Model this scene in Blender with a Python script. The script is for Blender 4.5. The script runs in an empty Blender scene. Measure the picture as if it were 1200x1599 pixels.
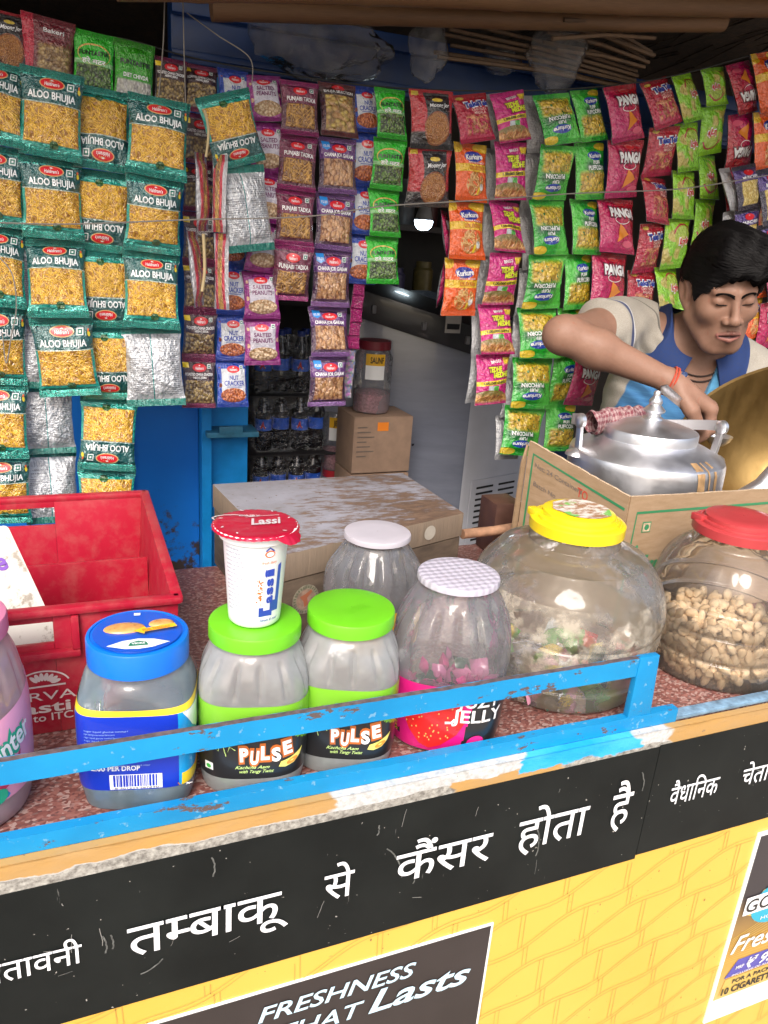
import bpy, bmesh, math, random
import numpy as np
from mathutils import Vector, Matrix, noise, Euler
rad = math.radians
scene = bpy.context.scene
COL = scene.collection
# ------------------------------------------------------------------ camera
FPX, PITCH, ROLL, AZ = 1200.0, rad(19.4), rad(4.4), rad(66.9)
EYE = Vector((0, 0, 1.45))
_fh = Vector((math.cos(AZ), math.sin(AZ), 0)); _rh = Vector((math.sin(AZ), -math.cos(AZ), 0)); _up = Vector((0, 0, 1))
CF = _fh*math.cos(PITCH) - _up*math.sin(PITCH)
_u = _fh*math.sin(PITCH) + _up*math.cos(PITCH)
CU = _u*math.cos(ROLL) - _rh*math.sin(ROLL)
CR = _rh*math.cos(ROLL) + _u*math.sin(ROLL)
cam_data = bpy.data.cameras.new("camera"); cam = bpy.data.objects.new("camera", cam_data); COL.objects.link(cam)
cam.matrix_world = Matrix(((CR.x, CU.x, -CF.x, EYE.x), (CR.y, CU.y, -CF.y, EYE.y), (CR.z, CU.z, -CF.z, EYE.z), (0, 0, 0, 1)))
cam_data.sensor_fit = 'VERTICAL'; cam_data.sensor_height = 24.0; cam_data.lens = 24.0*FPX/1599.0
cam_data.clip_start = 0.02; cam_data.clip_end = 800
scene.camera = cam
def ray(px, py): return CF + CR*((px-600)/FPX) - CU*((py-799.5)/FPX)
def at(px, py, Y): r = ray(px, py); return EYE + r*(Y/r.y)                 # photo point carried onto the upright plane y = Y
def az(px, py, Z): r = ray(px, py); return EYE + r*((Z-EYE.z)/r.z)          # photo point carried onto the level plane z = Z
# ------------------------------------------------------------------ sky, sun, exposure
SUN_EL, SUN_AZ = rad(44), rad(240)      # azimuth of the direction towards the sun, counter-clockwise from +X
world = bpy.data.worlds.new("World"); scene.world = world; world.use_nodes = True
wt = world.node_tree; bg = wt.nodes["Background"]
sky = wt.nodes.new("ShaderNodeTexSky"); sky.sky_type = 'NISHITA'; sky.sun_disc = False
sky.sun_elevation = SUN_EL; sky.sun_rotation = math.pi/2 - SUN_AZ
sky.air_density = 1.0; sky.dust_density = 6.0; sky.ozone_density = 0.6
wt.links.new(sky.outputs[0], bg.inputs[0]); bg.inputs[1].default_value = 0.15
sl = bpy.data.lights.new("sun", 'SUN'); sl.energy = 1.3; sl.angle = rad(28); sl.color = (0.98, 0.985, 1.0)
sun = bpy.data.objects.new("sun", sl); COL.objects.link(sun)
sd = Vector((math.cos(SUN_EL)*math.cos(SUN_AZ), math.cos(SUN_EL)*math.sin(SUN_AZ), math.sin(SUN_EL)))
sun.rotation_euler = sd.to_track_quat('Z', 'Y').to_euler(); sun.location = (0, -3, 6)
vs = scene.view_settings; vs.view_transform = 'Standard'; vs.look = 'None'; vs.gamma = 1.0; vs.exposure = 0.8
scene.render.engine = 'CYCLES'
scene.cycles.max_bounces = 10; scene.cycles.transparent_max_bounces = 40; scene.cycles.diffuse_bounces = 4
scene.cycles.glossy_bounces = 5; scene.cycles.transmission_bounces = 8; scene.cycles.caustics_reflective = False; scene.cycles.caustics_refractive = False
scene.cycles.use_denoising = True
scene.cycles.sample_clamp_indirect = 6.0
# ------------------------------------------------------------------ mesh helpers
class MB:
    def __init__(s): s.v = []; s.f = []; s.m = []; s.uv = []; s.at = {}
    def vert(s, p, uv=(0, 0)): s.v.append(tuple(p)); s.uv.append(uv); return len(s.v)-1
    def face(s, idx, m=0): s.f.append(tuple(idx)); s.m.append(m)
    def grid(s, fn, nu, nv, m=0, wrapu=False, uvfn=None, flip=False):
        base = len(s.v); cu = nu if wrapu else nu+1
        for j in range(nv+1):
            for i in range(cu):
                u, v = i/nu, j/nv; s.vert(fn(u, v), uvfn(u, v) if uvfn else (u, v))
        for j in range(nv):
            for i in range(nu):
                a = base+j*cu+i; b = base+j*cu+(i+1) % cu; c = b+cu; d = a+cu
                s.face((a, d, c, b) if flip else (a, b, c, d), m)
        return base
    def box(s, c, d, m=0, rot=None, bev=0.0):
        bm = bmesh.new(); bmesh.ops.create_cube(bm, size=1.0)
        for v in bm.verts: v.co = Vector((v.co.x*d[0], v.co.y*d[1], v.co.z*d[2]))
        if bev: bmesh.ops.bevel(bm, geom=list(bm.edges), offset=bev, segments=2, profile=.6, affect='EDGES')
        M = Matrix.Translation(Vector(c)) @ (rot.to_4x4() if rot else Matrix.Identity(4))
        s.add_bm(bm, m, M)
    def hexa(s, pts, m=0, bev=0.0):          # pts: 4 bottom (ccw from above) then 4 top
        bm = bmesh.new(); vs_ = [bm.verts.new(p) for p in pts]
        for q in ((3, 2, 1, 0), (4, 5, 6, 7), (0, 1, 5, 4), (1, 2, 6, 5), (2, 3, 7, 6), (3, 0, 4, 7)): bm.faces.new([vs_[i] for i in q])
        if bev: bmesh.ops.bevel(bm, geom=list(bm.edges), offset=bev, segments=2, profile=.6, affect='EDGES')
        s.add_bm(bm, m)
    def add_bm(s, bm, m=0, M=None):
        base = len(s.v); bm.verts.index_update()
        for v in bm.verts: s.vert(M @ v.co if M else v.co)
        for f in bm.faces: s.face([base+v.index for v in f.verts], m)
        bm.free()
    def tube(s, pts, r, n=8, m=0, cap=True, r2=None):
        pts = [Vector(p) for p in pts]; k = len(pts); base = len(s.v); prev = None
        for i, p in enumerate(pts):
            t = (pts[min(i+1, k-1)]-pts[max(i-1, 0)]).normalized()
            if prev is None:
                a = t.orthogonal().normalized()
            else:
                a = (prev - t*prev.dot(t)); a = a.normalized() if a.length > 1e-6 else t.orthogonal().normalized()
            prev = a; b = t.cross(a)
            rr = r[i] if isinstance(r, (list, tuple)) else (r if r2 is None else r+(r2-r)*i/(k-1))
            for j in range(n):
                th = 2*math.pi*j/n; s.vert(p+a*(rr*math.cos(th))+b*(rr*math.sin(th)), (j/n, i/(k-1)))
        for i in range(k-1):
            for j in range(n):
                s.face((base+i*n+j, base+i*n+(j+1) % n, base+(i+1)*n+(j+1) % n, base+(i+1)*n+j), m)
        if cap:
            s.face([base+j for j in reversed(range(n))], m); s.face([base+(k-1)*n+j for j in range(n)], m)
    def lathe(s, prof, n=48, m=0, c=(0, 0, 0), shape=None, M=None):   # prof: (radius, z) list; a third entry picks the material
        base = len(s.v); k = len(prof); c = Vector(c)
        for i, p in enumerate(prof):
            r, z = p[0], p[1]
            for j in range(n):
                th = 2*math.pi*j/n; rr = r*(shape(th, i/(k-1), z) if shape else 1.0)
                q = Vector((rr*math.cos(th), rr*math.sin(th), z))
                if M: q = M @ q
                s.vert(c+q, (j/n, i/(k-1)))
        for i in range(k-1):
            mm = prof[i][2] if len(prof[i]) > 2 else m
            for j in range(n):
                s.face((base+i*n+j, base+i*n+(j+1) % n, base+(i+1)*n+(j+1) % n, base+(i+1)*n+j), mm)
    def build(s, name, mats, parent=None, smooth=True, angle=40):
        me = bpy.data.meshes.new(name); me.from_pydata(s.v, [], s.f)
        for mt in (mats if isinstance(mats, (list, tuple)) else [mats]): me.materials.append(mt)
        me.polygons.foreach_set('material_index', s.m)
        uvl = me.uv_layers.new(name='UVMap'); li = np.empty(len(me.loops), dtype=np.int32); me.loops.foreach_get('vertex_index', li)
        uvl.data.foreach_set('uv', np.array(s.uv, dtype=np.float32)[li].ravel())
        for k, arr in s.at.items():
            a = me.attributes.new(k, 'FLOAT', 'POINT'); a.data.foreach_set('value', np.asarray(arr, dtype=np.float32))
        me.polygons.foreach_set('use_smooth', [smooth]*len(s.f)); me.update()
        if smooth and angle: 
            try: me.set_sharp_from_angle(angle=rad(angle))
            except Exception: pass
        o = bpy.data.objects.new(name, me); COL.objects.link(o)
        if parent: o.parent = parent
        return o
def tag(o, label=None, cat=None, group=None, kind=None):
    if label: o['label'] = label
    if cat: o['category'] = cat
    if group: o['group'] = group
    if kind: o['kind'] = kind
    return o
def thing(name, label, cat, loc=(0, 0, 0), rz=0.0, group=None):
    o = bpy.data.objects.new(name, None); COL.objects.link(o); o.location = loc; o.rotation_euler = (0, 0, rz); o.empty_display_size = .05
    return tag(o, label, cat, group)
_tc = {}
def text_geo(s, bold=0.0, shear=0.0, spacing=1.0):
    """outline of a line of type as flat vertices and faces: cap height about .7, origin at its left end on the baseline"""
    key = (s, bold, shear, spacing)
    if key in _tc: return _tc[key]
    c = bpy.data.curves.new('type', 'FONT'); c.body = s; c.size = 1; c.offset = bold; c.shear = shear; c.space_character = spacing; c.resolution_u = 3
    o = bpy.data.objects.new('type', c); COL.objects.link(o)
    dg = bpy.context.evaluated_depsgraph_get(); dg.update(); e = o.evaluated_get(dg); me = e.to_mesh()
    V = np.array([(v.co.x, v.co.y) for v in me.vertices]); Fc = [tuple(p.vertices) for p in me.polygons]
    e.to_mesh_clear(); bpy.data.objects.remove(o); bpy.data.curves.remove(c)
    _tc[key] = (V, Fc); return _tc[key]
def cut_right(geo, x):                       # keep only what lies left of x (a half letter)
    bm = bmesh.new(); vs_ = [bm.verts.new((a, b, 0)) for a, b in geo[0]]
    for f in geo[1]:
        try: bm.faces.new([vs_[i] for i in f])
        except ValueError: pass
    bmesh.ops.bisect_plane(bm, geom=list(bm.verts)+list(bm.edges)+list(bm.faces), plane_co=(x, 0, 0), plane_no=(1, 0, 0), clear_outer=True)
    bm.verts.index_update(); V = np.array([(v.co.x, v.co.y) for v in bm.verts]); Fc = [tuple(v.index for v in f.verts) for f in bm.faces]; bm.free()
    return V, Fc
def join_geo(parts):
    V = []; Fc = []; n = 0
    for (g, dx, dy) in parts:
        V.append(g[0]+np.array((dx, dy))); Fc += [tuple(i+n for i in f) for f in g[1]]; n += len(g[0])
    return np.vstack(V), Fc
def fit_geo(geo, x0, x1, y0, y1, ref=None):     # squeeze into a box; ref = (ylow, yhigh) of the type that maps to y0..y1
    V = geo[0]; a, b = V[:, 0].min(), V[:, 0].max(); lo, hi = ref or (V[:, 1].min(), V[:, 1].max())
    W = np.empty_like(V); W[:, 0] = x0+(V[:, 0]-a)/(b-a)*(x1-x0); W[:, 1] = y0+(V[:, 1]-lo)/(hi-lo)*(y1-y0)
    return W, geo[1]
def rot_geo(geo, ang, c=(0, 0)):
    ca, sa = math.cos(ang), math.sin(ang); V = geo[0]-np.array(c)
    return np.stack([V[:, 0]*ca-V[:, 1]*sa, V[:, 0]*sa+V[:, 1]*ca], 1)+np.array(c), geo[1]
def poly_geo(pts): return np.array(pts, float), [tuple(range(len(pts)))]
def ell_geo(cx, cy, rx, ry, n=24, rot=0.0):
    return rot_geo(poly_geo([(cx+rx*math.cos(2*math.pi*i/n), cy+ry*math.sin(2*math.pi*i/n)) for i in range(n)]), rot, (cx, cy))
def line_geo(pts, w):
    V = []; Fc = []; k = len(pts)
    for i, p in enumerate(pts):
        a = pts[max(i-1, 0)]; b = pts[min(i+1, k-1)]; t = np.array(b, float)-np.array(a, float); t /= (np.linalg.norm(t) or 1); nn = np.array((-t[1], t[0]))*w/2
        V += [np.array(p)+nn, np.array(p)-nn]
        if i: Fc.append((2*i-2, 2*i-1, 2*i+1, 2*i))
    return np.array(V), Fc
def dense(geo, thr):                          # split big faces so that a print follows a curved surface
    V, Fc = geo; big = max(max(V[list(f)].max(0)-V[list(f)].min(0)) for f in Fc)
    if big < thr: return geo
    bm = bmesh.new(); vs_ = [bm.verts.new((a, b, 0)) for a, b in V]
    for f in Fc:
        try: bm.faces.new([vs_[i] for i in f])
        except ValueError: pass
    bmesh.ops.triangulate(bm, faces=list(bm.faces))
    for _ in range(4):
        es = [e for e in bm.edges if e.calc_length() > thr]
        if not es: break
        bmesh.ops.subdivide_edges(bm, edges=es, cuts=1, use_grid_fill=False); bmesh.ops.triangulate(bm, faces=[f for f in bm.faces if len(f.verts) > 3])
    bm.verts.index_update(); V = np.array([(v.co.x, v.co.y) for v in bm.verts]); Fc = [tuple(v.index for v in f.verts) for f in bm.faces]; bm.free(); return V, Fc
def decal(mb, geo, surf, m, thr=None):       # printed marks laid on a surface: surf(u, v) gives the point
    if thr: geo = dense(geo, thr)
    base = len(mb.v)
    for a, b in geo[0]: mb.vert(surf(a, b), (a, b))
    for f in geo[1]: mb.face([base+i for i in f], m)
# ------------------------------------------------------------------ material helpers
class NT:
    def __init__(s, name):
        s.mat = bpy.data.materials.new(name); s.mat.use_nodes = True; s.t = s.mat.node_tree; s.n = s.t.nodes; s.l = s.t.links
        s.p = s.n['Principled BSDF']; s.out = s.n['Material Output']; s._uv = None
    def new(s, typ, **kw):
        n = s.n.new('ShaderNode'+typ)
        for k, v in kw.items(): setattr(n, k, v)
        return n
    def put(s, sock, val):
        if isinstance(val, bpy.types.NodeSocket): s.l.new(val, sock)
        elif isinstance(val, (tuple, list)) and len(val) == 3 and sock.type == 'RGBA': sock.default_value = (*val, 1)
        else: sock.default_value = val
    def math(s, op, a, b=0.0, c=None):
        n = s.new('Math', operation=op); s.put(n.inputs[0], a); s.put(n.inputs[1], b)
        if c is not None: s.put(n.inputs[2], c)
        return n.outputs[0]
    def mix(s, f, a, b):
        n = s.new('Mix', data_type='RGBA'); s.put(n.inputs[0], f); s.put(n.inputs[6], a); s.put(n.inputs[7], b); return n.outputs[2]
    def coord(s, kind='Object'): return s.new('TexCoord').outputs[kind]
    def uv(s):
        if s._uv is None:
            sp = s.new('SeparateXYZ'); s.l.new(s.coord('UV'), sp.inputs[0]); s._uv = (sp.outputs[0], sp.outputs[1])
        return s._uv
    def step(s, x, e, soft=.01): 
        n = s.new('MapRange', interpolation_type='SMOOTHSTEP'); s.put(n.inputs[0], x); s.put(n.inputs[1], e-soft); s.put(n.inputs[2], e+soft); return n.outputs[0]
    def rng(s, x, a, b, c=0.0, d=1.0):
        n = s.new('MapRange'); n.clamp = True
        for i, q in enumerate((x, a, b, c, d)): s.put(n.inputs[i], q)
        return n.outputs[0]
    def rect(s, u0, u1, v0, v1, soft=.008):
        u, v = s.uv(); r = s.math('MULTIPLY', s.step(u, u0, soft), s.math('SUBTRACT', 1.0, s.step(u, u1, soft)))
        r2 = s.math('MULTIPLY', s.step(v, v0, soft), s.math('SUBTRACT', 1.0, s.step(v, v1, soft))); return s.math('MULTIPLY', r, r2)
    def ell(s, cx, cy, rx, ry, soft=.06):
        u, v = s.uv(); a = s.math('DIVIDE', s.math('SUBTRACT', u, cx), rx); b = s.math('DIVIDE', s.math('SUBTRACT', v, cy), ry)
        d = s.math('ADD', s.math('MULTIPLY', a, a), s.math('MULTIPLY', b, b)); return s.math('SUBTRACT', 1.0, s.step(d, 1.0, soft))
    def noise(s, scale=5.0, detail=3.0, rough=.55, vec=None, dist=0.0):
        n = s.new('TexNoise'); s.put(n.inputs['Scale'], scale); s.put(n.inputs['Detail'], detail); s.put(n.inputs['Roughness'], rough); s.put(n.inputs['Distortion'], dist)
        s.l.new(vec if vec else s.coord(), n.inputs['Vector']); return n.outputs['Fac']
    def map(s, vec, scale=(1, 1, 1), rot=(0, 0, 0), loc=(0, 0, 0)):
        n = s.new('Mapping'); s.l.new(vec, n.inputs[0]); n.inputs['Scale'].default_value = scale; n.inputs['Rotation'].default_value = rot; n.inputs['Location'].default_value = loc; return n.outputs[0]
    def vor(s, vec, scale, feature='F1', out='Distance', rnd=1.0):
        n = s.new('TexVoronoi', feature=feature); s.l.new(vec, n.inputs['Vector']); n.inputs['Scale'].default_value = scale; n.inputs['Randomness'].default_value = rnd; return n.outputs[out]
    def bump(s, h, strength=.3, dist=.01):
        n = s.new('Bump'); n.inputs['Strength'].default_value = strength; n.inputs['Distance'].default_value = dist; s.l.new(h, n.inputs['Height']); s.l.new(n.outputs[0], s.p.inputs['Normal']); return n.outputs[0]
    def set(s, **kw):
        names = dict(color='Base Color', rough='Roughness', metal='Metallic', coat='Coat Weight', coatr='Coat Roughness', spec='Specular IOR Level', sheen='Sheen Weight', trans='Transmission Weight', alpha='Alpha', ior='IOR', sss='Subsurface Weight', cior='Coat IOR')
        for k, v in kw.items(): s.put(s.p.inputs[names[k]], v)
        return s.mat
MATS = {}
def flat(name, col, rough=.5, metal=0.0, coat=0.0, var=0.0, vscale=40.0, bump=0.0, spec=.5):
    if name in MATS: return MATS[name]
    t = NT(name); c = col
    if var:
        nz = t.noise(vscale, 4); c = t.mix(t.rng(nz, .3, .7), tuple(x*(1-var) for x in col), tuple(min(1, x*(1+var)) for x in col))
        t.set(rough=t.rng(nz, .3, .7, rough*.85, min(1, rough*1.15)))
    else: t.set(rough=rough)
    t.set(color=c, metal=metal, coat=coat, spec=spec)
    if bump: t.bump(t.noise(vscale*2, 4), bump, .004)
    MATS[name] = t.mat; return t.mat
def ink(name, col, rough=.35): return flat('print_'+name, col, rough, coat=.3)
WHITE, BLACK, RED = ink('white', (.85, .86, .87)), ink('black', (.012, .012, .014)), ink('red', (.62, .02, .03))
YELLOW, NAVY, GREEN, ORANGE = ink('yellow', (.85, .62, .03)), ink('navy', (.02, .05, .35)), ink('green', (.05, .45, .06)), ink('orange', (.85, .25, .03))
def smooth(a, b, x): t = min(1, max(0, (x-a)/(b-a))) if b != a else float(x > a); return t*t*(3-2*t)
# ================================================================== SETTING
t = NT('sandy_ground'); nz = t.noise(3, 6, .6); t.set(color=t.mix(t.rng(nz, .35, .65), (.25, .225, .195), (.33, .30, .265)), rough=.95); t.bump(t.noise(40, 5), .4, .01)
mb = MB(); mb.face([mb.vert(p) for p in ((-300, -300, 0), (300, -300, 0), (300, 300, 0), (-300, 300, 0))]); tag(mb.build('ground', t.mat, smooth=False), kind='structure')
# ---- materials of the cart
def blue_paint():
    t = NT('chipped_blue_paint'); ob = t.coord(); n1 = t.noise(22, 6, .7, t.map(ob, (1, 3, 2.4))); n2 = t.noise(90, 3, .6)
    chip = t.step(n1, .608, .010); worn = t.step(n2, .66, .03)
    c = t.mix(t.rng(t.noise(9, 4), .3, .7), (.005, .20, .46), (.010, .28, .58)); c = t.mix(t.math('MULTIPLY', worn, .5), c, (.25, .42, .52)); c = t.mix(chip, c, (.10, .075, .075))
    t.set(color=c, rough=t.mix(chip, (.42,)*3, (.8,)*3), spec=.4); t.bump(t.math('SUBTRACT', t.math('MULTIPLY', t.noise(60, 3), .3), chip), .35, .003); return t.mat
BLUE = blue_paint()
BARE = flat('chipped_bare_edge', (.10, .075, .08), .85, var=.4, vscale=150)
def terrazzo():
    t = NT('red_granite_slab'); ob = t.coord(); cell = t.vor(t.map(ob, (1, 1.5, 1)), 260, 'F1', 'Color'); sp = t.new('SeparateColor'); t.l.new(cell, sp.inputs[0])
    c = t.mix(t.rng(sp.outputs[0], .2, .8), (.17, .062, .052), (.28, .125, .105)); c = t.mix(t.math('MULTIPLY', t.step(sp.outputs[1], .76, .05), .8), c, (.40, .29, .26)); c = t.mix(t.math('MULTIPLY', t.step(sp.outputs[2], .86, .03), .7), c, (.09, .045, .045))
    t.set(color=c, rough=.32, spec=.45); return t.mat
def trim_mat():
    t = NT('worn_edge_strip'); ob = t.coord(); sp = t.new('SeparateXYZ'); t.l.new(ob, sp.inputs[0]); x, z = sp.outputs[0], sp.outputs[2]
    big = t.noise(5.2, 4, .6, t.map(ob, (1, 1, 3))); med = t.noise(16, 5, .62, t.map(ob, (1, 1, 2), loc=(3, 1, 0))); fine = t.noise(140, 5, .7)
    grey = t.mix(t.rng(fine, .36, .66), (.15, .14, .125), (.48, .47, .43)); white = t.mix(t.rng(fine, .40, .72), (.60, .61, .62), (.36, .36, .34))
    ochre = t.mix(t.rng(med, .3, .75), (.50, .28, .075), (.42, .27, .12)); blue = t.mix(t.rng(med, .4, .6), (.01, .35, .72), (.05, .45, .8))
    # upper half white/ochre, lower half bare grey, ragged limits, the ochre runs in stretches along the cart
    edge = t.math('ADD', z, t.math('MULTIPLY', t.math('SUBTRACT', med, .5), .022))
    c = t.mix(t.step(edge, .9085, .0007), grey, white)
    xo = t.math('ADD', x, t.math('MULTIPLY', t.math('SUBTRACT', big, .5), .16))
    left = t.math('MULTIPLY', t.math('SUBTRACT', 1.0, t.step(xo, .205, .003)), t.step(edge, .9095, .0008))
    right = t.math('MULTIPLY', t.step(xo, .655, .004), t.step(edge, .895, .001))
    mid = t.math('MULTIPLY', t.math('MULTIPLY', t.step(xo, .36, .003), t.math('SUBTRACT', 1.0, t.step(xo, .50, .003))), t.math('SUBTRACT', 1.0, t.step(edge, .912, .0008)))
    o = t.math('MAXIMUM', t.math('MAXIMUM', left, right), mid); c = t.mix(o, c, ochre)
    bl = t.math('MULTIPLY', t.math('MULTIPLY', t.step(xo, .455, .003), t.math('SUBTRACT', 1.0, t.step(xo, .60, .003))), t.step(t.math('ADD', edge, t.math('MULTIPLY', med, .01)), .9105, .001))
    c = t.mix(bl, c, blue); c = t.mix(t.math('MULTIPLY', t.step(t.noise(60, 4, .7), .68, .02), .7), c, (.17, .13, .10))
    t.set(color=c, rough=.7); t.bump(t.math('ADD', med, t.math('MULTIPLY', fine, .3)), .4, .004); return t.mat
def panel_yellow():
    t = NT('yellow_vinyl_print'); n = t.noise(4, 3); sp = t.step(t.noise(120, 2, .6), .755, .01)
    c = t.mix(t.rng(n, .3, .7), (.68, .40, .060), (.73, .445, .078)); c = t.mix(t.math('MULTIPLY', sp, .5), c, (.35, .22, .08)); t.set(color=c, rough=.34, coat=.25, coatr=.15); t.bump(t.noise(7, 2), .12, .01); return t.mat
def panel_black():
    t = NT('black_vinyl_band'); ob = t.coord(); n = t.noise(10, 4); scr = t.step(t.noise(34, 5, .6, t.map(ob, (3.2, 1, .35), (0, .12, 0))), .70, .012); dots = t.step(t.noise(170, 2, .5), .765, .008)
    c = t.mix(t.rng(n, .3, .7), (.007, .0085, .0085), (.013, .0155, .0150)); c = t.mix(t.math('MULTIPLY', scr, .22), c, (.45, .45, .43)); c = t.mix(t.math('MULTIPLY', dots, .55), c, (.6, .58, .54))
    t.set(color=c, rough=.36, spec=.15, coat=.05, coatr=.2); t.bump(t.noise(5, 3), .15, .012); return t.mat
PY = .588
def pn(px, py): p = at(px, py, PY); return (p.x, p.z)
def psurf(off): return lambda a, b: (a, PY-off, b)
cart = thing('vendor_cart', 'painted roadside cart with chipped blue rail, black Hindi warning band and yellow front', 'cart', (0, 0, 0))
CT = .92
mb = MB(); mb.hexa([(-.75, .597, .885), (1.75, .597, .885), (1.75, 1.185, .885), (-.75, 1.185, .885), (-.75, .597, CT), (1.75, .597, CT), (1.75, 1.185, CT), (-.75, 1.185, CT)], bev=.003); mb.build('countertop', terrazzo(), cart)
mb = MB()
mb.hexa([(-.74, .5915, .26), (1.74, .5915, .26), (1.74, 1.17, .26), (-.74, 1.17, .26), (-.74, .5915, .884), (1.74, .5915, .884), (1.74, 1.17, .884), (-.74, 1.17, .884)])
mb.build('cabinet', flat('cart_steel', (.30, .30, .29), .6, var=.2), cart, smooth=False)
wm = flat('cart_wheel_rubber', (.03, .03, .03), .8); wr = flat('cart_wheel_rim', (.3, .1, .05), .6)
for wx in (-.45, 1.45):
    for wy in (.70, 1.08):
        m_ = MB(); Mw = Matrix.Rotation(rad(90), 3, 'X'); m_.lathe([(.10, -.015, 1), (.105, -.02, 0), (.13, -.018, 0), (.13, .018, 0), (.105, .02, 1), (.10, .015, 1), (.02, .012, 1), (.02, -.012, 1), (.10, -.015, 1)], 28, c=(wx, wy, .13), M=Mw); m_.box((wx, wy, .2), (.03, .06, .14), 1); m_.build('wheel', [wm, wr], cart)
# front panel: yellow sheet, black band, posters
zb0, zb1 = .727, .897
mb = MB(); mb.box((.5, .5895, .5785), (2.46, .003, .637)); fp = mb.build('front_panel', panel_yellow(), cart, smooth=False)
# brick-wave line print
mb = MB(); PW, RZ = .152, .050
def wave(x, k): return .155+RZ*k+RZ*((x-.388)/PW-.92/(2*math.pi)*math.sin(2*math.pi*(x-.388-.056*k)/PW))
def clipline(pts):
    run = []
    for p in pts+[(0, -1)]:
        if .29 < p[1] < .7285+.008*(p[0]-.2): run.append(p)
        else:
            if len(run) > 1: decal(mb, line_geo(run, .00085), psurf(.0008), 0)
            run = []
xs = [-.7+.009*i for i in range(264)]
for k in range(-14, 24):
    for dz in (-.0017, .0040): clipline([(x, wave(x, k)+dz) for x in xs])
    for j in range(-9, 10):
        for o_ in (-.042, .043):
            x = .388+.056*k+j*PW+o_
            if -.68 < x < 1.68: z0, z1 = wave(x, k)+.0040, wave(x, k+1)-.0017; [clipline([(x+dx-.0004*i, z0+(z1-z0)*i/4) for i in range(5)]) for dx in (-.003, .003)]
mb.build('brick_line_print', ink('brown_line', (.50, .31, .065)), fp, smooth=False)
mb = MB(); zs = lambda x: 0.008*(x-.2)
def band(x0, x1, a, b, off):
    mb.hexa([(x0, PY-off, a+zs(x0)), (x1, PY-off, a+zs(x1)), (x1, PY-.0002, a+zs(x1)), (x0, PY-.0002, a+zs(x0)), (x0, PY-off, b+zs(x0)), (x1, PY-off, b+zs(x1)), (x1, PY-.0002, b+zs(x1)), (x0, PY-.0002, b+zs(x0))])
band(-.73, .634, zb0, zb1, .0022); band(.6345, 1.72, zb0+.006, zb1+.002, .0026)
wb = mb.build('warning_band', panel_black(), cart, smooth=False)
B = .005
MA, BA, AA = text_geo('म', B), text_geo('ब', B), text_geo('ा', B)
def w_(s): return text_geo(s, B)
half_ma = cut_right(MA, MA[0][:, 0].max()-.215)
ta = w_('त'); kuu = w_('कू')
adv = lambda g: g[0][:, 0].max()
tambaku = join_geo([(ta, 0, 0), (half_ma, adv(ta)-.03, 0), (BA, adv(ta)-.03+adv(half_ma)-.03, 0), (AA, adv(ta)+adv(half_ma)+adv(BA)-.11, 0), (kuu, adv(ta)+adv(half_ma)+adv(BA)+adv(AA)-.14, 0)])
kai = w_('कै'); dot = text_geo('ं', B); dot = (dot[0]-np.array((dot[0][:, 0].min(), 0)), dot[1])
kaisar = join_geo([(kai, 0, 0), (dot, adv(kai)-.16, .02), (w_('सर'), adv(kai)-.04, 0)])
mb = MB()
words = [(tambaku, 197, 448, 1432, 1480, 250), (w_('से'), 505, 556, 1364, 1388, 545), (kaisar, 612, 765, 1328, 1366, 640), (w_('होता'), 808, 918, 1277, 1311, 870), (w_('है'), 953, 990, 1245, 1280, 975),
         (w_('वैधािनक'), 1044, 1124, 1222, 1245, 1060), (w_('चेतावनी'), 1154, 1262, 1203, 1222, 1175), (w_('चेतावनी'), -80, 129, 1486, 1520, 0)]
specs = [(.020, .177, .788, .8235), (.2145, .2475, .795, .8285), (.295, .413, .7945, .8325), (.447, .544, .796, .8375), (.577, .6075, .797, .8435), (.668, .747, .8065, .8330), (.787, .880, .8085, .8345), (-.106, -.020, .7975, .8195)]
for (g, *_), (x0, x1, z0, z1) in zip(words, specs):
    mb = MB(); decal(mb, fit_geo(g, x0, x1, z0, z1, (0.0, .635)), psurf(.0036), 0); mb.build('warning_word', flat('print_white_vinyl', (.86, .88, .93), .4), wb, smooth=False)
mb = MB(); r_ = random.Random(9)
for i in range(26):
    x, z = r_.uniform(-.08, .86), r_.uniform(.735, .872); L = r_.choice((.002, .003, .005, .012, .022)); a = r_.choice((1.5, 1.4, 1.65, .3, -.2))+r_.uniform(-.25, .25); w = r_.uniform(.0002, .0007)
    decal(mb, line_geo([(x+L*k/4*math.cos(a)+r_.uniform(-.0005, .0005), z+L*k/4*math.sin(a)) for k in range(5)], w), psurf(.0030), 0)
for (x, z, L, a) in ((.0, .800, .022, 1.25), (.006, .803, .018, 1.2), (.10, .862, .024, 1.2), (.304, .80, .05, 1.62), (.318, .787, .018, 1.1), (.27, .866, .013, 1.1), (.477, .78, .045, 1.3), (.62, .84, .03, 1.4), (.80, .84, .028, -1.0), (.03, .762, .025, .12)):
    decal(mb, line_geo([(x+L*k/8*math.cos(a+.05*k)+r_.uniform(-.0006, .0006), z+L*k/8*math.sin(a+.05*k)) for k in range(9)], .0016), psurf(.0030), 1)
mb.build('scratch_marks', [ink('scratch', (.22, .22, .21), .8), flat('print_smear', (.10, .105, .10), .7, var=.6, vscale=200)], wb, smooth=False)
mb = MB()
for i in range(110):
    x, z = r_.uniform(-.1, .9), r_.uniform(.35, .72)
    if x > .44 or z > .69: s0 = r_.choice((.0004, .0005, .0008, .0012)); decal(mb, ell_geo(x, z, s0*r_.uniform(.6, 1.6), s0*r_.uniform(.8, 2.2), 7), psurf(.0006 if not (-.05 < x < .434 and z < .69) else .003), 0)
mb.build('dirt_specks', ink('dirt_brown', (.30, .19, .06), .8), fp, smooth=False)
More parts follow.
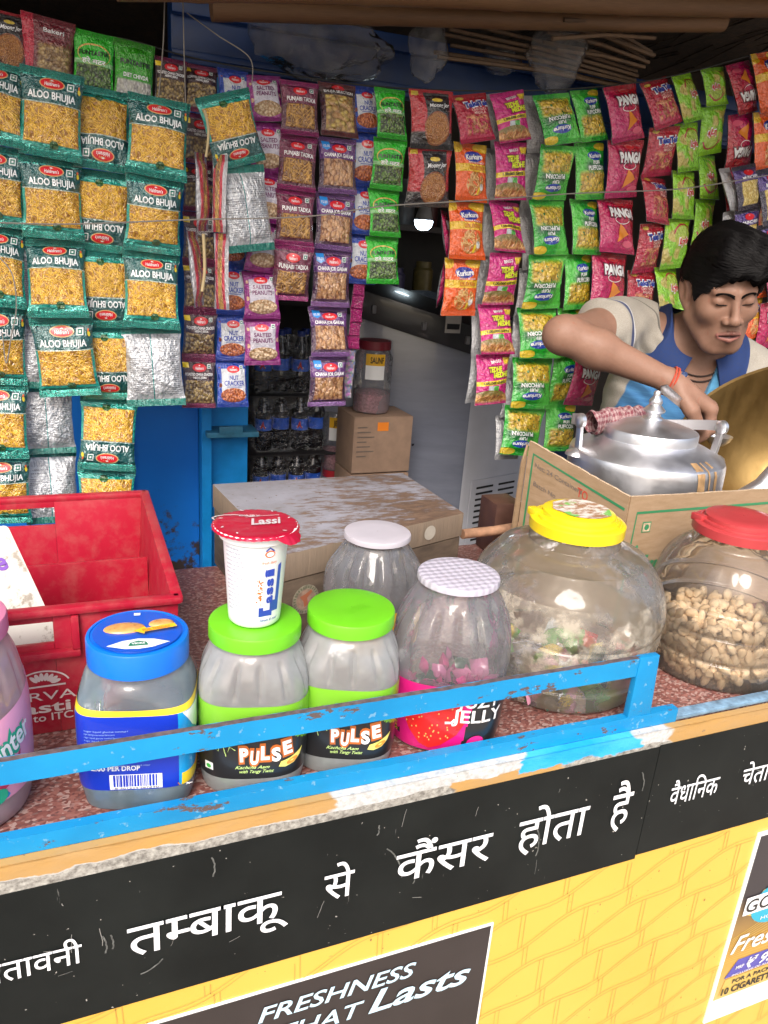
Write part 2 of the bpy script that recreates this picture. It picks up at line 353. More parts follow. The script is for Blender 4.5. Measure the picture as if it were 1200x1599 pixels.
# black poster
mb = MB()
def quad_plate(x0, x1, z0, z1, off, m): mb.hexa([(x0, PY-off, z0), (x1, PY-off, z0), (x1, PY-.0002, z0), (x0, PY-.0002, z0), (x0, PY-off, z1), (x1, PY-off, z1), (x1, PY-.0002, z1), (x0, PY-.0002, z1)], m)
quad_plate(-.05, .434, .33, .690, .0016, 0); quad_plate(-.047, .4305, .333, .6868, .0022, 1)
def put(s, x0, x1, z0, z1, m, bold=.0, shear=.0, off=.0032, ref=(0, .7), spacing=1): decal(mb, fit_geo(text_geo(s, bold, shear, spacing), x0, x1, z0, z1, ref), psurf(off), m)
put('FRESHNESS', .148, .334, .645, .6665, 2, .015, .25); put('THAT', .170, .272, .607, .630, 2, .012, .25); put('Lasts', .278, .410, .606, .6395, 2, .018, .3)
t = NT('brown_black_poster'); t.set(color=t.mix(t.rng(t.noise(6, 3), .3, .7), (.024, .018, .017), (.038, .030, .030)), rough=.4, coat=.2)
mb.build('freshness_poster', [ink('poster_white', (.85, .86, .86)), t.mat, ink('pale_blue', (.55, .78, .92))], cart, smooth=False)
# gold poster
mb = MB(); quad_plate(.852, 1.15, .345, .712, .0030, 0); quad_plate(.8575, 1.145, .392, .7065, .0036, 1)
gs = lambda s, x0, x1, z0, z1, m, **k: put(s, x0, x1, z0, z1, m, off=.0055, **k)
sf = psurf(.0042)
decal(mb, poly_geo([(.868, .578), (.888, .588), (.895, .600), (.925, .606), (.960, .600), (.990, .588), (.990, .552), (.960, .538), (.925, .534), (.895, .540), (.888, .552), (.868, .562)]), sf, 3)
decal(mb, ell_geo(.930, .570, .050, .040), psurf(.0046), 2); decal(mb, poly_geo([(.8645, .560), (.990, .560), (.990, .594), (.8645, .594)]), psurf(.0050), 4)
gs('GOLD', .8675, .962, .565, .589, 5, bold=.01); gs('HONEY', .905, .955, .541, .548, 4); gs('W', .918, .93, .598, .605, 3)
gs('Fresh', .862, .965, .487, .520, 4, bold=.012, shear=.35)
decal(mb, poly_geo([(.866, .435), (.885, .468), (1.02, .468), (1.02, .435)]), psurf(.0044), 6); decal(mb, poly_geo([(.864, .398), (.870, .432), (1.02, .432), (1.02, .398)]), psurf(.0044), 3)
gs('MRP', .884, .900, .449, .456, 4, bold=.01); gs('₹ 95/-', .905, .985, .444, .464, 4, bold=.02, shear=.3); gs('INCLUSIVE OF ALL TAXES', .880, .985, .4365, .4405, 4)
gs('FOR A PACK OF', .885, .985, .420, .428, 5, bold=.02); gs('10 CIGARETTES', .868, .985, .401, .414, 5, bold=.03)
for i in range(14):
    a = .43+.075*i/14; decal(mb, line_geo([(.8585, .470+.0035*i), (.93, .466+.006*i), (1.1, .455+.010*i)], .0011), psurf(.0041), 3)
t = NT('gold_poster_print'); sp = t.new('SeparateXYZ'); t.l.new(t.coord(), sp.inputs[0]); zz = sp.outputs[2]
c = t.mix(t.rng(t.math('ADD', zz, t.math('MULTIPLY', t.noise(9, 2), .05)), .50, .62), (.52, .30, .06), (.035, .03, .035)); c = t.mix(t.rng(zz, .40, .46), (.62, .42, .14), c); t.set(color=c, rough=.35, coat=.3)
mb.build('gold_poster', [ink('poster_white', (.85, .86, .86)), t.mat, ink('aqua', (.02, .38, .55)), ink('gold', (.62, .42, .10)), WHITE, BLACK, ink('violet', (.09, .08, .38))], cart, smooth=False)
# edge strip, channel and guard rail
mb = MB()
N = 200
def strip_pt(u, v):
    x = -.74+2.48*u; e = .0012*noise.noise((x*30, v*9, 2.0)); zb_ = .8965+.008*(x-.2); return (x, .5868-.0018*v+e*v, zb_+(.925-zb_)*v)
mb.grid(strip_pt, N, 6); mb.hexa([(-.74, .5885, .889), (1.74, .5885, .889), (1.74, .596, .889), (-.74, .596, .889), (-.74, .587, .9248), (1.74, .587, .9248), (1.74, .596, .9248), (-.74, .596, .9248)]); mb.build('edge_strip', trim_mat(), cart)
rail = bpy.data.objects.new('guard_rail', None); COL.objects.link(rail); rail.parent = cart
def worn_bar(x0, x1, z0, z1, y0, y1, name, mats, seed=0):
    m_ = MB(); n = int((x1-x0)/.006)
    def fr(u, v):
        x = x0+(x1-x0)*u; ch = noise.noise((x*55, seed, 1.3)); return (x, y0+.0006*noise.noise((x*40, v*4, seed)), z0+(z1-z0)*v-(.0016*max(0, ch-.1)*v))
    m_.grid(fr, n, 4, 0)
    def tp(u, v): p = fr(u, 1); return (p[0], p[1]+(y1-y0)*v, p[2])
    m_.grid(tp, n, 1, 1); m_.grid(lambda u, v: (x0+(x1-x0)*u, y1, z1+(z0-z1)*v), n//8, 1, 0); m_.grid(lambda u, v: (x0+(x1-x0)*u, y1+(y0-y1)*v, z0), n//8, 1, 0)
    for x in (x0, x1): m_.face([m_.vert(q) for q in ((x, y0, z0), (x, y1, z0), (x, y1, z1), (x, y0, z1))], 0)
    return m_.build(name, mats, rail)
worn_bar(-.50, .6115, .9985, 1.0222, .598, .6045, 'top_bar', [BLUE, BARE], 3)
worn_bar(-.70, .66, .9252, .9435, .596, .6065, 'bottom_channel', [BLUE, BLUE], 8)
m_ = MB(); m_.box((1.19, .604, .929), (1.06, .014, .0075), 0, bev=.002); m_.box((1.19, .5975, .9295), (1.06, .003, .002), 0); m_.build('edge_rod', flat('worn_grey_blue', (.16, .27, .38), .5, var=.45, vscale=60), rail)
for x in (.6015, -.35):
    m_ = MB(); m_.hexa([(x-.017, .5965, .9425), (x+.017, .5965, .9425), (x+.017, .6058, .9425), (x-.017, .6058, .9425), (x-.0155, .5968, 1.0232), (x+.0125, .5968, 1.0232), (x+.0125, .6053, 1.0232), (x-.0155, .6053, 1.0232)], bev=.0015); m_.build('post', BLUE, rail)
# clear tape left on the strip
# ================================================================== BLUE SHOP FRONT behind the counter
t = NT('blue_door_paint'); sp = t.new('SeparateXYZ'); t.l.new(t.coord(), sp.inputs[0])
rust = t.step(t.math('ADD', t.noise(18, 6, .7), t.rng(sp.outputs[2], .62, 1.06, .16, -.25)), .60, .05)
t.set(color=t.mix(rust, t.mix(t.rng(t.noise(5, 3), .3, .7), (.005, .13, .50), (.008, .17, .60)), (.05, .035, .03)), rough=.4); DOORB = t.mat
LBLUE = flat('light_blue_paint', (.006, .22, .58), .4, var=.15, vscale=20); DBLUE = flat('deep_blue_paint', (.003, .032, .14), .42, var=.2, vscale=18)
shop = thing('shop_front', 'blue painted steel shop front with hinged door leaf, jamb and long lintel behind the counter', 'shop front', (.25, 1.72, 0))
def wob(mb, name, mat, parent, **k):
    o = mb.build(name, mat, parent, **k); o.matrix_parent_inverse = Matrix.Translation(-Vector(parent.location)); return o
m_ = MB(); m_.box((-.12, 1.735, .84), (.77, .02, 1.68)); 
for x in (.12, -.10): m_.box((x, 1.7225, .84), (.006, .006, 1.66), bev=.002)
wob(m_, 'door_leaf', DOORB, shop, smooth=False)
m_ = MB(); m_.box((.2775, 1.712, .865), (.022, .05, 1.73), bev=.002); m_.box((.3335, 1.735, .865), (.089, .016, 1.73)); wob(m_, 'jamb', LBLUE, shop, smooth=False)
m_ = MB(); m_.box((1.09, 1.715, 1.795), (1.75, .05, .11), bev=.004); m_.box((1.09, 1.688, 1.755), (1.75, .012, .012), bev=.002); m_.box((1.09, 1.683, 1.832), (1.75, .03, .03), bev=.003); wob(m_, 'lintel', DBLUE, shop)
m_ = MB(); m_.box((1.235, 1.72, .9), (.05, .05, 1.80), bev=.003); wob(m_, 'post', DBLUE, shop)
m_ = MB(); a = at(330, 672, 1.70); m_.box((.332, 1.70, 1.019), (.115, .075, .012), bev=.002); m_.box((.327, 1.664, 1.030), (.052, .006, .018), bev=.002); wob(m_, 'bracket_shelf', flat('weathered_blue', (.03, .16, .26), .6, var=.3), shop)
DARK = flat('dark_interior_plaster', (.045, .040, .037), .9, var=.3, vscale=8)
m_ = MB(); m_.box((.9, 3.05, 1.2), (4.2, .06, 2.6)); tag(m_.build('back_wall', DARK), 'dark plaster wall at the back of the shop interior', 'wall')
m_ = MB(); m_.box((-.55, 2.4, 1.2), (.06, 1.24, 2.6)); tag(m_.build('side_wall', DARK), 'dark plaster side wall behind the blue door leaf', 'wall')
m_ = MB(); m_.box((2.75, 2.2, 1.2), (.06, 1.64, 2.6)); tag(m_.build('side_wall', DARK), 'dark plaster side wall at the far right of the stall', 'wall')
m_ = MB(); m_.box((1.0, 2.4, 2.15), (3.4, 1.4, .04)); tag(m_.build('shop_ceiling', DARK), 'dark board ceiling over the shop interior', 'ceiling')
m_ = MB(); m_.box((.9, 2.4, .075), (3.4, 1.3, .15)); tag(m_.build('shop_floor', flat('concrete_floor', (.2, .19, .18), .85, var=.2)), kind='structure')
# ================================================================== ROOF
BAMB = NT('bamboo_pole_skin'); t = BAMB; t.set(color=t.mix(t.rng(t.noise(30, 4, .6, t.map(t.coord('UV'), (8, 1, 1))), .3, .7), (.095, .045, .018), (.19, .10, .042)), rough=.6); BAMB = t.mat
def bamboo(p0, p1, r, label, group='bamboo poles under the roof', seed=0):
    rnd = random.Random(seed); p0, p1 = Vector(p0), Vector(p1); L = (p1-p0).length; n = max(4, int(L/.02)); pts = []; rs = []; node = .0; nx = rnd.uniform(.1, .3)
    for i in range(n+1):
        s = L*i/n; pts.append(p0.lerp(p1, i/n)+Vector((0, 0, .006*math.sin(3*s+seed)))); k = min(abs((s-nx+.14) % .28-.14), .02); rs.append(r*(1+.10*(1-k/.02)))
    m_ = MB(); m_.tube(pts, rs, 12); return tag(m_.build('bamboo_pole', BAMB), label, 'bamboo pole', group)
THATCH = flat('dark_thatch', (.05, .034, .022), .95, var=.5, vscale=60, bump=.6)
rng_ = random.Random(5)
roof = MB()
def rz_(x, y): return 2.03+.10*(y-1.1)*-1+.015*noise.noise((x*4, y*4, 0))
roof.grid(lambda u, v: (-1.5+5*u, .78+1.80*v, rz_(-1.5+5*u, .78+1.80*v)), 40, 14); roof.grid(lambda u, v: (-1.5+5*u, .78+1.80*v, rz_(-1.5+5*u, .78+1.80*v)+.07), 20, 8)  # unseen front eave drawn out to shade the packets and interior
for i in range(420):
    x, y = rng_.uniform(-.6, 2.6), rng_.uniform(1.0, 1.9); L = rng_.uniform(.1, .4); a = rng_.uniform(-.35, .35)
    roof.tube([(x, y, rz_(x, y)-.004), (x+math.sin(a)*L, y+math.cos(a)*L, rz_(x, y)-.008-rng_.random()*.03)], .0018, 4)
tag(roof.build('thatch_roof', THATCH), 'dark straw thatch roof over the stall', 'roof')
# bamboo poles, sticks, polythene bags up in the roof
def bam(a, b, Y0, Y1, r, label, seed): bamboo(at(a[0], a[1], Y0), at(b[0], b[1], Y1), r, label, seed=seed)
bam((180, -22), (1260, 4), 1.34, 1.50, .024, 'uppermost bamboo pole along the top edge under the roof', 1)
bam((330, 19), (1130, 30), 1.52, 1.50, .019, 'second bamboo pole, just below the uppermost one under the roof', 2)
bam((1090, 16), (1290, 12), 1.62, 1.62, .022, 'short bamboo pole end at the top right under the roof', 3)
SPL = flat('split_bamboo', (.11, .065, .035), .7, var=.3, vscale=60)
def splints(a, b, Y, n, label, seed):
    r_ = random.Random(seed); m_ = MB(); p0, p1 = at(*a, Y), at(*b, Y)
    for i in range(n):
        f = i/(n-1)-.5; d0 = Vector((r_.uniform(-.006, .006), r_.uniform(-.02, .02), f*.030+r_.uniform(-.004, .004))); d1 = Vector((r_.uniform(-.04, .02), r_.uniform(-.03, .03), f*.075+r_.uniform(-.006, .006)))
        q0, q1 = p0+d0, p1+d1; m = (q0+q1)/2+Vector((0, 0, .006)); m_.tube([q0, m, q1], .0042, 5)
    tag(m_.build('split_bamboo_bundle', SPL), label, 'bamboo splints', 'split bamboo tucked under the roof')
splints((1012, 92), (880, 40), 1.56, 9, 'loose sheaf of split bamboo sticking out beside the polythene bag', 3)
splints((985, 128), (700, 62), 1.60, 6, 'long thin split bamboo slats behind the polythene bag', 4)
splints((1030, 44), (870, 36), 1.50, 3, 'two thin split bamboo strips just under the bamboo poles', 6)
t = NT('clear_polythene'); nz = t.noise(26, 4, .6)
tr = t.new('BsdfTransparent'); gl = t.new('BsdfGlossy'); gl.inputs['Roughness'].default_value = .22; df = t.new('BsdfDiffuse'); df.inputs[0].default_value = (.40, .40, .41, 1)
m1 = t.new('MixShader'); m2 = t.new('MixShader'); lw = t.new('LayerWeight'); lw.inputs[0].default_value = .10
t.l.new(t.math('ADD', t.rng(nz, .35, .7, .05, .30), 0.0), m1.inputs[0]); t.l.new(tr.outputs[0], m1.inputs[1]); t.l.new(df.outputs[0], m1.inputs[2])
t.l.new(lw.outputs['Fresnel'], m2.inputs[0]); t.l.new(m1.outputs[0], m2.inputs[1]); t.l.new(gl.outputs[0], m2.inputs[2]); t.l.new(m2.outputs[0], t.out.inputs[0])
b = t.new('Bump'); b.inputs['Strength'].default_value = .6; b.inputs['Distance'].default_value = .01; t.l.new(t.noise(45, 4, .6), b.inputs['Height']); t.l.new(b.outputs[0], gl.inputs['Normal']); t.l.new(b.outputs[0], df.inputs['Normal'])
POLY = t.mat
def polybag(px, py, Y, rx, rz, label, seed, n=40):
    c = at(px, py, Y); m_ = MB(); sv = Vector((seed*7.3, seed*3.1, seed))
    def fn(u, v):
        th = 2*math.pi*u; ph = math.pi*(v*.98+.01); d = Vector((math.cos(th)*math.sin(ph), math.sin(th)*math.sin(ph)*.55, math.cos(ph)))
        k = 1+.30*noise.noise(d*1.6+sv)+.20*abs(noise.noise(d*4+sv))+.12*abs(noise.noise(d*9+sv)); return c+Vector((d.x*rx*k, d.y*rx*k, d.z*rz*k*(1-.1*d.x)))
    m_.grid(fn, n, n//2, 0, wrapu=True); tag(m_.build('polythene_bag', POLY, angle=25), label, 'plastic bag', 'polythene bags stuffed under the roof')
polybag(510, 70, 1.60, .125, .055, 'large crumpled clear polythene bag on the blue lintel', 1); polybag(668, 75, 1.585, .038, .055, 'narrow drooping polythene bag at the right end of the large one', 2)
polybag(870, 80, 1.57, .060, .068, 'crumpled polythene bag hanging below the bamboo at the right', 3); polybag(785, 95, 1.64, .042, .022, 'small flattened polythene bag between the narrow bag and the hanging one', 4)
# ================================================================== PACKETS
def strands(t, lo, hi, n=3, sc=36, seed=0):
    uv = t.coord('UV'); h = None; best = None
    for i in range(n):
        w = t.noise(7, 2, .5, t.map(uv, loc=(i*3.1+seed, i*1.7, 0))); mp = t.map(t.map(uv, (1, 1.27, 1), (0, 0, rad((14, 82, -47, 43)[i]))), (sc*.13, sc*1.05, 1), (0, 0, 0), (i*.37, seed, 0))
        ad = t.new('VectorMath', operation='ADD'); cm = t.new('CombineXYZ'); t.put(cm.inputs[1], t.math('MULTIPLY', w, 3.0)); t.l.new(mp, ad.inputs[0]); t.l.new(cm.outputs[0], ad.inputs[1])
        v = t.math('SUBTRACT', 1.0, t.math('MULTIPLY', t.vor(ad.outputs[0], 1.0, 'F1', 'Distance'), 1.5)); h = v if h is None else t.math('MAXIMUM', h, v)
    return t.mix(t.rng(h, .22, .80), lo, hi), h
def blobs(t, lo, hi, sc=9, asp=1.2, warm=None):
    sc *= 1.55; uv = t.coord('UV'); mp = t.map(uv, (sc, sc*asp, 1)); d = t.vor(mp, 1.0); cc = t.vor(mp, 1.0, 'F1', 'Color'); sp = t.new('SeparateColor'); t.l.new(cc, sp.inputs[0])
    h = t.math('SUBTRACT', 1.0, t.math('MULTIPLY', d, 1.25)); c = t.mix(t.rng(h, .15, .75), lo, hi)  # rounded shading of each piece put into its colour, darker at the gaps
    if warm: c = t.mix(t.math('MULTIPLY', t.step(sp.outputs[0], .55, .2), .55), c, warm)
    return c, h
PK = {}
def pk(name, layers_fn, rough=.2, metal=0.0, coat=1.0, spec=.7):
    t = NT('packet_print_'+name); c, h, mt = layers_fn(t)
    t.set(color=c, rough=rough, metal=mt if mt is not None else metal, coat=coat, coatr=.05, spec=.25, cior=2.0)
    uvb = t.coord('UV'); cr = t.noise(7, 4, .62, t.map(uvb, (1, 1.3, 1))); hh = t.math('MULTIPLY', cr, 1.0)
    if h is not None: hh = t.math('ADD', hh, t.math('MULTIPLY', h, .22))
    sw = t.math('SINE', t.math('MULTIPLY', t.uv()[1], 420.0)); seal = t.math('SUBTRACT', 1.0, t.rect(-1, 2, .085, .915, .004)); hh = t.math('ADD', hh, t.math('MULTIPLY', t.math('MULTIPLY', sw, seal), .06))
    b = t.bump(hh, .85, .010); t.l.new(b, t.p.inputs['Coat Normal']); PK[name] = t.mat; return t.mat
def seal_metal(t, v=.10, amt=.55): return t.math('MULTIPLY', t.math('SUBTRACT', 1.0, t.rect(-1, 2, v, 1-v, .01)), amt)
def L_aloo(t):
    f, h = strands(t, (.34, .14, .004), (.92, .55, .04), 4, 34); win = t.rect(.045, .955, .155, .60, .008)
    base = t.mix(t.rect(-1, 2, .60, .90, .01), (.002, .36, .29), (.001, .10, .10)); base = t.mix(t.rect(-1, 2, .60, .612, .003), base, (.5, .6, .55))
    c = t.mix(win, base, f); c = t.mix(t.ell(.55, .150, .075, .045), c, (.02, .11, .015))
    return c, t.math('MULTIPLY', h, win), t.math('MULTIPLY', t.math('SUBTRACT', 1.0, win), t.math('ADD', .25, seal_metal(t, .12, .6)))
def L_back(t):
    u, v = t.uv(); ln = t.noise(60, 3, .7, t.map(t.coord('UV'), (1, .55, 1))); row = t.math('SINE', t.math('MULTIPLY', v, 250.0))
    txt = t.math('MULTIPLY', t.math('MULTIPLY', t.step(row, .1, .4), t.step(ln, .47, .05)), t.math('ADD', t.rect(.06, .46, .16, .62), t.rect(.60, .95, .14, .86)))
    bars = t.math('MULTIPLY', t.step(t.noise(1.0, 3, .9, t.map(t.coord('UV'), (95, .01, 1))), .52, .05), t.rect(.10, .40, .78, .86))
    txt2 = t.math('MULTIPLY', t.math('MULTIPLY', t.step(t.math('SINE', t.math('MULTIPLY', v, 130.0)), .4, .3), t.step(ln, .5, .05)), t.rect(.08, .44, .64, .76))
    c = t.mix(t.math('MAXIMUM', t.math('MAXIMUM', t.math('MULTIPLY', txt, .75), bars), txt2), (.50, .53, .57), (.06, .07, .085))
    c = t.mix(t.rect(.485, .575, -1, 2, .004), c, (.66, .69, .74)); c = t.mix(t.rect(.462, .482, .0, 1, .004), c, (.01, .22, .22)); c = t.mix(t.math('SUBTRACT', 1.0, t.rect(-1, 2, .09, .91, .006)), c, (.006, .26, .21))
    return c, None, t.math('ADD', .35, seal_metal(t, .09, .2))
def L_greyback(t):
    v = t.uv()[1]; ln = t.noise(50, 3, .7, t.map(t.coord('UV'), (1.2, .6, 1))); txt = t.math('MULTIPLY', t.math('MULTIPLY', t.step(t.math('SINE', t.math('MULTIPLY', v, 230.0)), .2, .4), t.step(ln, .5, .05)), t.rect(.1, .9, .14, .86))
    return t.mix(t.math('MULTIPLY', txt, .6), (.50, .51, .54), (.10, .10, .11)), None, .10
def mkwin(dark, top, band, food, u0=.10, u1=.90, v0=.14, v1=.56, metal=.3):
    def L(t):
        f, h = food(t); win = t.rect(u0, u1, v0, v1, .012); c = t.mix(t.rect(-1, 2, v1, .88, .02), dark, band); c = t.mix(t.math('SUBTRACT', 1.0, t.rect(-1, 2, .09, .91, .01)), c, top); c = t.mix(win, c, f)
        return c, t.math('MULTIPLY', h, win), t.math('MULTIPLY', t.math('SUBTRACT', 1.0, win), t.math('ADD', metal*.5, seal_metal(t, .11, .5)))
    return L
L_punjabi = mkwin((.09, .008, .035), (.42, .02, .20), (.16, .008, .055), lambda t: strands(t, (.16, .06, .01), (.66, .36, .07), 3, 22, 2))
L_chana = mkwin((.055, .012, .05), (.30, .13, .42), (.13, .035, .20), lambda t: blobs(t, (.18, .06, .015), (.58, .29, .11), 9, .8, (.66, .40, .20)), v1=.60)
L_bsel = mkwin((.07, .012, .02), (.16, .02, .03), (.05, .016, .012), lambda t: blobs(t, (.22, .12, .02), (.66, .49, .11), 5, 1.7, (.5, .24, .08)), v1=.74, v0=.10)
L_roast = mkwin((.035, .008, .014), (.30, .02, .12), (.05, .010, .016), lambda t: blobs(t, (.10, .055, .015), (.52, .37, .13), 8, 1.2), u0=.05, u1=.95, v0=.10, v1=.55)
def pile(t, lo, hi, sc, cx=.52, cy=.25, rx=.42, ry=.15, asp=1.3):
    f, h = blobs(t, lo, hi, sc, asp); return f, h, t.ell(cx, cy, rx, ry)
def L_nut(t):
    f, h, m = pile(t, (.30, .055, .01), (.75, .22, .045), 10); c = t.mix(t.rect(.14, .94, .2, .80, .015), (.006, .055, .42), (.66, .70, .76)); nuts = t.math('MULTIPLY', t.step(t.math('SUBTRACT', 1.0, t.vor(t.map(t.coord('UV'), (4, 5, 1)), 1.0)), .74, .02), t.math('SUBTRACT', t.rect(.06, .97, .2, .84), t.rect(.26, .84, .1, .9)))
    c = t.mix(nuts, c, (.22, .04, .02)); return t.mix(m, c, f), t.math('MULTIPLY', h, m), seal_metal(t, .12, .35)
def L_salt(t):
    f, h, m = pile(t, (.36, .21, .09), (.80, .62, .40), 9); c = t.mix(t.rect(.14, .88, .2, .82, .02), (.30, .012, .22), (.60, .58, .68)); nuts = t.math('MULTIPLY', t.step(t.math('SUBTRACT', 1.0, t.vor(t.map(t.coord('UV'), (4.5, 5.5, 1)), 1.0)), .72, .02), t.math('SUBTRACT', t.rect(.06, .97, .2, .84), t.rect(.22, .80, .1, .9)))
    c = t.mix(nuts, c, (.72, .45, .28)); return t.mix(m, c, f), t.math('MULTIPLY', h, m), seal_metal(t, .12, .3)
def L_peas(t):
    f, h = blobs(t, (.02, .055, .008), (.16, .30, .055), 9, 1.2); win = t.rect(.06, .94, .11, .47, .012); c = t.mix(t.rect(-1, 2, .47, .54, .01), (.02, .52, .015), (.26, .60, .24)); arc = t.math('SUBTRACT', t.ell(.5, .64, .42, .17), t.ell(.5, .63, .40, .155)); c = t.mix(arc, c, (.8, .45, .1))
    return t.mix(win, c, f), t.math('MULTIPLY', h, win), seal_metal(t, .11, .3)
def L_diet(t):
    f, h = blobs(t, (.42, .42, .40), (.80, .80, .78), 11, 1.0, (.6, .6, .5)); win = t.rect(.05, .95, .06, .40, .02); return t.mix(win, (.03, .38, .006), f), t.math('MULTIPLY', h, win), seal_metal(t, .11, .3)
def L_moong(t):
    f, h = blobs(t, (.36, .13, .03), (.62, .29, .08), 26, 1.1); c = t.mix(t.rect(.30, .88, .0, .95, .012), (.50, .015, .03), (.012, .011, .013)); c = t.mix(t.rect(-1, 2, -.1, .28, .03), c, (.012, .011, .014)); m = t.ell(.57, .34, .29, .255, .04); ring = t.math('SUBTRACT', t.ell(.57, .34, .32, .28, .04), m)
    c = t.mix(ring, c, (.28, .08, .02)); c = t.mix(t.ell(.58, .82, .12, .035), c, (.80, .58, .05)); c = t.mix(t.rect(.04, .2, .90, .97), c, (.8, .6, .05)); return t.mix(m, c, f), t.math('MULTIPLY', h, m), seal_metal(t, .06, .2)
def L_red(t):
    f, h = blobs(t, (.20, .10, .02), (.55, .38, .14), 8, 1.5); c = t.mix(t.rect(-1, .22, -1, 2, .01), (.16, .008, .02), (.52, .012, .045)); m = t.rect(.30, .92, .12, .58, .05); return t.mix(m, c, f), t.math('MULTIPLY', h, m), None
def L_taka(t):
    f, h = strands(t, (.38, .10, .03), (.85, .36, .16), 3, 13, 4); m = t.math('MULTIPLY', t.rect(.2, .9, .16, .52, .05), t.step(t.noise(9, 2, .5, t.coord('UV')), .47, .03)); c = t.mix(t.rng(t.uv()[1], .2, .9), (.52, .004, .065), (.46, .005, .022)); c = t.mix(t.ell(.22, .915, .12, .035), c, (.7, .5, .05)); return t.mix(m, c, f), t.math('MULTIPLY', h, m), seal_metal(t, .08, .15)
def L_kurk(t):
    f, h = strands(t, (.55, .18, .02), (.90, .58, .20), 3, 20, 5); m = t.math('MULTIPLY', t.ell(.56, .30, .30, .20, .1), t.step(t.noise(8, 2, .5, t.coord('UV')), .40, .04)); c = (.90, .12, .004); c = t.mix(t.rect(-1, 2, .50, .635, .006), c, (.88, .55, .02)); c = t.mix(t.ell(.86, .93, .30, .085, .03), c, (.88, .55, .02)); c = t.mix(t.math('MULTIPLY', t.ell(.05, .92, .2, .1, .03), 1.0), c, (.88, .55, .02))
    c = t.mix(t.ell(.52, .76, .28, .095, .04), c, (.012, .03, .36)); c = t.mix(m, c, f); return t.mix(t.ell(.76, .25, .07, .06), c, (.85, .84, .8)), t.math('MULTIPLY', h, m), seal_metal(t, .08, .15)
def L_ydm(t):
    f, h = strands(t, (.42, .14, .03), (.88, .50, .16), 3, 13, 7); m = t.math('MULTIPLY', t.rect(-.1, 1.1, .05, .205, .04), t.step(t.noise(7, 2, .5, t.coord('UV')), .40, .04)); rays = t.step(t.math('SINE', t.math('MULTIPLY', t.math('ARCTAN2', t.math('SUBTRACT', t.uv()[1], .55), t.math('SUBTRACT', t.uv()[0], .5)), 26.0)), .2, .5)
    c = t.mix(rays, (.60, .004, .19), (.68, .015, .26)); vv = t.math('SUBTRACT', t.uv()[1], t.math('MULTIPLY', t.math('SUBTRACT', t.uv()[0], .5), .05)); bd = t.math('MULTIPLY', t.step(vv, .405, .006), t.math('SUBTRACT', 1.0, t.step(vv, .49, .006))); c = t.mix(bd, c, (.86, .66, .03))
    c = t.mix(t.rect(.30, .46, .27, .385, .008), c, (.55, .62, .66)); c = t.mix(t.rect(.46, .62, .27, .385, .008), c, (.08, .42, .06)); c = t.mix(t.math('MULTIPLY', t.rect(.78, 1.1, .80, .92, .02), 1.0), c, (.85, .6, .03)); c = t.mix(t.ell(.40, .18, .5, .12), c, t.mix(.5, (.05, .25, .03), (.42, .1, .05))); return t.mix(m, c, f), t.math('MULTIPLY', h, m), seal_metal(t, .07, .25)
def L_puff(t):
    f, h = blobs(t, (.40, .25, .01), (.86, .64, .05), 7, 1.5, (.80, .50, .04)); f = t.mix(t.step(t.noise(12, 2, .5, t.coord('UV')), .63, .02), f, (.03, .16, .02)); m = t.math('MULTIPLY', t.rect(.10, .93, .12, .47, .05), t.math('ADD', .0, t.step(t.noise(5, 2, .5, t.coord('UV')), .31, .03)))
    c = t.mix(t.step(t.math('ADD', t.uv()[0], t.math('MULTIPLY', t.noise(2.5, 2, .5, t.coord('UV')), .5)), .62, .06), (.09, .62, .06), (.012, .44, .025)); c = t.mix(t.rect(.25, .95, .47, .66, .09), c, (.008, .13, .035)); c = t.mix(t.ell(.56, .75, .25, .08), c, (.01, .05, .42)); c = t.mix(t.ell(.85, .92, .22, .07), c, (.85, .62, .03)); return t.mix(m, c, f), t.math('MULTIPLY', h, m), seal_metal(t, .07, .2)
def L_panga(t):
    c = t.mix(t.rng(t.math('ADD', t.uv()[0], t.uv()[1]), .55, 1.45), (.55, .003, .13), (.47, .004, .018)); return c, None, seal_metal(t, .08, .2)
def L_lays(t):
    u, v = t.uv(); c = t.mix(t.rng(v, .1, .9), (.22, .60, .004), (.32, .72, .006)); chip, h = blobs(t, (.50, .42, .07), (.72, .62, .18), 3.2, 1.2); m = t.math('MULTIPLY', t.rect(-.1, .60, .10, .42, .05), t.step(t.noise(4, 1, .5, t.coord('UV')), .45, .03)); c = t.mix(m, c, chip); c = t.mix(t.ell(.28, .66, .20, .12), c, (.62, .52, .12)); c = t.mix(t.ell(.60, .62, .30, .23), c, (.42, .60, .06)); arc = t.math('MULTIPLY', t.math('SUBTRACT', t.ell(.60, .62, .36, .27), t.ell(.60, .62, .31, .235)), t.step(v, .70, .01)); c = t.mix(arc, c, (.50, .02, .05)); c = t.mix(t.ell(.6, .56, .23, .09), c, (.60, .55, .12))
    return c, None, seal_metal(t, .08, .2)
def L_pink(t): return t.mix(t.rng(t.noise(9, 2, .5, t.coord('UV')), .4, .6), (.60, .01, .24), (.42, .006, .15)), None, .45
def L_multi(t):
    cc = t.vor(t.map(t.coord('UV'), (3, 4, 1)), 1.0, 'F1', 'Color'); return t.mix(.45, cc, (.5, .45, .45)), None, .2
def L_purple(t):
    f, h = blobs(t, (.52, .36, .05), (.80, .66, .22), 14, 1.0); win = t.rect(.16, .84, .10, .62, .015); c = t.mix(t.rect(-1, 2, .62, .90), (.02, .014, .05), (.075, .03, .26)); return t.mix(win, c, f), None, t.math('MULTIPLY', t.math('SUBTRACT', 1.0, win), .5)
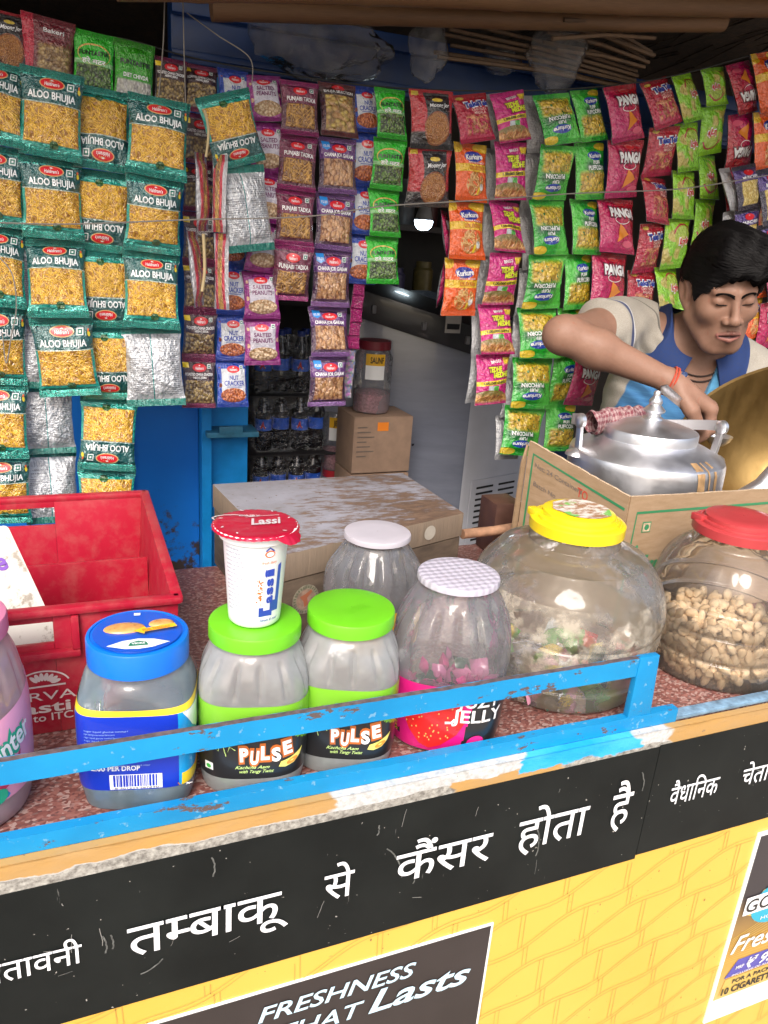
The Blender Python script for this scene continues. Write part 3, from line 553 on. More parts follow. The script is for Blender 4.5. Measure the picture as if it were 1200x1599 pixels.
def L_redside(t):
    u, v = t.uv(); f, h = strands(t, (.24, .105, .008), (.80, .50, .10), 3, 26, 9); c = t.mix(t.rect(.30, .62, -1, 2, .01), (.55, .56, .60), f); c = t.mix(t.rect(.62, .80, -1, 2, .01), c, (.60, .015, .05)); c = t.mix(t.rect(.12, .30, -1, 2, .02), c, (.60, .015, .05)); return c, None, t.math('MULTIPLY', t.math('SUBTRACT', 1.0, t.rect(.30, .62, -1, 2)), .45)
# name: (layer function, width, height, puff, [text items])  text: (string, u0, u1, v0, v1, ink, bold, shear, rotation)
LOGO = [('O', .36, .74, .80, .905)]
T = {
 'aloo': (L_aloo, .104, .132, [('ALOO BHUJIA', .10, .90, .652, .735, WHITE, .022, 0, 0)], (.50, .835, .185, .058), 'Haldiram’s'),
 'back': (L_back, .104, .132, [], None, None), 'greyback': (L_greyback, .07, .12, [], None, None),
 'punjabi': (L_punjabi, .078, .105, [('PUNJABI TADKA', .12, .92, .615, .69, WHITE, .02, 0, 0)], (.48, .80, .17, .062), 'Haldiram’s'),
 'chana': (L_chana, .078, .098, [('CHANA JOR GARAM', .10, .90, .635, .70, WHITE, .02, 0, 0), ('₹5.00', .10, .26, .80, .85, WHITE, .01, 0, 0)], (.52, .79, .18, .068), 'Haldiram’s'),
 'bsel': (L_bsel, .078, .098, [('BHUJIA SELECTION', .1, .9, .78, .84, WHITE, .01, 0, 0)], (.52, .90, .15, .05), 'Haldiram’s'),
 'roast': (L_roast, .074, .100, [('ROASTED CHANA CRACKER', .06, .94, .645, .70, WHITE, .02, 0, 0), ('HEENG JEERA', .3, .72, .585, .63, WHITE, .02, 0, 0)], (.50, .80, .20, .07), 'Haldiram’s'),
 'nut': (L_nut, .074, .100, [('NUT', .40, .70, .57, .66, NAVY, .02, 0, 0), ('CRACKER', .22, .90, .45, .55, NAVY, .02, 0, 0)], (.54, .79, .19, .065), 'Haldiram’s'),
 'salt': (L_salt, .078, .100, [('SALTED', .24, .76, .62, .70, ink('plum', (.14, .01, .10)), .02, 0, 0), ('PEANUTS', .22, .80, .50, .585, ink('plum', (.14, .01, .10)), .02, 0, 0)], (.48, .80, .18, .062), 'Haldiram’s'),
 'peas': (L_peas, .074, .098, [('FUNTASTIK', .12, .90, .62, .69, BLACK, .03, 0, .04), ('हरे मटर', .2, .8, .49, .56, WHITE, .02, 0, 0)], None, None),
 'peasb': (L_peas, .074, .098, [('FUNTASTIK', .12, .90, .62, .69, BLACK, .03, 0, .04), ('हरे मटर', .2, .8, .49, .56, WHITE, .02, 0, 0)], None, None),
 'diet': (L_diet, .074, .100, [('FUNTASTIK', .12, .92, .63, .70, BLACK, .03, 0, 0), ('DIET CHIVDA', .2, .86, .44, .50, WHITE, .02, 0, 0)], None, None),
 'moong': (L_moong, .100, .130, [('Moong Jor', .36, .86, .69, .76, WHITE, .02, .4, .05)], None, None),
 'red': (L_red, .095, .120, [('Bakeri', .4, .8, .76, .83, WHITE, .01, 0, 0)], None, None),
 'taka': (L_taka, .082, .112, [('TakaTak', .24, .95, .70, .81, NAVY, .05, 0, .03), ('CHATPATA', .40, .84, .60, .655, ink('pale_pink', (.8, .5, .45)), .02, 0, 0), ('MASALA', .44, .80, .535, .59, ink('pale_pink', (.8, .5, .45)), .02, 0, 0)], None, None),
 'kurk': (L_kurk, .088, .132, [('Kurkure', .26, .80, .715, .80, WHITE, .04, .1, .10), ('MASALA MUNCH', .34, .86, .645, .675, WHITE, .01, 0, 0), ('33% EXTRA', .36, .86, .535, .60, ink('rust', (.55, .12, .02)), .02, 0, 0)], None, None),
 'ydm': (L_ydm, .076, .118, [('TEDHE', .30, .70, .66, .755, ink('lime', (.72, .80, .05)), .05, .1, .08), ('MEDHE', .44, .92, .56, .655, ink('lime', (.72, .80, .05)), .05, .1, .08), ('BINGO!', .40, .70, .83, .88, WHITE, .03, .1, .15), ('1,00,000 GIFTS', .14, .84, .425, .47, BLACK, .03, 0, .04)], None, None),
 'puff': (L_puff, .088, .118, [('Kurkure', .34, .80, .715, .785, WHITE, .03, .1, .08), ('PUFF', .45, .68, .60, .66, WHITE, .03, 0, 0), ('PUFFCORN', .30, .86, .50, .575, WHITE, .03, 0, .02)], None, None),
 'panga': (L_panga, .094, .126, [('PANGA', .22, .90, .62, .78, WHITE, .06, 0, -.03)], None, None),
 'lays': (L_lays, .076, .104, [('Lay’s', .46, .80, .50, .605, ink('lays_red', (.60, .02, .03)), .06, .15, .05)], None, None),
 'pink': (L_pink, .03, .035, [], None, None), 'multi': (L_multi, .03, .035, [], None, None),
 'purple': (L_purple, .075, .105, [('MUNCHIES', .2, .85, .66, .73, WHITE, .02, 0, 0)], (.5, .81, .17, .06), ' '), 'redside': (L_redside, .09, .14, [], None, None)}
BACKM = None
_pm = {}
def packet_mesh(kind, var):
    key = (kind, var)
    if key in _pm: return _pm[key]
    L, w, h, texts, logo, lt = T[kind]
    if kind not in PK: pk(kind, L, rough=.20 if kind not in ('back', 'greyback') else .28)
    small = kind in ('pink', 'multi'); sv = Vector((sum(map(ord, kind))*.37, var*5.7, 1.0)); puff = (.15 if not small else .05)*w
    if kind in ('greyback', 'redside'): puff *= 1.25
    se = .095
    def prof(u, v):
        vv = min(1, max(0, (v-se)/(1-2*se))); a = max(0, 1-abs(2*u-1)**2.4)**.6; g = max(0, 1-abs(2*vv-1)**2.6)**.62; return a*g, g
    def pos(u, v, side):
        f, g = prof(u, v); x = (u-.5)*w; z = (v-.5)*h; q = Vector((x*26, z*22, 0))*(.1/w)*1.0
        pull = 1-.085*g-.02*noise.noise(Vector((0, z*40, 3))+sv)*g
        cre = abs(noise.noise(q*.9+sv)); cre2 = noise.noise(q*2.3+sv*1.7)
        y = puff*f*(1+.45*noise.noise(q*.55+sv*2))
        ed = (1-abs(2*g-1)) if g < 1 else 0
        y += w*(.060*(.28-cre)+.026*cre2)*min(1, .15+f)
        y += w*.016*math.sin(u*22+4*noise.noise(Vector((u*3, v*2, 7))+sv))*(1-min(1, f*1.6))*.6       # gathers by the seals
        y = max(y, .0004)
        bend = w*.05*noise.noise(Vector((x*9, z*6, 9))+sv)+w*.05*math.sin(math.pi*(u-.5))*noise.noise(sv*3+Vector((0, 0, z*5)))
        yy = bend + (-y if side == 0 else y*.7+.0008)
        return Vector((x*pull, yy, z))
    m_ = MB(); nu, nv = (22, 30) if not small else (5, 6)
    m_.grid(lambda u, v: pos(u, v, 0), nu, nv, 0); m_.grid(lambda u, v: pos(u, v, 1), max(4, nu//2), max(5, nv//2), 1, uvfn=lambda u, v: (1-u, v), flip=True)
    mats = [PK[kind], BACKM or PK[kind]]
    def slot(m):
        if m not in mats: mats.append(m)
        return mats.index(m)
    def surf(off): return lambda u, v: pos(u, v, 0)+Vector((0, -off, 0))
    asp = h/w
    def mark(g, off, ik): decal(m_, g, surf(off), slot(ik), .07)
    if logo:
        cx, cy, rx, ry = logo; mark(ell_geo(cx, cy, rx+.02, ry+.012), .0007, ink('logo_gold', (.72, .42, .18)) if kind == 'aloo' else RED); mark(ell_geo(cx, cy, rx, ry), .0012, RED)
        if lt.strip(): mark(fit_geo(text_geo(lt, .015, .2), cx-rx*.66, cx+rx*.66, cy-ry*.50, cy+ry*.28, (0, .7)), .0018, WHITE)
        mark(ell_geo(cx, cy+ry*.62, rx*.13, ry*.16, 8), .0018, WHITE)
        if kind in ('aloo', 'punjabi', 'chana', 'salt', 'nut', 'roast'):
            for (a, b, s_, ik, o_) in ((.80, .83, .055, WHITE, .0009), (.80, .83, .040, ink('veg_teal', (.02, .16, .12)), .0013), (.80, .83, .016, WHITE, .0017)):
                mark(poly_geo([(a-s_, b-s_/asp), (a+s_, b-s_/asp), (a+s_, b+s_/asp), (a-s_, b+s_/asp)]), o_, ik)
            if kind == 'aloo': mark(ell_geo(.945, .80, .022, .036, 10, .35), .0009, ink('chilli_yellow', (.70, .55, .04))); mark(ell_geo(.935, .845, .016, .02, 8), .0012, ink('chilli_red', (.6, .12, .03)))
    for (s, u0, u1, v0, v1, ik, bo, sh, ro) in texts:
        g = fit_geo(text_geo(s, bo, sh), u0, u1, v0, v1, (0, .7))
        if ro: g = rot_geo((g[0]*np.array((1, asp)), g[1]), ro, ((u0+u1)/2, (v0+v1)/2*asp)); g = (g[0]/np.array((1, asp)), g[1])
        if kind in ('panga', 'taka', 'ydm', 'lays') and bo > .03:
            g2 = fit_geo(text_geo(s, bo+.05, sh), u0-.02, u1+.02, v0-.012, v1+.012, (0, .7))
            if ro: g2 = rot_geo((g2[0]*np.array((1, asp)), g2[1]), ro, ((u0+u1)/2, (v0+v1)/2*asp)); g2 = (g2[0]/np.array((1, asp)), g2[1])
            mark(g2, .0008, {'panga': ink('panga_dark', (.10, .01, .03)), 'taka': WHITE, 'ydm': ink('ydm_dark', (.2, .01, .08)), 'lays': WHITE}[kind]); mark(g, .0016, ik)
        else: mark(g, .0010, ik)
    if kind == 'panga':
        tri = [(.40, .17), (.76, .33), (.46, .50)]; mark(poly_geo(tri), .0010, ink('nacho', (.78, .26, .03)))
        mark(line_geo([(.52+.20*math.cos(a), .56+.07*math.sin(a)) for a in [2.2+.3*i for i in range(16)]], .012), .0010, WHITE); mark(ell_geo(.55, .885, .14, .04), .0008, ink('pale_red', (.7, .2, .2))); mark(ell_geo(.55, .885, .125, .033), .0012, RED); mark(ell_geo(.74, .16, .17, .055), .0010, ink('pink_tag', (.72, .12, .20)))
    if kind == 'chana': mark(poly_geo([(.08, .92), (.28, .92), (.28, .79), (.18, .75), (.08, .79)]), .0006, ink('tag_blue', (.02, .25, .70)))
    if kind == 'roast': mark(poly_geo([(.0, .80), (.18, .80), (.18, .90), (.0, .90)]), .0008, YELLOW)
    if kind == 'kurk': mark(poly_geo([(.60, .12), (.66, .12), (.70, .24), (.64, .24)]), .0010, YELLOW)
    if kind == 'nut': mark(line_geo([(.30, .42), (.80, .42)], .012), .0008, NAVY)
    o = m_.build('packet', mats, None, angle=0); _pm[key] = o.data; bpy.data.objects.remove(o); return _pm[key]
pk('greyback', L_greyback, rough=.3); BACKM = PK['greyback']
_cnt = {}
def strip(label, kinds, pts, Y, wpx, yaw=0.0, group='strips of snack packets', inv=False, zig=.013, seed=1, thick=1.0, cat='packet strip'):
    """a hanging string of packets joined at their seals: pts are the seams from top to bottom"""
    r_ = random.Random(seed*31+len(pts)); P = []
    for i, p in enumerate(pts):
        q = at(p[0], p[1], Y); q.y += zig*((-1)**i*.5+r_.uniform(-.6, .6)) if len(pts) > 2 else 0; P.append(q)
    root = thing('packet_strip', label, cat, P[0], 0, group)
    if isinstance(kinds, str): kinds = [kinds]*(len(pts)-1)
    for i, k in enumerate(kinds):
        a, b = P[i], P[i+1]; z = (a-b); hh = z.length; z.normalize(); yw = yaw+r_.uniform(-.10, .10)
        inverted = inv or k.startswith('!'); k = k.lstrip('!'); L, w, h = T[k][:3]
        x = Vector((math.cos(yw), math.sin(yw), 0)); x = (x-z*x.dot(z)).normalized(); z = (Matrix.Rotation(rad(r_.uniform(-15, 3))*(1 if len(pts) > 2 else .5), 3, x) @ z); y = z.cross(x)
        d = (at(*pts[i], Y)-EYE).dot(CF); W = (wpx[i] if isinstance(wpx, (list, tuple)) else wpx)*d/FPX/max(.35, abs(math.cos(yaw-rad(23.1)*.0 - 0)))*(1.04 if pts[0][0] < 400 else (1.12 if pts[0][0] < 700 else 1.22))
        sx, sz = W/w, hh*1.015/h
        if inverted: x, z = -x, -z
        key = _cnt.get(k, 0); _cnt[k] = key+1
        me = packet_mesh(k, key % 5); o = bpy.data.objects.new('packet', me); COL.objects.link(o); o.parent = root
        c = (a+b)/2-P[0]+y*(0 if not i % 2 else .0008)
        M = Matrix((( x.x*sx, y.x*sx*thick, z.x*sz, c.x), (x.y*sx, y.y*sx*thick, z.y*sz, c.y), (x.z*sx, y.z*sx*thick, z.z*sz, c.z), (0, 0, 0, 1))); o.matrix_basis = M
    return root
YA, YB = 1.44, 1.50
G = 'strips of snack packets'
strip('teal potato noodle packet strip cut off by the left edge of the picture', 'aloo', [(-6, 92), (-8, 228), (-6, 352), (-4, 478), (-4, 600), (0, 713), (4, 815)], YA, 84, .05, seed=1)
strip('second teal strip from the left edge, upright potato noodle packets, the lowest tilted', 'aloo', [(82, 110), (80, 247), (84, 372), (94, 497), (112, 618)], YA-.01, [90, 90, 88, 90], .0, seed=2)
strip('silver backed strip peeking out behind the second teal strip and ending at the red crate', 'back', [(58, 250), (60, 370), (66, 490), (72, 604), (78, 707), (84, 812)], YA+.035, [74, 74, 74, 76, 76], .05, seed=3)
strip('long teal potato noodle strip of upside-down packets reaching down to the red crate', 'aloo', [(160, 134), (160, 268), (160, 392), (166, 510), (172, 622), (167, 732), (166, 845)], YA+.015, [84, 84, 80, 78, 84, 84], .0, inv=True, seed=4)
strip('teal strip ending in one silver back beside the dark chickpea strip', ['aloo', 'aloo', 'aloo', 'back'], [(250, 152), (243, 278), (238, 394), (236, 512), (246, 632)], YA-.005, [92, 86, 84, 88], .0, seed=5)
strip('tilted upside-down teal packet with a silver back below it', ['!aloo', 'back'], [(346, 146), (377, 258), (393, 392)], YA+.01, [86, 76], .1, seed=6, zig=0)
strip('black and yellow packet at the top left corner behind the teal strips', 'moong', [(8, 18), (12, 110)], YB, 66, .1, seed=7)
strip('dark red savoury packet with a bright red side stripe, top left', 'red', [(76, 28), (74, 128)], YB, 76, .1, seed=8)
strip('green pea packet hanging at the top left beside the white flake packet', 'peasb', [(148, 50), (146, 150)], YB, 60, .05, seed=9)
strip('green packet of white flakes at the top left', 'diet', [(211, 66), (208, 168)], YB, 60, .05, seed=10)
strip('single dark maroon chickpea packet above the fourth teal strip', 'roast', [(268, 92), (266, 165)], YB, 48, .0, seed=11)
strip('long dark maroon chickpea strip with yellow price tags beside the fourth teal strip', 'roast', [(317, 97), (313, 180), (311, 255), (312, 332), (313, 410), (313, 485), (312, 560), (311, 636)], YB+.01, 51, .0, seed=12)
for i, (a, b, c, yw, sd) in enumerate((((312, 240), (322, 300), (318, 360), 1.15, 13), ((344, 242), (333, 300), (342, 362), -.9, 14), ((304, 362), (312, 420), (308, 478), 1.15, 15), ((345, 365), (340, 425), (348, 482), -.8, 16))):
    strip(('edge-on red and silver packet, upper left of four tied beside the tilted teal packet', 'edge-on red and silver packet, upper right of four tied beside the tilted teal packet', 'edge-on red and silver packet, lower left of four tied beside the tilted teal packet', 'edge-on red and silver packet, lower right of four tied beside the tilted teal packet')[i], 'redside', [a, c], YA+.0, 19, yw, seed=sd, thick=.8, group='red and silver packets tied together')
strip('blue nut strip with white labels to the left of the magenta peanut strip', 'nut', [(365, 108), (365, 190), (363, 265), (362, 340), (362, 415), (361, 490), (362, 562), (362, 633)], YB+.015, 48, .0, seed=17)
strip('magenta strip of salted peanut packets', 'salt', [(414, 113), (418, 192), (420, 270), (416, 348), (408, 424), (409, 497), (411, 570)], YB, 52, .0, seed=18)
strip('maroon strip of yellow spiced stick packets', 'punjabi', [(469, 127), (467, 212), (462, 298), (457, 383), (454, 470)], YB-.01, 56, .0, seed=19)
strip('purple strip of flattened chickpea packets with blue tags under one brown packet', ['bsel']+['chana']*5, [(531, 128), (529, 215), (525, 303), (518, 390), (515, 478), (513, 556), (510, 633)], YB, 57, .0, seed=20)
strip('narrow blue nut strip tucked behind the green pea strip', 'nut', [(573, 134), (573, 208), (570, 290), (566, 366), (562, 442)], YB+.02, 46, .0, seed=21)
strip('green strip of pea packets left of the black and red lentil packets', 'peas', [(611, 138), (609, 218), (604, 295), (600, 370), (597, 443)], YB, 49, .0, seed=22)
strip('thin strip of shiny pink sachets beside the purple strip', 'pink', [(562, 440)]+[(560-2.2*i, 440+21*(i+1)) for i in range(5)], YB+.02, 19, .1, seed=23, group='thin sachet strips', zig=.003)
strip('thin strip of small multicoloured sachets under the pink sachets', 'multi', [(550, 545)]+[(548-2.2*i, 545+19*(i+1)) for i in range(4)], YB+.02, 14, .1, seed=24, group='thin sachet strips', zig=.003)
strip('black and red strip of two lentil packets above the glowing lamp', 'moong', [(673, 142), (671, 233), (669, 322)], YB, 69, .0, seed=25)
strip('red snack packet over three orange and yellow packets', ['taka', 'kurk', 'kurk', 'kurk'], [(737, 145), (742, 223), (733, 315), (725, 405), (716, 492)], YB+.01, [56, 52, 54, 54], .1, seed=26)
strip('pink side-on packet strip behind the orange packets', 'panga', [(699, 330), (694, 405), (688, 478)], YB+.04, 20, .9, seed=27)
strip('pink strip of curly snack packets with yellow bands', 'ydm', [(796, 142), (802, 222), (797, 312), (788, 395), (780, 476), (771, 553), (764, 630)], YB+.01, 51, .1, seed=28)
strip('silver backs seen edge-on just left of the pink yellow-banded strip', 'greyback', [(772, 146), (778, 232), (772, 318), (762, 400), (752, 480), (747, 555), (740, 628)], YB+.045, 28, .25, seed=29)
strip('green strip of upside-down yellow puff packets', 'puff', [(869, 143), (871, 228), (862, 312), (856, 398), (848, 482), (838, 560), (825, 637), (808, 710)], YB, 61, .1, inv=True, seed=30)
strip('long silver strip of packet backs left of the upside-down green puff packets', 'greyback', [(838, 148), (836, 240), (832, 330), (830, 420), (822, 500), (806, 590), (796, 650), (785, 715)], YB+.045, 38, .2, seed=31)
strip('green strip of upright yellow puff packets', 'puff', [(921, 137), (924, 222), (917, 312), (907, 398), (898, 482), (889, 556), (880, 634), (868, 702)], YB+.02, 50, .15, seed=32)
strip('magenta red strip of triangle crisp packets', 'panga', [(973, 133), (978, 220), (970, 308), (957, 396), (941, 484), (924, 560), (907, 634)], YB+.01, [62, 62, 62, 64, 62, 50], .15, seed=33)
strip('crimson strip of snack sticks with blue lettering right of the magenta triangle crisps', 'taka', [(1026, 122), (1034, 200), (1029, 275), (1018, 350), (1008, 425), (995, 497)], YB+.03, 50, .2, seed=34)
strip('lime green strip of upright crisp packets', 'lays', [(1072, 114), (1076, 192), (1070, 268), (1060, 342), (1050, 418), (1040, 492), (1030, 565)], YB+.03, 45, .2, seed=35)
strip('lime green strip of upside-down crisp packets behind the vendor head', 'lays', [(1116, 105), (1115, 166), (1112, 240), (1103, 312), (1092, 382), (1082, 452), (1072, 520)], YB+.04, 44, .2, inv=True, seed=36)
strip('magenta red strip of upside-down triangle crisps near the right edge', 'panga', [(1160, 96), (1162, 178), (1155, 262), (1147, 336), (1140, 415)], YB+.03, 54, .2, inv=True, seed=37)
strip('orange packet strip at the top right corner', 'kurk', [(1200, 80), (1198, 175), (1188, 268), (1178, 360)], YB+.02, 52, .2, seed=38)
strip('purple and black packet strip with cream window in front of the magenta strip at right', 'purple', [(1168, 258), (1166, 326), (1162, 392)], YB-.05, 44, .1, seed=39)
strip('purple and black packet strip cut off by the right edge of the picture', 'purple', [(1206, 262), (1202, 350), (1198, 430)], YB-.06, 40, .1, seed=40)
strip('grey back of a packet strip left of the purple packets', 'greyback', [(1140, 260), (1136, 330), (1132, 392)], YB-.03, 26, .3, seed=41)
strip('small orange packets hanging to the right of the vendor chin', 'kurk', [(1186, 400), (1178, 465), (1170, 528), (1158, 590)], YB+.04, 34, .2, seed=42)
strip('magenta packet strip at the right edge behind the vendor', 'panga', [(1208, 395), (1203, 470), (1198, 545)], YB+.03, 40, .2, seed=43)
# cords
CORD = flat('grey_string', (.20, .185, .165), .8)
def cord(pts, label, r=.0011, mat=None, cat='string', n=10):
    P = [Vector(p) for p in pts]; Q = []
    for i in range(len(P)-1):
        p0, p1, p2, p3 = P[max(i-1, 0)], P[i], P[i+1], P[min(i+2, len(P)-1)]
        for k in range(n):
            s = k/n; Q.append(.5*((2*p1)+(p2-p0)*s+(2*p0-5*p1+4*p2-p3)*s*s+(3*p1-p0-3*p2+p3)*s**3))
    Q.append(P[-1]); m_ = MB(); m_.tube(Q, r, 6, 0); return tag(m_.build(cat.replace(' ', '_'), mat or CORD), label, cat, 'strings among the packets')
cord([at(x, y, 1.385) for x, y in ((-60, 345), (100, 350), (300, 343), (480, 338), (600, 322), (760, 312), (900, 302), (1060, 295), (1180, 277), (1260, 262))], 'long horizontal string drawn across in front of the packet strips', .0012)
cord([at(x, y, 1.40) for x, y in ((258, -20), (255, 70), (248, 150))], 'left of two thin strings falling from the roof above the chickpea packets', .0009)
cord([at(x, y, 1.40) for x, y in ((286, 0), (288, 90), (290, 160))], 'right of two thin strings falling from the roof above the chickpea packets', .0009)
cord([at(x, y, 1.42) for x, y in ((292, 20), (340, 55), (390, 90), (394, 130))], 'slack string sagging over the blue lintel towards the peanut strip', .0009)
cord([at(x, y, 1.40) for x, y in ((320, 172), (326, 205), (322, 245))], 'knotted straw coloured rope holding the four red and silver packets', .0022, flat('straw_rope', (.45, .36, .2), .9))
cord([at(x, y, 1.40) for x, y in ((318, 365), (320, 420), (316, 455))], 'short straw coloured rope end below the upper red and silver packets', .0028, flat('straw_rope', (.45, .36, .2), .9))
cord([at(x, y, 1.375) for x, y in ((0, 402), (20, 430), (26, 480), (18, 525), (10, 567), (4, 520))], 'loose looping string over the leftmost teal strip', .0010)
cord([at(x, y, 1.53) for x, y in ((-80, 70), (150, 55), (300, 90), (420, 112), (600, 136), (800, 142), (960, 133), (1080, 112), (1240, 66))], 'sagging cord from which the packet strips hang', .0014, flat('dark_cord', (.03, .03, .03), .9))
# ================================================================== JARS
def pet(name, sky_haze=.10, hazecol=(.80, .83, .88), dirt=0.0, dirtcol=(.45, .38, .28), bscale=30, bstr=.15, fres=.36):
    t = NT(name); tr = t.new('BsdfTransparent'); gl = t.new('BsdfGlossy'); gl.inputs['Roughness'].default_value = .06; df = t.new('BsdfDiffuse'); tl = t.new('BsdfTranslucent'); ad = t.new('AddShader')
    tr.inputs[0].default_value = (.97, .97, .98, 1); t.put(df.inputs[0], hazecol); t.put(tl.inputs[0], hazecol)
    mdf = t.new('MixShader'); mdf.inputs[0].default_value = .55; t.l.new(df.outputs[0], mdf.inputs[1]); t.l.new(tl.outputs[0], mdf.inputs[2])
    lw = t.new('LayerWeight'); lw.inputs[0].default_value = fres; b = t.new('Bump'); b.inputs['Strength'].default_value = bstr; b.inputs['Distance'].default_value = .008
    t.l.new(t.noise(bscale, 3, .55), b.inputs['Height']); t.l.new(b.outputs[0], gl.inputs['Normal']); t.l.new(b.outputs[0], lw.inputs['Normal'])
    m1 = t.new('MixShader'); m2 = t.new('MixShader'); hz = t.rng(t.noise(12, 4, .6), .35, .7, sky_haze*.65, sky_haze*1.4)  # plastic haze plus white sky reflections, both put into the diffuse wall colour
    lw2 = t.new('LayerWeight'); lw2.inputs[0].default_value = .35; hz = t.math('ADD', hz, t.math('MULTIPLY', lw2.outputs['Facing'], sky_haze*1.1))
    if dirt:
        d = t.step(t.noise(11, 6, .68), .60-.12*dirt, .05); hz = t.math('ADD', hz, t.math('MULTIPLY', d, .25*dirt)); t.put(df.inputs[0], t.mix(d, hazecol, dirtcol))
    t.l.new(hz, m1.inputs[0]); t.l.new(tr.outputs[0], m1.inputs[1]); t.l.new(mdf.outputs[0], m1.inputs[2])
    fr = t.math('MINIMUM', t.math('MULTIPLY', lw.outputs['Fresnel'], 1.0), .9); t.l.new(fr, m2.inputs[0]); t.l.new(m1.outputs[0], m2.inputs[1]); t.l.new(gl.outputs[0], m2.inputs[2]); t.l.new(m2.outputs[0], t.out.inputs[0]); return t.mat
PETB = pet('blue_tinted_plastic', .30, (.62, .86, 1.0)); PET = pet('clear_jar_plastic', .20, (.90, .93, 1.0), bstr=.3); PETM = pet('sky_whitened_jar_plastic', .44, (.92, .97, 1.0), bstr=.35); PETD = pet('scuffed_jar_plastic', .19, (.90, .89, .87), dirt=1.0, bscale=16, bstr=.35); PETP = pet('pink_tinted_plastic', .38, (.95, .80, .88)); PETDK = pet('dusty_jar_plastic', .10, (.86, .83, .78), dirt=.1, bscale=12)  # the milky white is mostly sky reflection put into the haze colour
def interp(prof, z):
    for (r0, z0), (r1, z1) in zip(prof, prof[1:]):
        if z0 <= z <= z1: k = (z-z0)/(z1-z0) if z1 > z0 else 0; return r0+(r1-r0)*k
    return prof[-1][0] if z > prof[-1][1] else prof[0][0]
def catmull(prof, n=6):
    out = []
    for i in range(len(prof)-1):
        p0, p1, p2, p3 = prof[max(i-1, 0)], prof[i], prof[i+1], prof[min(i+2, len(prof)-1)]
        for k in range(n):
            s = k/n; out.append(tuple(.5*(2*b+(c-a)*s+(2*a-5*b+4*c-d)*s*s+(3*b-a-3*c+d)*s**3) for a, b, c, d in zip(p0, p1, p2, p3)))
    out.append(prof[-1]); return out
class Jar:
    def __init__(s, name, label, x, y, prof, lid_r, lid_h, mat, sq=0.0, flute=(0, 0, 0, 0), rot=0.0, group='plastic sweet jars on the counter', z=CT, n=176, neck=None):
        s.x, s.y, s.z0 = x, y, z+.0008; s.prof = catmull(prof); s.sq = sq; s.fl = flute; s.rot = rot; s.H = s.prof[-1][1]; s.th = math.atan2(-y, -x)
        s.root = thing(name, label, 'jar', (x, y, s.z0), 0, group); s.lid_r, s.lid_h = lid_r, lid_h
        m = MB(); pr = s.prof; m.lathe([(.0005, pr[0][1]+.004)]+pr, n, shape=None); base = 0
        # reshape rows: squarish section and moulded flutes
        for i in range(len(m.v)):
            X, Y, Z = m.v[i]; th = math.atan2(Y, X); k = s.k(th, Z); m.v[i] = (X*k, Y*k, Z)
        m.build('jar_body', mat, s.root, angle=60)
    def k(s, th, z):
        f = smooth(0, s.H*.25, z)*.3+.7; top = 1-smooth(s.H*.72, s.H*.97, z); k = 1.0
        if s.sq:
            t_ = th-s.rot; n = 2+s.sq; sup = (abs(math.cos(t_))**n+abs(math.sin(t_))**n)**(-1/n); k = 1+(sup-1)*top*f
        a, cnt, z0, z1 = s.fl
        if a: w = smooth(z0, z0+(z1-z0)*.3, z)*(1-smooth(z1-(z1-z0)*.25, z1, z)); k *= 1-a*w*max(0, math.sin(cnt*(th-s.rot)))**3
        return k
    def R(s, th, z): return interp(s.prof, z)*s.k(th, z)
    def surf(s, off, rm=None):
        rm = rm or max(p[0] for p in s.prof)
        def f(a, z):
            th = s.th+a/rm; r = s.R(th, z)+off; return Vector((r*math.cos(th), r*math.sin(th), z))
        return f
    def label(s, mats, z0, z1, half, nu=60, nv=16, cell=None, name='label', wavy=None):
        m = MB(); sf = s.surf(.0007); cell = cell or (lambda a, z: 0)
        base = m.grid(lambda u, v: sf(-half+2*half*u, z0+(z1-z0)*v+(wavy(-half+2*half*u)*v if wavy else 0)), nu, nv)
        for j in range(nv):
            for i in range(nu): m.m[j*nu+i] = cell(-half+2*half*(i+.5)/nu, z0+(z1-z0)*(j+.5)/nv)
        s._m = m; return m
    def lid(s, mat, ribs=0, dome=.0, extra=None, rim=.0, name='lid'):
        m = MB(); r, h, z = s.lid_r, s.lid_h, s.H-.002
        prof = [(r*.94, z), (r, z+.0006), (r, z+h-.0025), (r-.0008, z+h-.0008), (r-.0035, z+h)] + ([(r-.004, z+h-.0015), (r-.009, z+h-.0016), (r-.0095, z+h-.0006)] if rim else []) + [(r*.5, z+h+dome-(.0006 if rim else 0)), (.0004, z+h+dome-(.0006 if rim else 0))]
        m.lathe(prof, 96 if ribs else 56, shape=(lambda th, t, zz: 1+.006*(math.sin(ribs*th) > 0) if t < .35 else 1) if ribs else None); s.lidtop = z+h
        if extra: extra(m, z+h)
        mats = mat if isinstance(mat, list) else [mat]; return m.build(name, mats, s.root, angle=35)
def pillow(m, c, sx, sy, sz, R_, mi=0, n=4):
    def f(side):
        def g(u, v):
            a = (1-abs(2*u-1)**2.5)*(1-abs(2*v-1)**2.5); return Vector(c)+R_ @ Vector(((u-.5)*sx, (v-.5)*sy, side*sz*.5*a**.5))
        return g
    m.grid(f(1), n, n, mi); m.grid(f(-1), n, n, mi, flip=True)
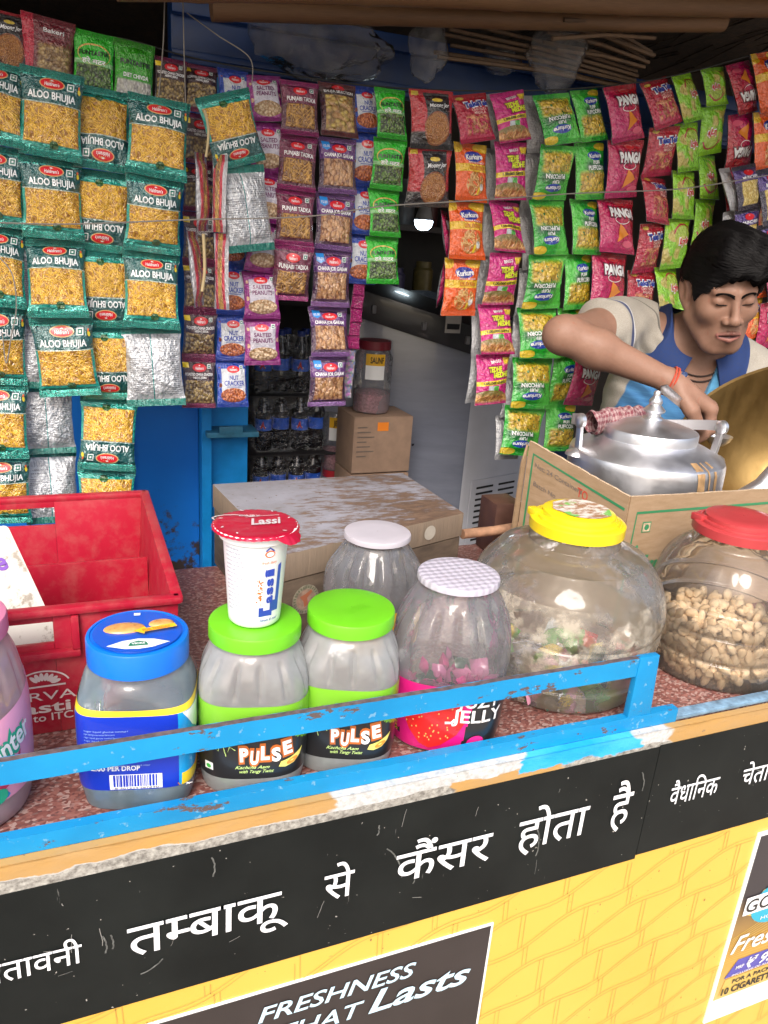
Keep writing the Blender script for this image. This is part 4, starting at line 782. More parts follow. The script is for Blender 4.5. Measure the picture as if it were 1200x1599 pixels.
def pebble(m, c, sx, sy, sz, R_, mi, sd):
    def g(u, v):
        a, b = 6.2832*u, math.pi*v; d = Vector((math.cos(a)*math.sin(b), math.sin(a)*math.sin(b), math.cos(b))); q = (abs(d.x)**3+abs(d.y)**3+1e-6)**(1/3)*1.0; k = (1+.22*noise.noise(d*1.3+Vector((sd, 0, 0)))); h = max(1e-3, math.hypot(d.x, d.y)); e = h/max(q, 1e-3) if q > 1e-2 else 1; return Vector(c)+R_ @ Vector((d.x*e*sx*.5*k, d.y*e*sy*.5*k, d.z*sz*.55))
    m.grid(g, 9, 6, mi, wrapu=True, flip=True)
def rrot(r_): return Euler((r_.uniform(0, 6.28), r_.uniform(0, 6.28), r_.uniform(0, 6.28))).to_matrix()
def fill(label, cat, jar, mats, n, z0, z1, size, seed, k=.9, flatz=.45, name='wrapped_sweets', inner=.45, wts=None, pn=3):
    r_ = random.Random(seed); m = MB()
    for i in range(n):
        th = r_.uniform(0, 6.283); z = r_.uniform(z0, z1); rr = jar.R(th, z)*k-size*.35; rad_ = rr*math.sqrt(r_.uniform(inner, 1.0)) if z < z1-size else rr*math.sqrt(r_.random())
        pillow(m, (jar.x+rad_*math.cos(th), jar.y+rad_*math.sin(th), jar.z0+z), size*r_.uniform(.8, 1.15), size*r_.uniform(.65, 1.0), size*flatz*r_.uniform(.8, 1.3), rrot(r_), r_.choices(range(len(mats)), wts)[0], pn) if pn else pebble(m, (jar.x+rad_*math.cos(th), jar.y+rad_*math.sin(th), jar.z0+z), size*r_.uniform(.8, 1.1), size*r_.uniform(.65, .9), size*.52, rrot(r_), r_.choice((0, 1)), i*.7)
    return tag(m.build(name, mats, None), label, cat, kind='stuff')
LIME = flat('lime_lid_plastic', (.14, .52, .015), .38, coat=.1, var=.04); LIMEP = ink('label_lime', (.20, .50, .03)); INKB = ink('label_black', (.018, .018, .02)); PALEG = ink('pale_green', (.55, .75, .25))
def pulse(x, y, label, cup=False, seed=0):
    pr = [(.050, 0), (.0525, .003), (.0542, .02), (.0545, .07), (.0545, .105), (.052, .125), (.0455, .142), (.041, .150), (.0405, .156)]
    j = Jar('sweet_jar', label, x, y, pr, .0455, .016, PETM, sq=1.3, flute=(.075, 14, .104, .146), rot=math.atan2(-y, -x))
    lid_txt = lambda m, z: decal(m, fit_geo(text_geo('PULSE', .03), -.014, .014, -.004, .007), lambda a, b: Vector((b*.3+a*.9, a*.35-b*.9, 0))*1.0+Vector((.004, -.004, z+.0005)), 0)
    m = j.label(None, .022, .104, .075, 70, 40, cell=lambda a, z: 0 if z > .060+.012*math.cos(a*32)*1+.004*math.sin(a*70) else 1)
    S = j.surf(.0013); S2 = j.surf(.0017); S3 = j.surf(.0021)
    for i, (ch, dz, rz) in enumerate(zip('PULSE', (0, -.0035, .0015, -.001, .005), (.05, -.05, 0, .08, .12))):
        g = text_geo(ch, .05); a0 = -.012+i*.0098; z0 = .044+dz
        for (off, gg, mi) in ((S, fit_geo(text_geo(ch, .13), a0-.0012, a0+.0092, z0-.001, z0+.0155, (0, .7)), 3), (S2, fit_geo(g, a0, a0+.008, z0, z0+.0145, (0, .7)), 2)):
            decal(m, rot_geo(gg, rz, (a0+.004, z0+.007)), off, mi)
    for s_, a0, a1, z0 in (('Kachcha Aam', -.016, .016, .0345), ('with Tangy Twist', -.012, .020, .0295)): decal(m, fit_geo(text_geo(s_, .01, .45), a0, a1, z0, z0+.0036, (0, .7)), S, 4)
    decal(m, poly_geo([(-.044, .030), (-.0355, .030), (-.0355, .0385), (-.044, .0385)]), S, 2); decal(m, ell_geo(-.0397, .0342, .0024, .0024, 14), S2, 5)
    decal(m, line_geo([(-.035, .058), (-.031, .054), (-.028, .066), (-.024, .049), (-.021, .060), (-.016, .056)], .0009), S, 4)
    mango = [(.024, .035), (.030, .0335), (.038, .036), (.044, .042), (.0475, .050), (.042, .047), (.034, .043), (.026, .0405)]; decal(m, poly_geo(mango), S, 6, .006); decal(m, ell_geo(.036, .0395, .0058, .0028, 16, .45), S2, 7)
    m.build('label', [LIMEP, INKB, WHITE, ink('rust_edge', (.50, .13, .02)), PALEG, GREEN, ink('mango', (.75, .70, .16)), ink('mango_core', (.66, .28, .03))], j.root)
    j.lid([LIME], extra=None if cup else lid_txt)
    G1, G2, G3 = flat('wrap_green', (.05, .30, .02), .25, coat=.6), flat('wrap_dark', (.02, .05, .025), .25, coat=.6), flat('wrap_lime', (.45, .60, .08), .25, coat=.6)
    fill('green and black wrapped sweets lying low in the %s lime lidded jar' % ('left' if cup else 'right'), 'sweets', j, [G1, G2, G3], 110, .006, .026, .020, 11+seed, wts=(3, 3, 1)); return j
P1 = pulse(.1565, .669, 'lime lidded sweet jar carrying the yogurt drink cup', True, 1)
P2 = pulse(.2580, .671, 'lime lidded sweet jar with nothing standing on its lid', False, 2)
# --- blue drop jar
thv = math.atan2(-.688, -.047)-.10
pr = [(.050, 0), (.053, .004), (.054, .03), (.054, .09), (.0535, .112), (.050, .126), (.0455, .134), (.045, .140)]
V = Jar('sweet_jar', 'squarish jar with bright blue lid and blue and yellow label', .0465, .680, pr, .0470, .026, PETB, sq=3.0, rot=thv-.05); V.th = thv+.05
LB1, LB2 = ink('royal_blue', (.008, .035, .46)), ink('sky_blue', (.01, .30, .68))
m = V.label(None, .026, .112, .098, 90, 44, cell=lambda a, z: 2 if z > .1065 else (2 if (a > .032 and z < .040) else (0 if a < .031 and a > -.055 else 1)))
S = V.surf(.0013); S2 = V.surf(.0017); S3 = V.surf(.0021)
r_ = random.Random(3)
for i in range(13): z = .0905-.0034*i; decal(m, fit_geo(text_geo('sugar liquid glucose menthol flavour permitted colour net weight'[:30+(i*13) % 30], 0), -.043, (-.043+.052*r_.uniform(.55, 1) if i != 1 else -.02), z, z+.0018, (0, .7)), S, 4)
decal(m, fit_geo(text_geo('₹ 2.00 PER DROP', .02), -.044, .000, .0485, .0535, (0, .7)), S, 3)
decal(m, poly_geo([(-.026, .0275), (.018, .0275), (.018, .044), (-.026, .044)]), S, 3, .008)
x = -.023
while x < .014: w = r_.choice((.0006, .0011, .0017)); decal(m, poly_geo([(x, .0305), (x+w, .0305), (x+w, .0435), (x, .0435)]), S2, 0); x += w+r_.choice((.0006, .0009))
decal(m, fit_geo(text_geo('8 901234 567890'), -.022, .015, .028, .0298, (0, .7)), S2, 5)
leaf = [(.034, .106), (.050, .106), (.066, .106), (.080, .1055), (.082, .094), (.072, .080), (.062, .0755), (.052, .079), (.044, .087)]; decal(m, poly_geo(leaf), S, 3, .008); decal(m, ell_geo(.068, .0955, .0105, .0115, 24), S2, 6, .006); decal(m, ell_geo(.068, .0955, .0093, .0103, 24), S3, 7, .006)
decal(m, line_geo([(.030, .028), (.05, .038), (.075, .052)], .004), S, 8)
m.build('label', [LB1, LB2, YELLOW, WHITE, ink('text_blue', (.30, .45, .80)), BLACK, WHITE, ink('emblem_green', (.01, .20, .12)), ORANGE], V.root)
def vlid(m, z):
    d = Vector((-V.x, -V.y, 0)).normalized(); e = Vector((-d.y, d.x, 0))
    P = lambda off: (lambda a, b: e*a-d*b+Vector((0, 0, z+off)))
    decal(m, ell_geo(0, 0, .0405, .0405, 48), P(.0004), 1)
    dome = m.grid(lambda u, v: P(.0006)(0, 0)+e*((-.012)+.019*math.cos(2*math.pi*u)*math.sin(v*1.57))-d*(.0065+.0105*math.sin(2*math.pi*u)*math.sin(v*1.57))+Vector((0, 0, .0035*math.cos(v*1.57))), 24, 6, 2, wrapu=True, flip=True)
    m.grid(lambda u, v: P(.0006)(0, 0)+e*(.022+.012*math.cos(2*math.pi*u)*math.sin(v*1.57))-d*(.011+.0075*math.sin(2*math.pi*u)*math.sin(v*1.57))+Vector((0, 0, .0035*math.cos(v*1.57))), 24, 6, 2, wrapu=True, flip=True)
    ar = [(-.004, -.007), (.006, -.014), (.006, -.010), (.036, -.004), (.034, .003), (.008, -.003), (.006, .000)]; decal(m, poly_geo(ar), P(.0046), 3)
    decal(m, rot_geo(fit_geo(text_geo('FOR THROAT', .05), .004, .030, -.0085, -.0045, (0, .7)), .17, (.01, -.006)), P(.0050), 4)
    lf = [(-.028, -.026), (-.014, -.0185), (.0, -.016), (.014, -.0185), (.028, -.026), (.012, -.0335), (0, -.0352), (-.012, -.0335)]; decal(m, poly_geo(lf), P(.0010), 5); decal(m, poly_geo([(-.009, -.0295), (.009, -.0295), (.007, -.0235), (0, -.0205), (-.007, -.0235)]), P(.0014), 6); decal(m, fit_geo(text_geo('VICKS', .04), -.006, .006, -.0275, -.0245, (0, .7)), P(.0018), 5)
    decal(m, poly_geo([(-.003, .031), (.003, .031), (.003, .036), (-.003, .036)]), P(.0010), 5)
BLID = flat('blue_lid_plastic', (.004, .16, .72), .34, coat=.15, var=.04)
V.lid([BLID, ink('lid_print_blue', (.006, .085, .55)), flat('caramel_drop_print', (.62, .30, .10), .3, coat=.5, var=.3, vscale=90), ink('lid_amber', (.85, .52, .02)), ORANGE, WHITE, ink('emblem_green', (.01, .20, .12))], extra=vlid, rim=1)
fill('blue wrapped throat drops lying low in the blue lidded jar', 'sweets', V, [flat('wrap_blue', (.01, .16, .50), .25, coat=.6), flat('wrap_pale', (.5, .55, .6), .25, coat=.6), flat('wrap_green', (.05, .30, .02), .25, coat=.6), flat('wrap_brown', (.25, .10, .04), .25, coat=.6)], 90, .005, .024, .022, 5, wts=(6, 1, 1, 2))
# --- pink jar at the left edge
pr = [(.050, 0), (.056, .006), (.060, .04), (.061, .085), (.060, .12), (.054, .155), (.047, .172), (.046, .18)]
K = Jar('sweet_jar', 'tall pink labelled sweet jar cut off by the left edge', -.113, .686, pr, .050, .018, PETP, flute=(.03, 16, .118, .168)); K.th += .62
PINK = ink('pink_label', (.80, .36, .55)); m = K.label(None, .03, .115, .09, 70, 30, cell=lambda a, z: 1 if z < .058-.35*a and z > .050-.35*a and False else 0, wavy=lambda a: .25*a); S = K.surf(.0013); S2 = K.surf(.0018)
gx = fit_geo(text_geo('Center', .02, .2), -.030, .030, .074, .096, (0, .7)); gx2 = fit_geo(text_geo('Center', .09, .2), -.0315, .0315, .0725, .0975, (0, .7)); decal(m, rot_geo(gx2, .36, (.0, .08)), S, 1); decal(m, rot_geo(gx, .36, (.0, .08)), S2, 2)
sw = [(-.045, .048), (-.02, .05), (.0, .058), (.014, .074), (.012, .062), (.0, .046), (-.02, .036), (-.045, .034)]; decal(m, poly_geo(sw), S, 3, .008)
decal(m, ell_geo(-.012, .038, .008, .008), S2, 1); decal(m, line_geo([(-.03, .030), (-.005, .036), (.022, .055)], .008), S, 4)
m.build('label', [PINK, ink('mint_edge', (.02, .40, .25)), WHITE, ink('pink_dark', (.55, .04, .12)), LB2], K.root); K.lid(flat('pink_lid', (.6, .2, .35), .4))
fill('pink wrapped sweets filling the foot of the pink labelled jar', 'sweets', K, [flat('wrap_pink', (.68, .30, .42), .25, coat=.6), flat('wrap_rose', (.45, .12, .25), .25, coat=.6), flat('wrap_pale', (.5, .55, .6), .25, coat=.6)], 110, .006, .034, .024, 8, wts=(4, 2, 1))
# --- jelly jar, white lid jar behind
pr = [(.058, 0), (.0615, .004), (.0645, .03), (.066, .075), (.0665, .112), (.063, .139), (.053, .163), (.044, .179), (.043, .187)]
JL = Jar('sweet_jar', 'rounded sweet jar with quilted white lid and strawberry label', .3840, .678, pr, .0455, .008, PET, sq=.9, flute=(.08, 16, .110, .172), rot=math.atan2(-.678, -.384))
MAG = ink('magenta_label', (.66, .01, .20)); m = JL.label(None, .004, .088, .088, 90, 44, cell=lambda a, z: 0 if a < .031-(.088-z)*.10 else 1); S = JL.surf(.0013); S2 = JL.surf(.0017); S3 = JL.surf(.0021)
berry = [(-.040, .046), (-.037, .060), (-.026, .068), (-.010, .0695), (.006, .066), (.018, .056), (.021, .042), (.014, .026), (.0, .012), (-.012, .006), (-.022, .010), (-.032, .024)]; berry = [(a*1.12+.001, .046+(z-.040)*1.12) for a, z in berry]; decal(m, poly_geo(berry), S, 2, .006)
r_ = random.Random(4)
for i in range(60):
    a, z = r_.uniform(-.038, .017), r_.uniform(.012, .066)
    if ((a+.011)/.027)**2+((z-.040)/.027)**2 < .95: decal(m, ell_geo(a*1.12+.001, .046+(z-.040)*1.12, .0009, .0013, 6), S2, 3)
for k in range(7): a0 = -.014+.0065*k; decal(m, poly_geo([(a0-.004, .078), (a0, .068+.003*(k % 2)), (a0+.006, .076), (a0+.004, .082)]), S2, 4, .006)
for s_, a0, a1, z0, z1 in (('JUZT', .014, .058, .067, .082), ('JELLY', .010, .064, .048, .0635)): decal(m, fit_geo(text_geo(s_, .02), a0, a1, z0, z1, (0, .7)), S3, 5)
decal(m, line_geo([(.013, .051), (.010, .0465), (.003, .0455)], .003), S3, 5); decal(m, poly_geo([(-.056, .018), (-.047, .016), (-.047, .058), (-.054, .066)]), S, 1); decal(m, rot_geo(fit_geo(text_geo('SWEETS', .02), -.07, -.035, .034, .039, (0, .7)), 1.5, (-.0515, .0365)), S2, 6); decal(m, ell_geo(.038, .018, .010, .012), S2, 0, .006)
m.build('label', [MAG, INKB, flat('strawberry_print', (.72, .022, .022), .3, coat=.4, var=.25, vscale=30), ink('seed_yellow', (.72, .40, .12)), ink('leaf_green', (.12, .40, .06)), WHITE, YELLOW], JL.root)
QW = NT('quilted_white_lid'); t = QW; t.set(color=(.46, .44, .52), rough=.4); sp = t.new('SeparateXYZ'); t.l.new(t.coord(), sp.inputs[0]); t.bump(t.math('MULTIPLY', t.math('SINE', t.math('MULTIPLY', t.math('ADD', sp.outputs[0], sp.outputs[1]), 360.0)), t.math('SINE', t.math('MULTIPLY', t.math('SUBTRACT', sp.outputs[0], sp.outputs[1]), 360.0))), .35, .002); QW = t.mat
JL.lid(QW)
fill('pink and dark wrapped jelly sweets in the strawberry labelled jar', 'sweets', JL, [flat('wrap_magenta', (.60, .03, .22), .25, coat=.6), flat('wrap_dark', (.02, .05, .025), .25, coat=.6), flat('wrap_rose', (.45, .12, .25), .25, coat=.6)], 120, .008, .066, .022, 9, wts=(3, 1, 2))
pr2 = [(r*.90, z*.91) for r, z in pr]
WJ = Jar('sweet_jar', 'empty rounded jar with plain white lid standing in front of the wooden box', .358, .855, pr2, .0435, .008, PET, sq=.9, flute=(.07, 16, .106, .160), rot=.4); WJ.lid(flat('white_lid_plastic', (.45, .43, .48), .45, var=.04)); m = WJ.label(None, .03, .088, .08, 50, 8); m.build('label', ink('amber_label', (.75, .42, .02)), WJ.root)
# --- big scuffed jar with yellow lid
prb = [(r*1.06, z*1.09) for r, z in [(.090, 0), (.100, .006), (.106, .022), (.1085, .030), (.106, .034), (.111, .05), (.1165, .075), (.1165, .083), (.1145, .087), (.118, .095), (.117, .112), (.108, .138), (.090, .160), (.086, .163), (.070, .170), (.055, .174), (.0535, .178), (.0535, .190)]]
def wide_lid(J, matname, col, plate, plabel):
    mt = flat(matname, col, .38, coat=.1, var=.05); r, h, z = J.lid_r, J.lid_h, J.H-.002; m = MB()
    m.lathe([(r*.95, z), (r, z+.0006), (r+.0004, z+h*.52), (r-.002, z+h*.60), (r-.004, z+h*.62), (r-.005, z+h*.58), (r-.0075, z+h*.58), (r-.008, z+h*.72), (r-.010, z+h*.76), (r-.012, z+h*.72), (r-.0135, z+h*.74), (r-.014, z+h*.95), (r-.016, z+h), (r*.5, z+h+.001), (.0005, z+h+.0012)], 72)
    d = Vector((-.85, .5, 0)).normalized(); m.box(d*(r-.006)+Vector((0, 0, z+h*.66)), (.012, .02, .010), 0, bev=.002)
    J.lidtop = z+h; return m.build('lid', [mt], J.root, angle=30), z+h
BJ = Jar('wide_sweet_jar', 'big scuffed squat jar with a flaking yellow screw lid', .580, .742, prb, .0590, .026, PETD, n=96); lo, zt = wide_lid(BJ, 'yellow_lid_plastic', (.78, .58, .012), None, None)
t = NT('torn_paper_sticker'); n = t.noise(60, 6, .7, t.map(t.coord(), (1, 2, 1))); c = t.mix(t.step(n, .50, .06), (.62, .58, .52), (.30, .16, .08)); c = t.mix(t.step(t.noise(25, 4), .64, .02), c, (.16, .42, .08)); t.set(color=c, rough=.8)
m = MB(); m.grid(lambda u, v: Vector((.036*v*(1+.12*noise.noise(Vector((math.cos(6.283*u)*2, math.sin(6.283*u)*2, 1))))*math.cos(6.283*u)+.004, .036*v*(1+.12*noise.noise(Vector((math.cos(6.283*u)*2, math.sin(6.283*u)*2, 1))))*math.sin(6.283*u), zt+.0018)), 48, 4, 0, wrapu=True); m.build('torn_sticker', t.mat, lo)
m = BJ.label(None, .055, .147, .33, 120, 20); m.v = [tuple(Vector(p)*1.0) for p in m.v]
t = NT('residue_of_old_label'); tr = t.new('BsdfTransparent'); df = t.new('BsdfDiffuse'); n = t.noise(16, 6, .7); t.put(df.inputs[0], t.mix(t.step(t.noise(40, 4), .62, .03), (.58, .53, .44), (.12, .09, .07))); mx = t.new('MixShader'); t.l.new(t.math('MULTIPLY', t.rng(n, .42, .56, .0, .38), t.math('ADD', .45, t.step(t.noise(55, 4, .7), .5, .1))), mx.inputs[0]); t.l.new(tr.outputs[0], mx.inputs[1]); t.l.new(df.outputs[0], mx.inputs[2]); t.l.new(mx.outputs[0], t.out.inputs[0])
m.build('label_residue', t.mat, BJ.root)
wr = [flat('wrap_pink', (.68, .30, .42), .25, coat=.6), flat('wrap_green', (.05, .30, .02), .25, coat=.6), flat('wrap_yellow', (.75, .55, .06), .25, coat=.6), flat('wrap_dark', (.02, .05, .025), .25, coat=.6), flat('wrap_pale', (.5, .55, .6), .25, coat=.6), flat('wrap_red', (.5, .04, .03), .25, coat=.6)]
fill('mixed coloured wrapped sweets covering the floor of the big yellow lidded jar', 'sweets', BJ, wr, 40, .008, .024, .028, 21, k=.95, inner=.3, wts=(3, 4, 2, 2, 2, 1))
r_ = random.Random(77)
for i, (px, py, c_, lb) in enumerate(((830, 1105, 0, 'pink wrapped sweet leaning on the inside of the big jar, left'), (945, 1085, 3, 'dark wrapped sweet standing upright inside the big jar, right'), (915, 1090, 1, 'green wrapped sweet next to the upright dark one inside the big jar'))):
    p = at(px, py, BJ.y-.070); q_ = Vector((p.x-BJ.x, p.y-BJ.y, 0)); q_ = q_*min(1, .088/q_.length); p = Vector((BJ.x+q_.x, BJ.y+q_.y, max(p.z, CT+.022))); m = MB(); Rr = Euler((1.2, .3*i, .5-i*.6)).to_matrix(); pillow(m, p, .030, .022, .014, Rr, 0, 8)
    for s_ in (-1, 1): pillow(m, p+Rr @ Vector((s_*.020, 0, 0)), .014, .022, .005, Rr, 0, 4)
    tag(m.build('wrapped_sweet', wr[c_]), lb, 'sweet', 'large wrapped sweets in the big jar')
# --- jar of small biscuits with red lid
prr = [(.090, 0), (.0945, .004), (.0965, .020), (.0970, .036), (.0945, .040), (.0975, .046), (.0975, .072), (.095, .076), (.0980, .082), (.0975, .106), (.095, .110), (.0970, .116), (.092, .142), (.080, .164), (.065, .177), (.0585, .182), (.058, .195)]
RJ = Jar('wide_sweet_jar', 'big clear jar of small pale biscuits under a red screw lid', .826, .713, prr, .0615, .024, PETDK, flute=(.02, 22, .138, .172), n=96); wide_lid(RJ, 'red_lid_plastic', (.42, .045, .05), None, None)
fill('small pale cream biscuits filling the red lidded jar', 'biscuits', RJ, [flat('biscuit', (.60, .43, .245), .8, var=.10, vscale=120), flat('biscuit_light', (.69, .52, .32), .8, var=.08, vscale=120)], 760, .008, .072, .0185, 31, k=.955, flatz=.42, name='small_biscuits', inner=.45, pn=0)
# --- cup on the jar lid
cup = thing('yogurt_drink_cup', 'white plastic yogurt drink cup with red foil lid standing on a lime jar lid', 'cup', (.1555, .669, P1.z0+P1.lidtop+.0005)); m = MB()
prc = [(.0005, .002), (.023, .001), (.0250, .003), (.0255, .008), (.0305, .084), (.0312, .087), (.0345, .089), (.0350, .096), (.0395, .0975), (.0395, .0990), (.036, .0992)]
m.lathe(prc, 56, 0); th0 = math.atan2(-.676, -.157)
def cs(off):
    def f(a, z): th = th0+a/.028; r = interp(prc[2:5], z)+off; return Vector((r*math.cos(th), r*math.sin(th), z))
    return f
for i in range(16):
    z = .082-.0042*i; decal(m, fit_geo(text_geo(('ingredients milk solids sugar', 'store below 8 degrees best', 'before use shake well chill', 'nutritional facts per 100 ml')[i % 4], 0), -.030, -.030+.021*(1-.25*((i*7) % 5 == 0)), z, z+.0024, (0, .7)), cs(.0004), 1)
S = cs(.0004); S2 = cs(.0008)
decal(m, poly_geo([(.0155, .018), (.0165, .018), (.026, .018), (.0265, .068), (.0225, .066), (.0215, .030), (.0155, .030)]), S, 2)
for ch, zc in zip('Lassi', (.018, .032, .041, .050, .060)):
    if ch == 'L': decal(m, poly_geo([(.004, .014), (.018, .014), (.018, .0205), (.0085, .0205), (.0085, .024), (.004, .024)]), S2, 2)
    else: decal(m, rot_geo(fit_geo(text_geo(ch, .05), .009, .017, zc-.0045, zc+.0045, (0, .72)), 1.57, (.013, zc)), S2, 2)
r_ = random.Random(6)
for i in range(26): decal(m, ell_geo(.0045+r_.uniform(-.0028, .0028), .040+r_.uniform(-.013, .013), r_.uniform(.0004, .0012), r_.uniform(.0004, .0016), 6, r_.random()*3), S, 3)
decal(m, ell_geo(.013, .0795, .0048, .0036, 20), S, 3); decal(m, ell_geo(.013, .0795, .0036, .0025, 16), S2, 0); decal(m, line_geo([(.009, .083), (.0125, .086), (.0165, .0825)], .0013), S2, 2); decal(m, fit_geo(text_geo('fresh dairy', .0), .006, .020, .0695, .0725, (0, .7)), S, 3); decal(m, fit_geo(text_geo('Sweet & cool', .01, .3), .005, .026, .0085, .0115, (0, .7)), S, 2)
m.build('cup', [flat('cup_white', (.80, .82, .84), .4, coat=.2), ink('cup_grey', (.28, .30, .40)), ink('cup_blue', (.02, .06, .42)), ink('cup_orange', (.80, .16, .03))], cup)
m = MB(); tabd = Vector((.62, -.78, 0))
def foil(u, v):
    th = 6.2832*u; d = Vector((math.cos(th), math.sin(th), 0)); k = max(0, d.dot(tabd)); r = .0412*v*(1+.14*smooth(.90, 1.0, k))+.0006*math.sin(th*40)*(v > .9); z = .1000+.0004*math.sin(th*3)*v-(.0030*max(0, v-.93)/.07)-(.006*smooth(.9, 1, k)*smooth(.8, 1, v)); return d*r+Vector((0, 0, z+.0004*noise.noise(d*v*6)))
m.grid(foil, 120, 16, 0, wrapu=True); dd = Vector((-.157, -.676, 0)).normalized(); ee = Vector((-dd.y, dd.x, 0)); P = lambda a, b: ee*a-dd*b+Vector((0, 0, .1012))
decal(m, rot_geo(fit_geo(text_geo('Lassi', .03, .35), -.006, .025, -.006, .010, (0, .7)), .22, (.005, 0)), P, 1); decal(m, line_geo([(-.020+.016*math.cos(a)*1.3, .008+.010*math.sin(a)) for a in (3.6, 3.1, 2.6, 2.1, 1.6, 1.1)], .0016), P, 1); decal(m, line_geo([(-.010, .012), (.004, .016), (.022, .020)], .001), P, 1); decal(m, fit_geo(text_geo('DAIRY', .03), -.016, .004, .0145, .0185, (0, .7)), P, 1)
for a in (.4, 1.1, 2.0, 2.9, 3.6, 4.2, 5.6): decal(m, ell_geo(.034*math.cos(a), .034*math.sin(a), .0022, .0009, 8, a+.6), P, 1)
m.build('foil_lid', [flat('red_foil', (.58, .012, .05), .30, metal=.35, coat=.4), flat('silver_print', (.78, .72, .74), .35, metal=.3)], cup)
# ================================================================== CRATE, CARD, BOX
CR_ = NT('red_crate_plastic'); t = CR_; sp = t.new('SeparateXYZ'); t.l.new(t.coord(), sp.inputs[0]); n = t.noise(40, 5, .7); geo = t.new('NewGeometry'); edge = t.rng(geo.outputs['Pointiness'], .535, .62); t.set(color=t.mix(t.math('MULTIPLY', edge, t.rng(n, .45, .7, 0, .7)), t.mix(t.rng(t.noise(7, 4), .3, .7), (.36, .007, .026), (.41, .010, .034)), (.40, .20, .16)), rough=.42, spec=.45); t.bump(n, .06, .003); CRM = t.mat
crate = thing('plastic_crate', 'red plastic delivery crate with white printing and slotted handles', 'crate', (-.10, .94, CT+.0008)); zT = .150
m = MB(); x0, x1, y0, y1 = -.205, .195, -.172, .190; th_ = .006; tp = .010
def wall(a, b, z0, z1, inset, slot=None):
    a = Vector((a[0], a[1], 0)); b = Vector((b[0], b[1], 0)); d = (b-a).normalized(); n_ = Vector((-d.y, d.x, 0)); L = (b-a).length
    def seg(s0, s1, za, zb):
        k = lambda z: inset*(1-z/zT); pts = []
        for z in (za, zb): pts += [a+d*s0+n_*k(z)+Vector((0, 0, z)), a+d*s1+n_*k(z)+Vector((0, 0, z)), a+d*s1+n_*(k(z)+th_)+Vector((0, 0, z)), a+d*s0+n_*(k(z)+th_)+Vector((0, 0, z))]
        m.hexa(pts, 0, bev=.0008)
    if slot: s0, s1, za, zb = slot; seg(0, s0, z0, z1); seg(s1, L, z0, z1); seg(s0, s1, z0, za); seg(s0, s1, zb, z1)
    else: seg(0, L, z0, z1)
wall((x0, y0), (x1, y0), 0, zT, tp, (.115, .275, .112, .138)); wall((x1, y0+th_), (x1, y1-th_), 0, zT, tp); wall((x1, y1), (x0, y1), 0, zT, tp, (.125, .275, .112, .138)); wall((x0, y1-th_), (x0, y0+th_), 0, zT, tp); m.box(((x0+x1)/2, (y0+y1)/2, .004), (x1-x0-.03, y1-y0-.03, .006), 0)
# rolled rim and the raised frame round the front handle
for a, b in (((x0, y0), (x1, y0)), ((x1, y0), (x1, y1)), ((x1, y1), (x0, y1)), ((x0, y1), (x0, y0))):
    A, B_ = Vector((*a, zT)), Vector((*b, zT)); d = (B_-A).normalized(); n_ = Vector((-d.y, d.x, 0)); A2, B2 = A-n_*.004-d*.004, B_-n_*.004+d*.004; c = (A2+B2)/2+n_*.005+Vector((0, 0, .0005)); ln = (B2-A2).length
    m.box(c, (ln if abs(d.x) > .5 else .013, ln if abs(d.y) > .5 else .013, .009), 0, bev=.0035)
m.hexa([(x0+.10, y0-.006, .098), (x0+.30, y0-.006, .098), (x0+.30, y0+.003, .098), (x0+.10, y0+.003, .098), (x0+.10, y0-.006, .106), (x0+.30, y0-.006, .106), (x0+.30, y0+.003, .106), (x0+.10, y0+.003, .106)], 0, bev=.002); m.hexa([(x0+.292, y0-.006, .1065), (x0+.30, y0-.006, .1065), (x0+.30, y0+.001, .1065), (x0+.292, y0+.001, .1065), (x0+.292, y0-.006, .145), (x0+.30, y0-.006, .145), (x0+.30, y0+.001, .145), (x0+.292, y0+.001, .145)], 0, bev=.002)
m.build('body', CRM, crate); m = MB(); m.box((-.005, .045, .058), (x1-x0-.024, .005, .104), 0, bev=.0015); m.build('divider', CRM, crate)
m = MB(); fs = lambda off: (lambda a, b: Vector((a, y0+tp*(1-b/zT)-off, b)))
fp_ = lambda px, py: (lambda p: (p.x+.10, p.z-CT))(at(px, py, .772))
def cput(s, pxa, pxb, py0, py1, bold=.0): a, b = fp_(pxa, py1), fp_(pxb, py1); c, e_ = fp_(78, py0), fp_(78, py1); decal(m, fit_geo(text_geo(s, bold), a[0], b[0], e_[1], c[1], (0, .7)), fs(.0010), 0)
cput('AASHIRVAAD', -80, 175, 1081, 1095, .0); cput('svasti', -14, 112, 1098, 1115, .02); cput('to ITC Limited', 52, 190, 1117, 1129, .01)
for i in range(7):
    a = .35+i*.32; c = fp_(68, 1074); decal(m, ell_geo(c[0]+.0135*math.cos(a), c[1]+.002+.010*math.sin(a), .0052, .0022, 12, a), fs(.0010), 0)
c = fp_(68, 1074); decal(m, line_geo([(c[0]+.026*math.cos(a), c[1]+.002+.017*math.sin(a)) for a in [.25+.12*i for i in range(23)]], .0018), fs(.0010), 0); decal(m, line_geo([(c[0]-.024, c[1]), (c[0]+.022, c[1]+.0005)], .0022), fs(.0010), 0)
m.build('printing', flat('worn_white_print', (.66, .58, .56), .6), crate, smooth=False)
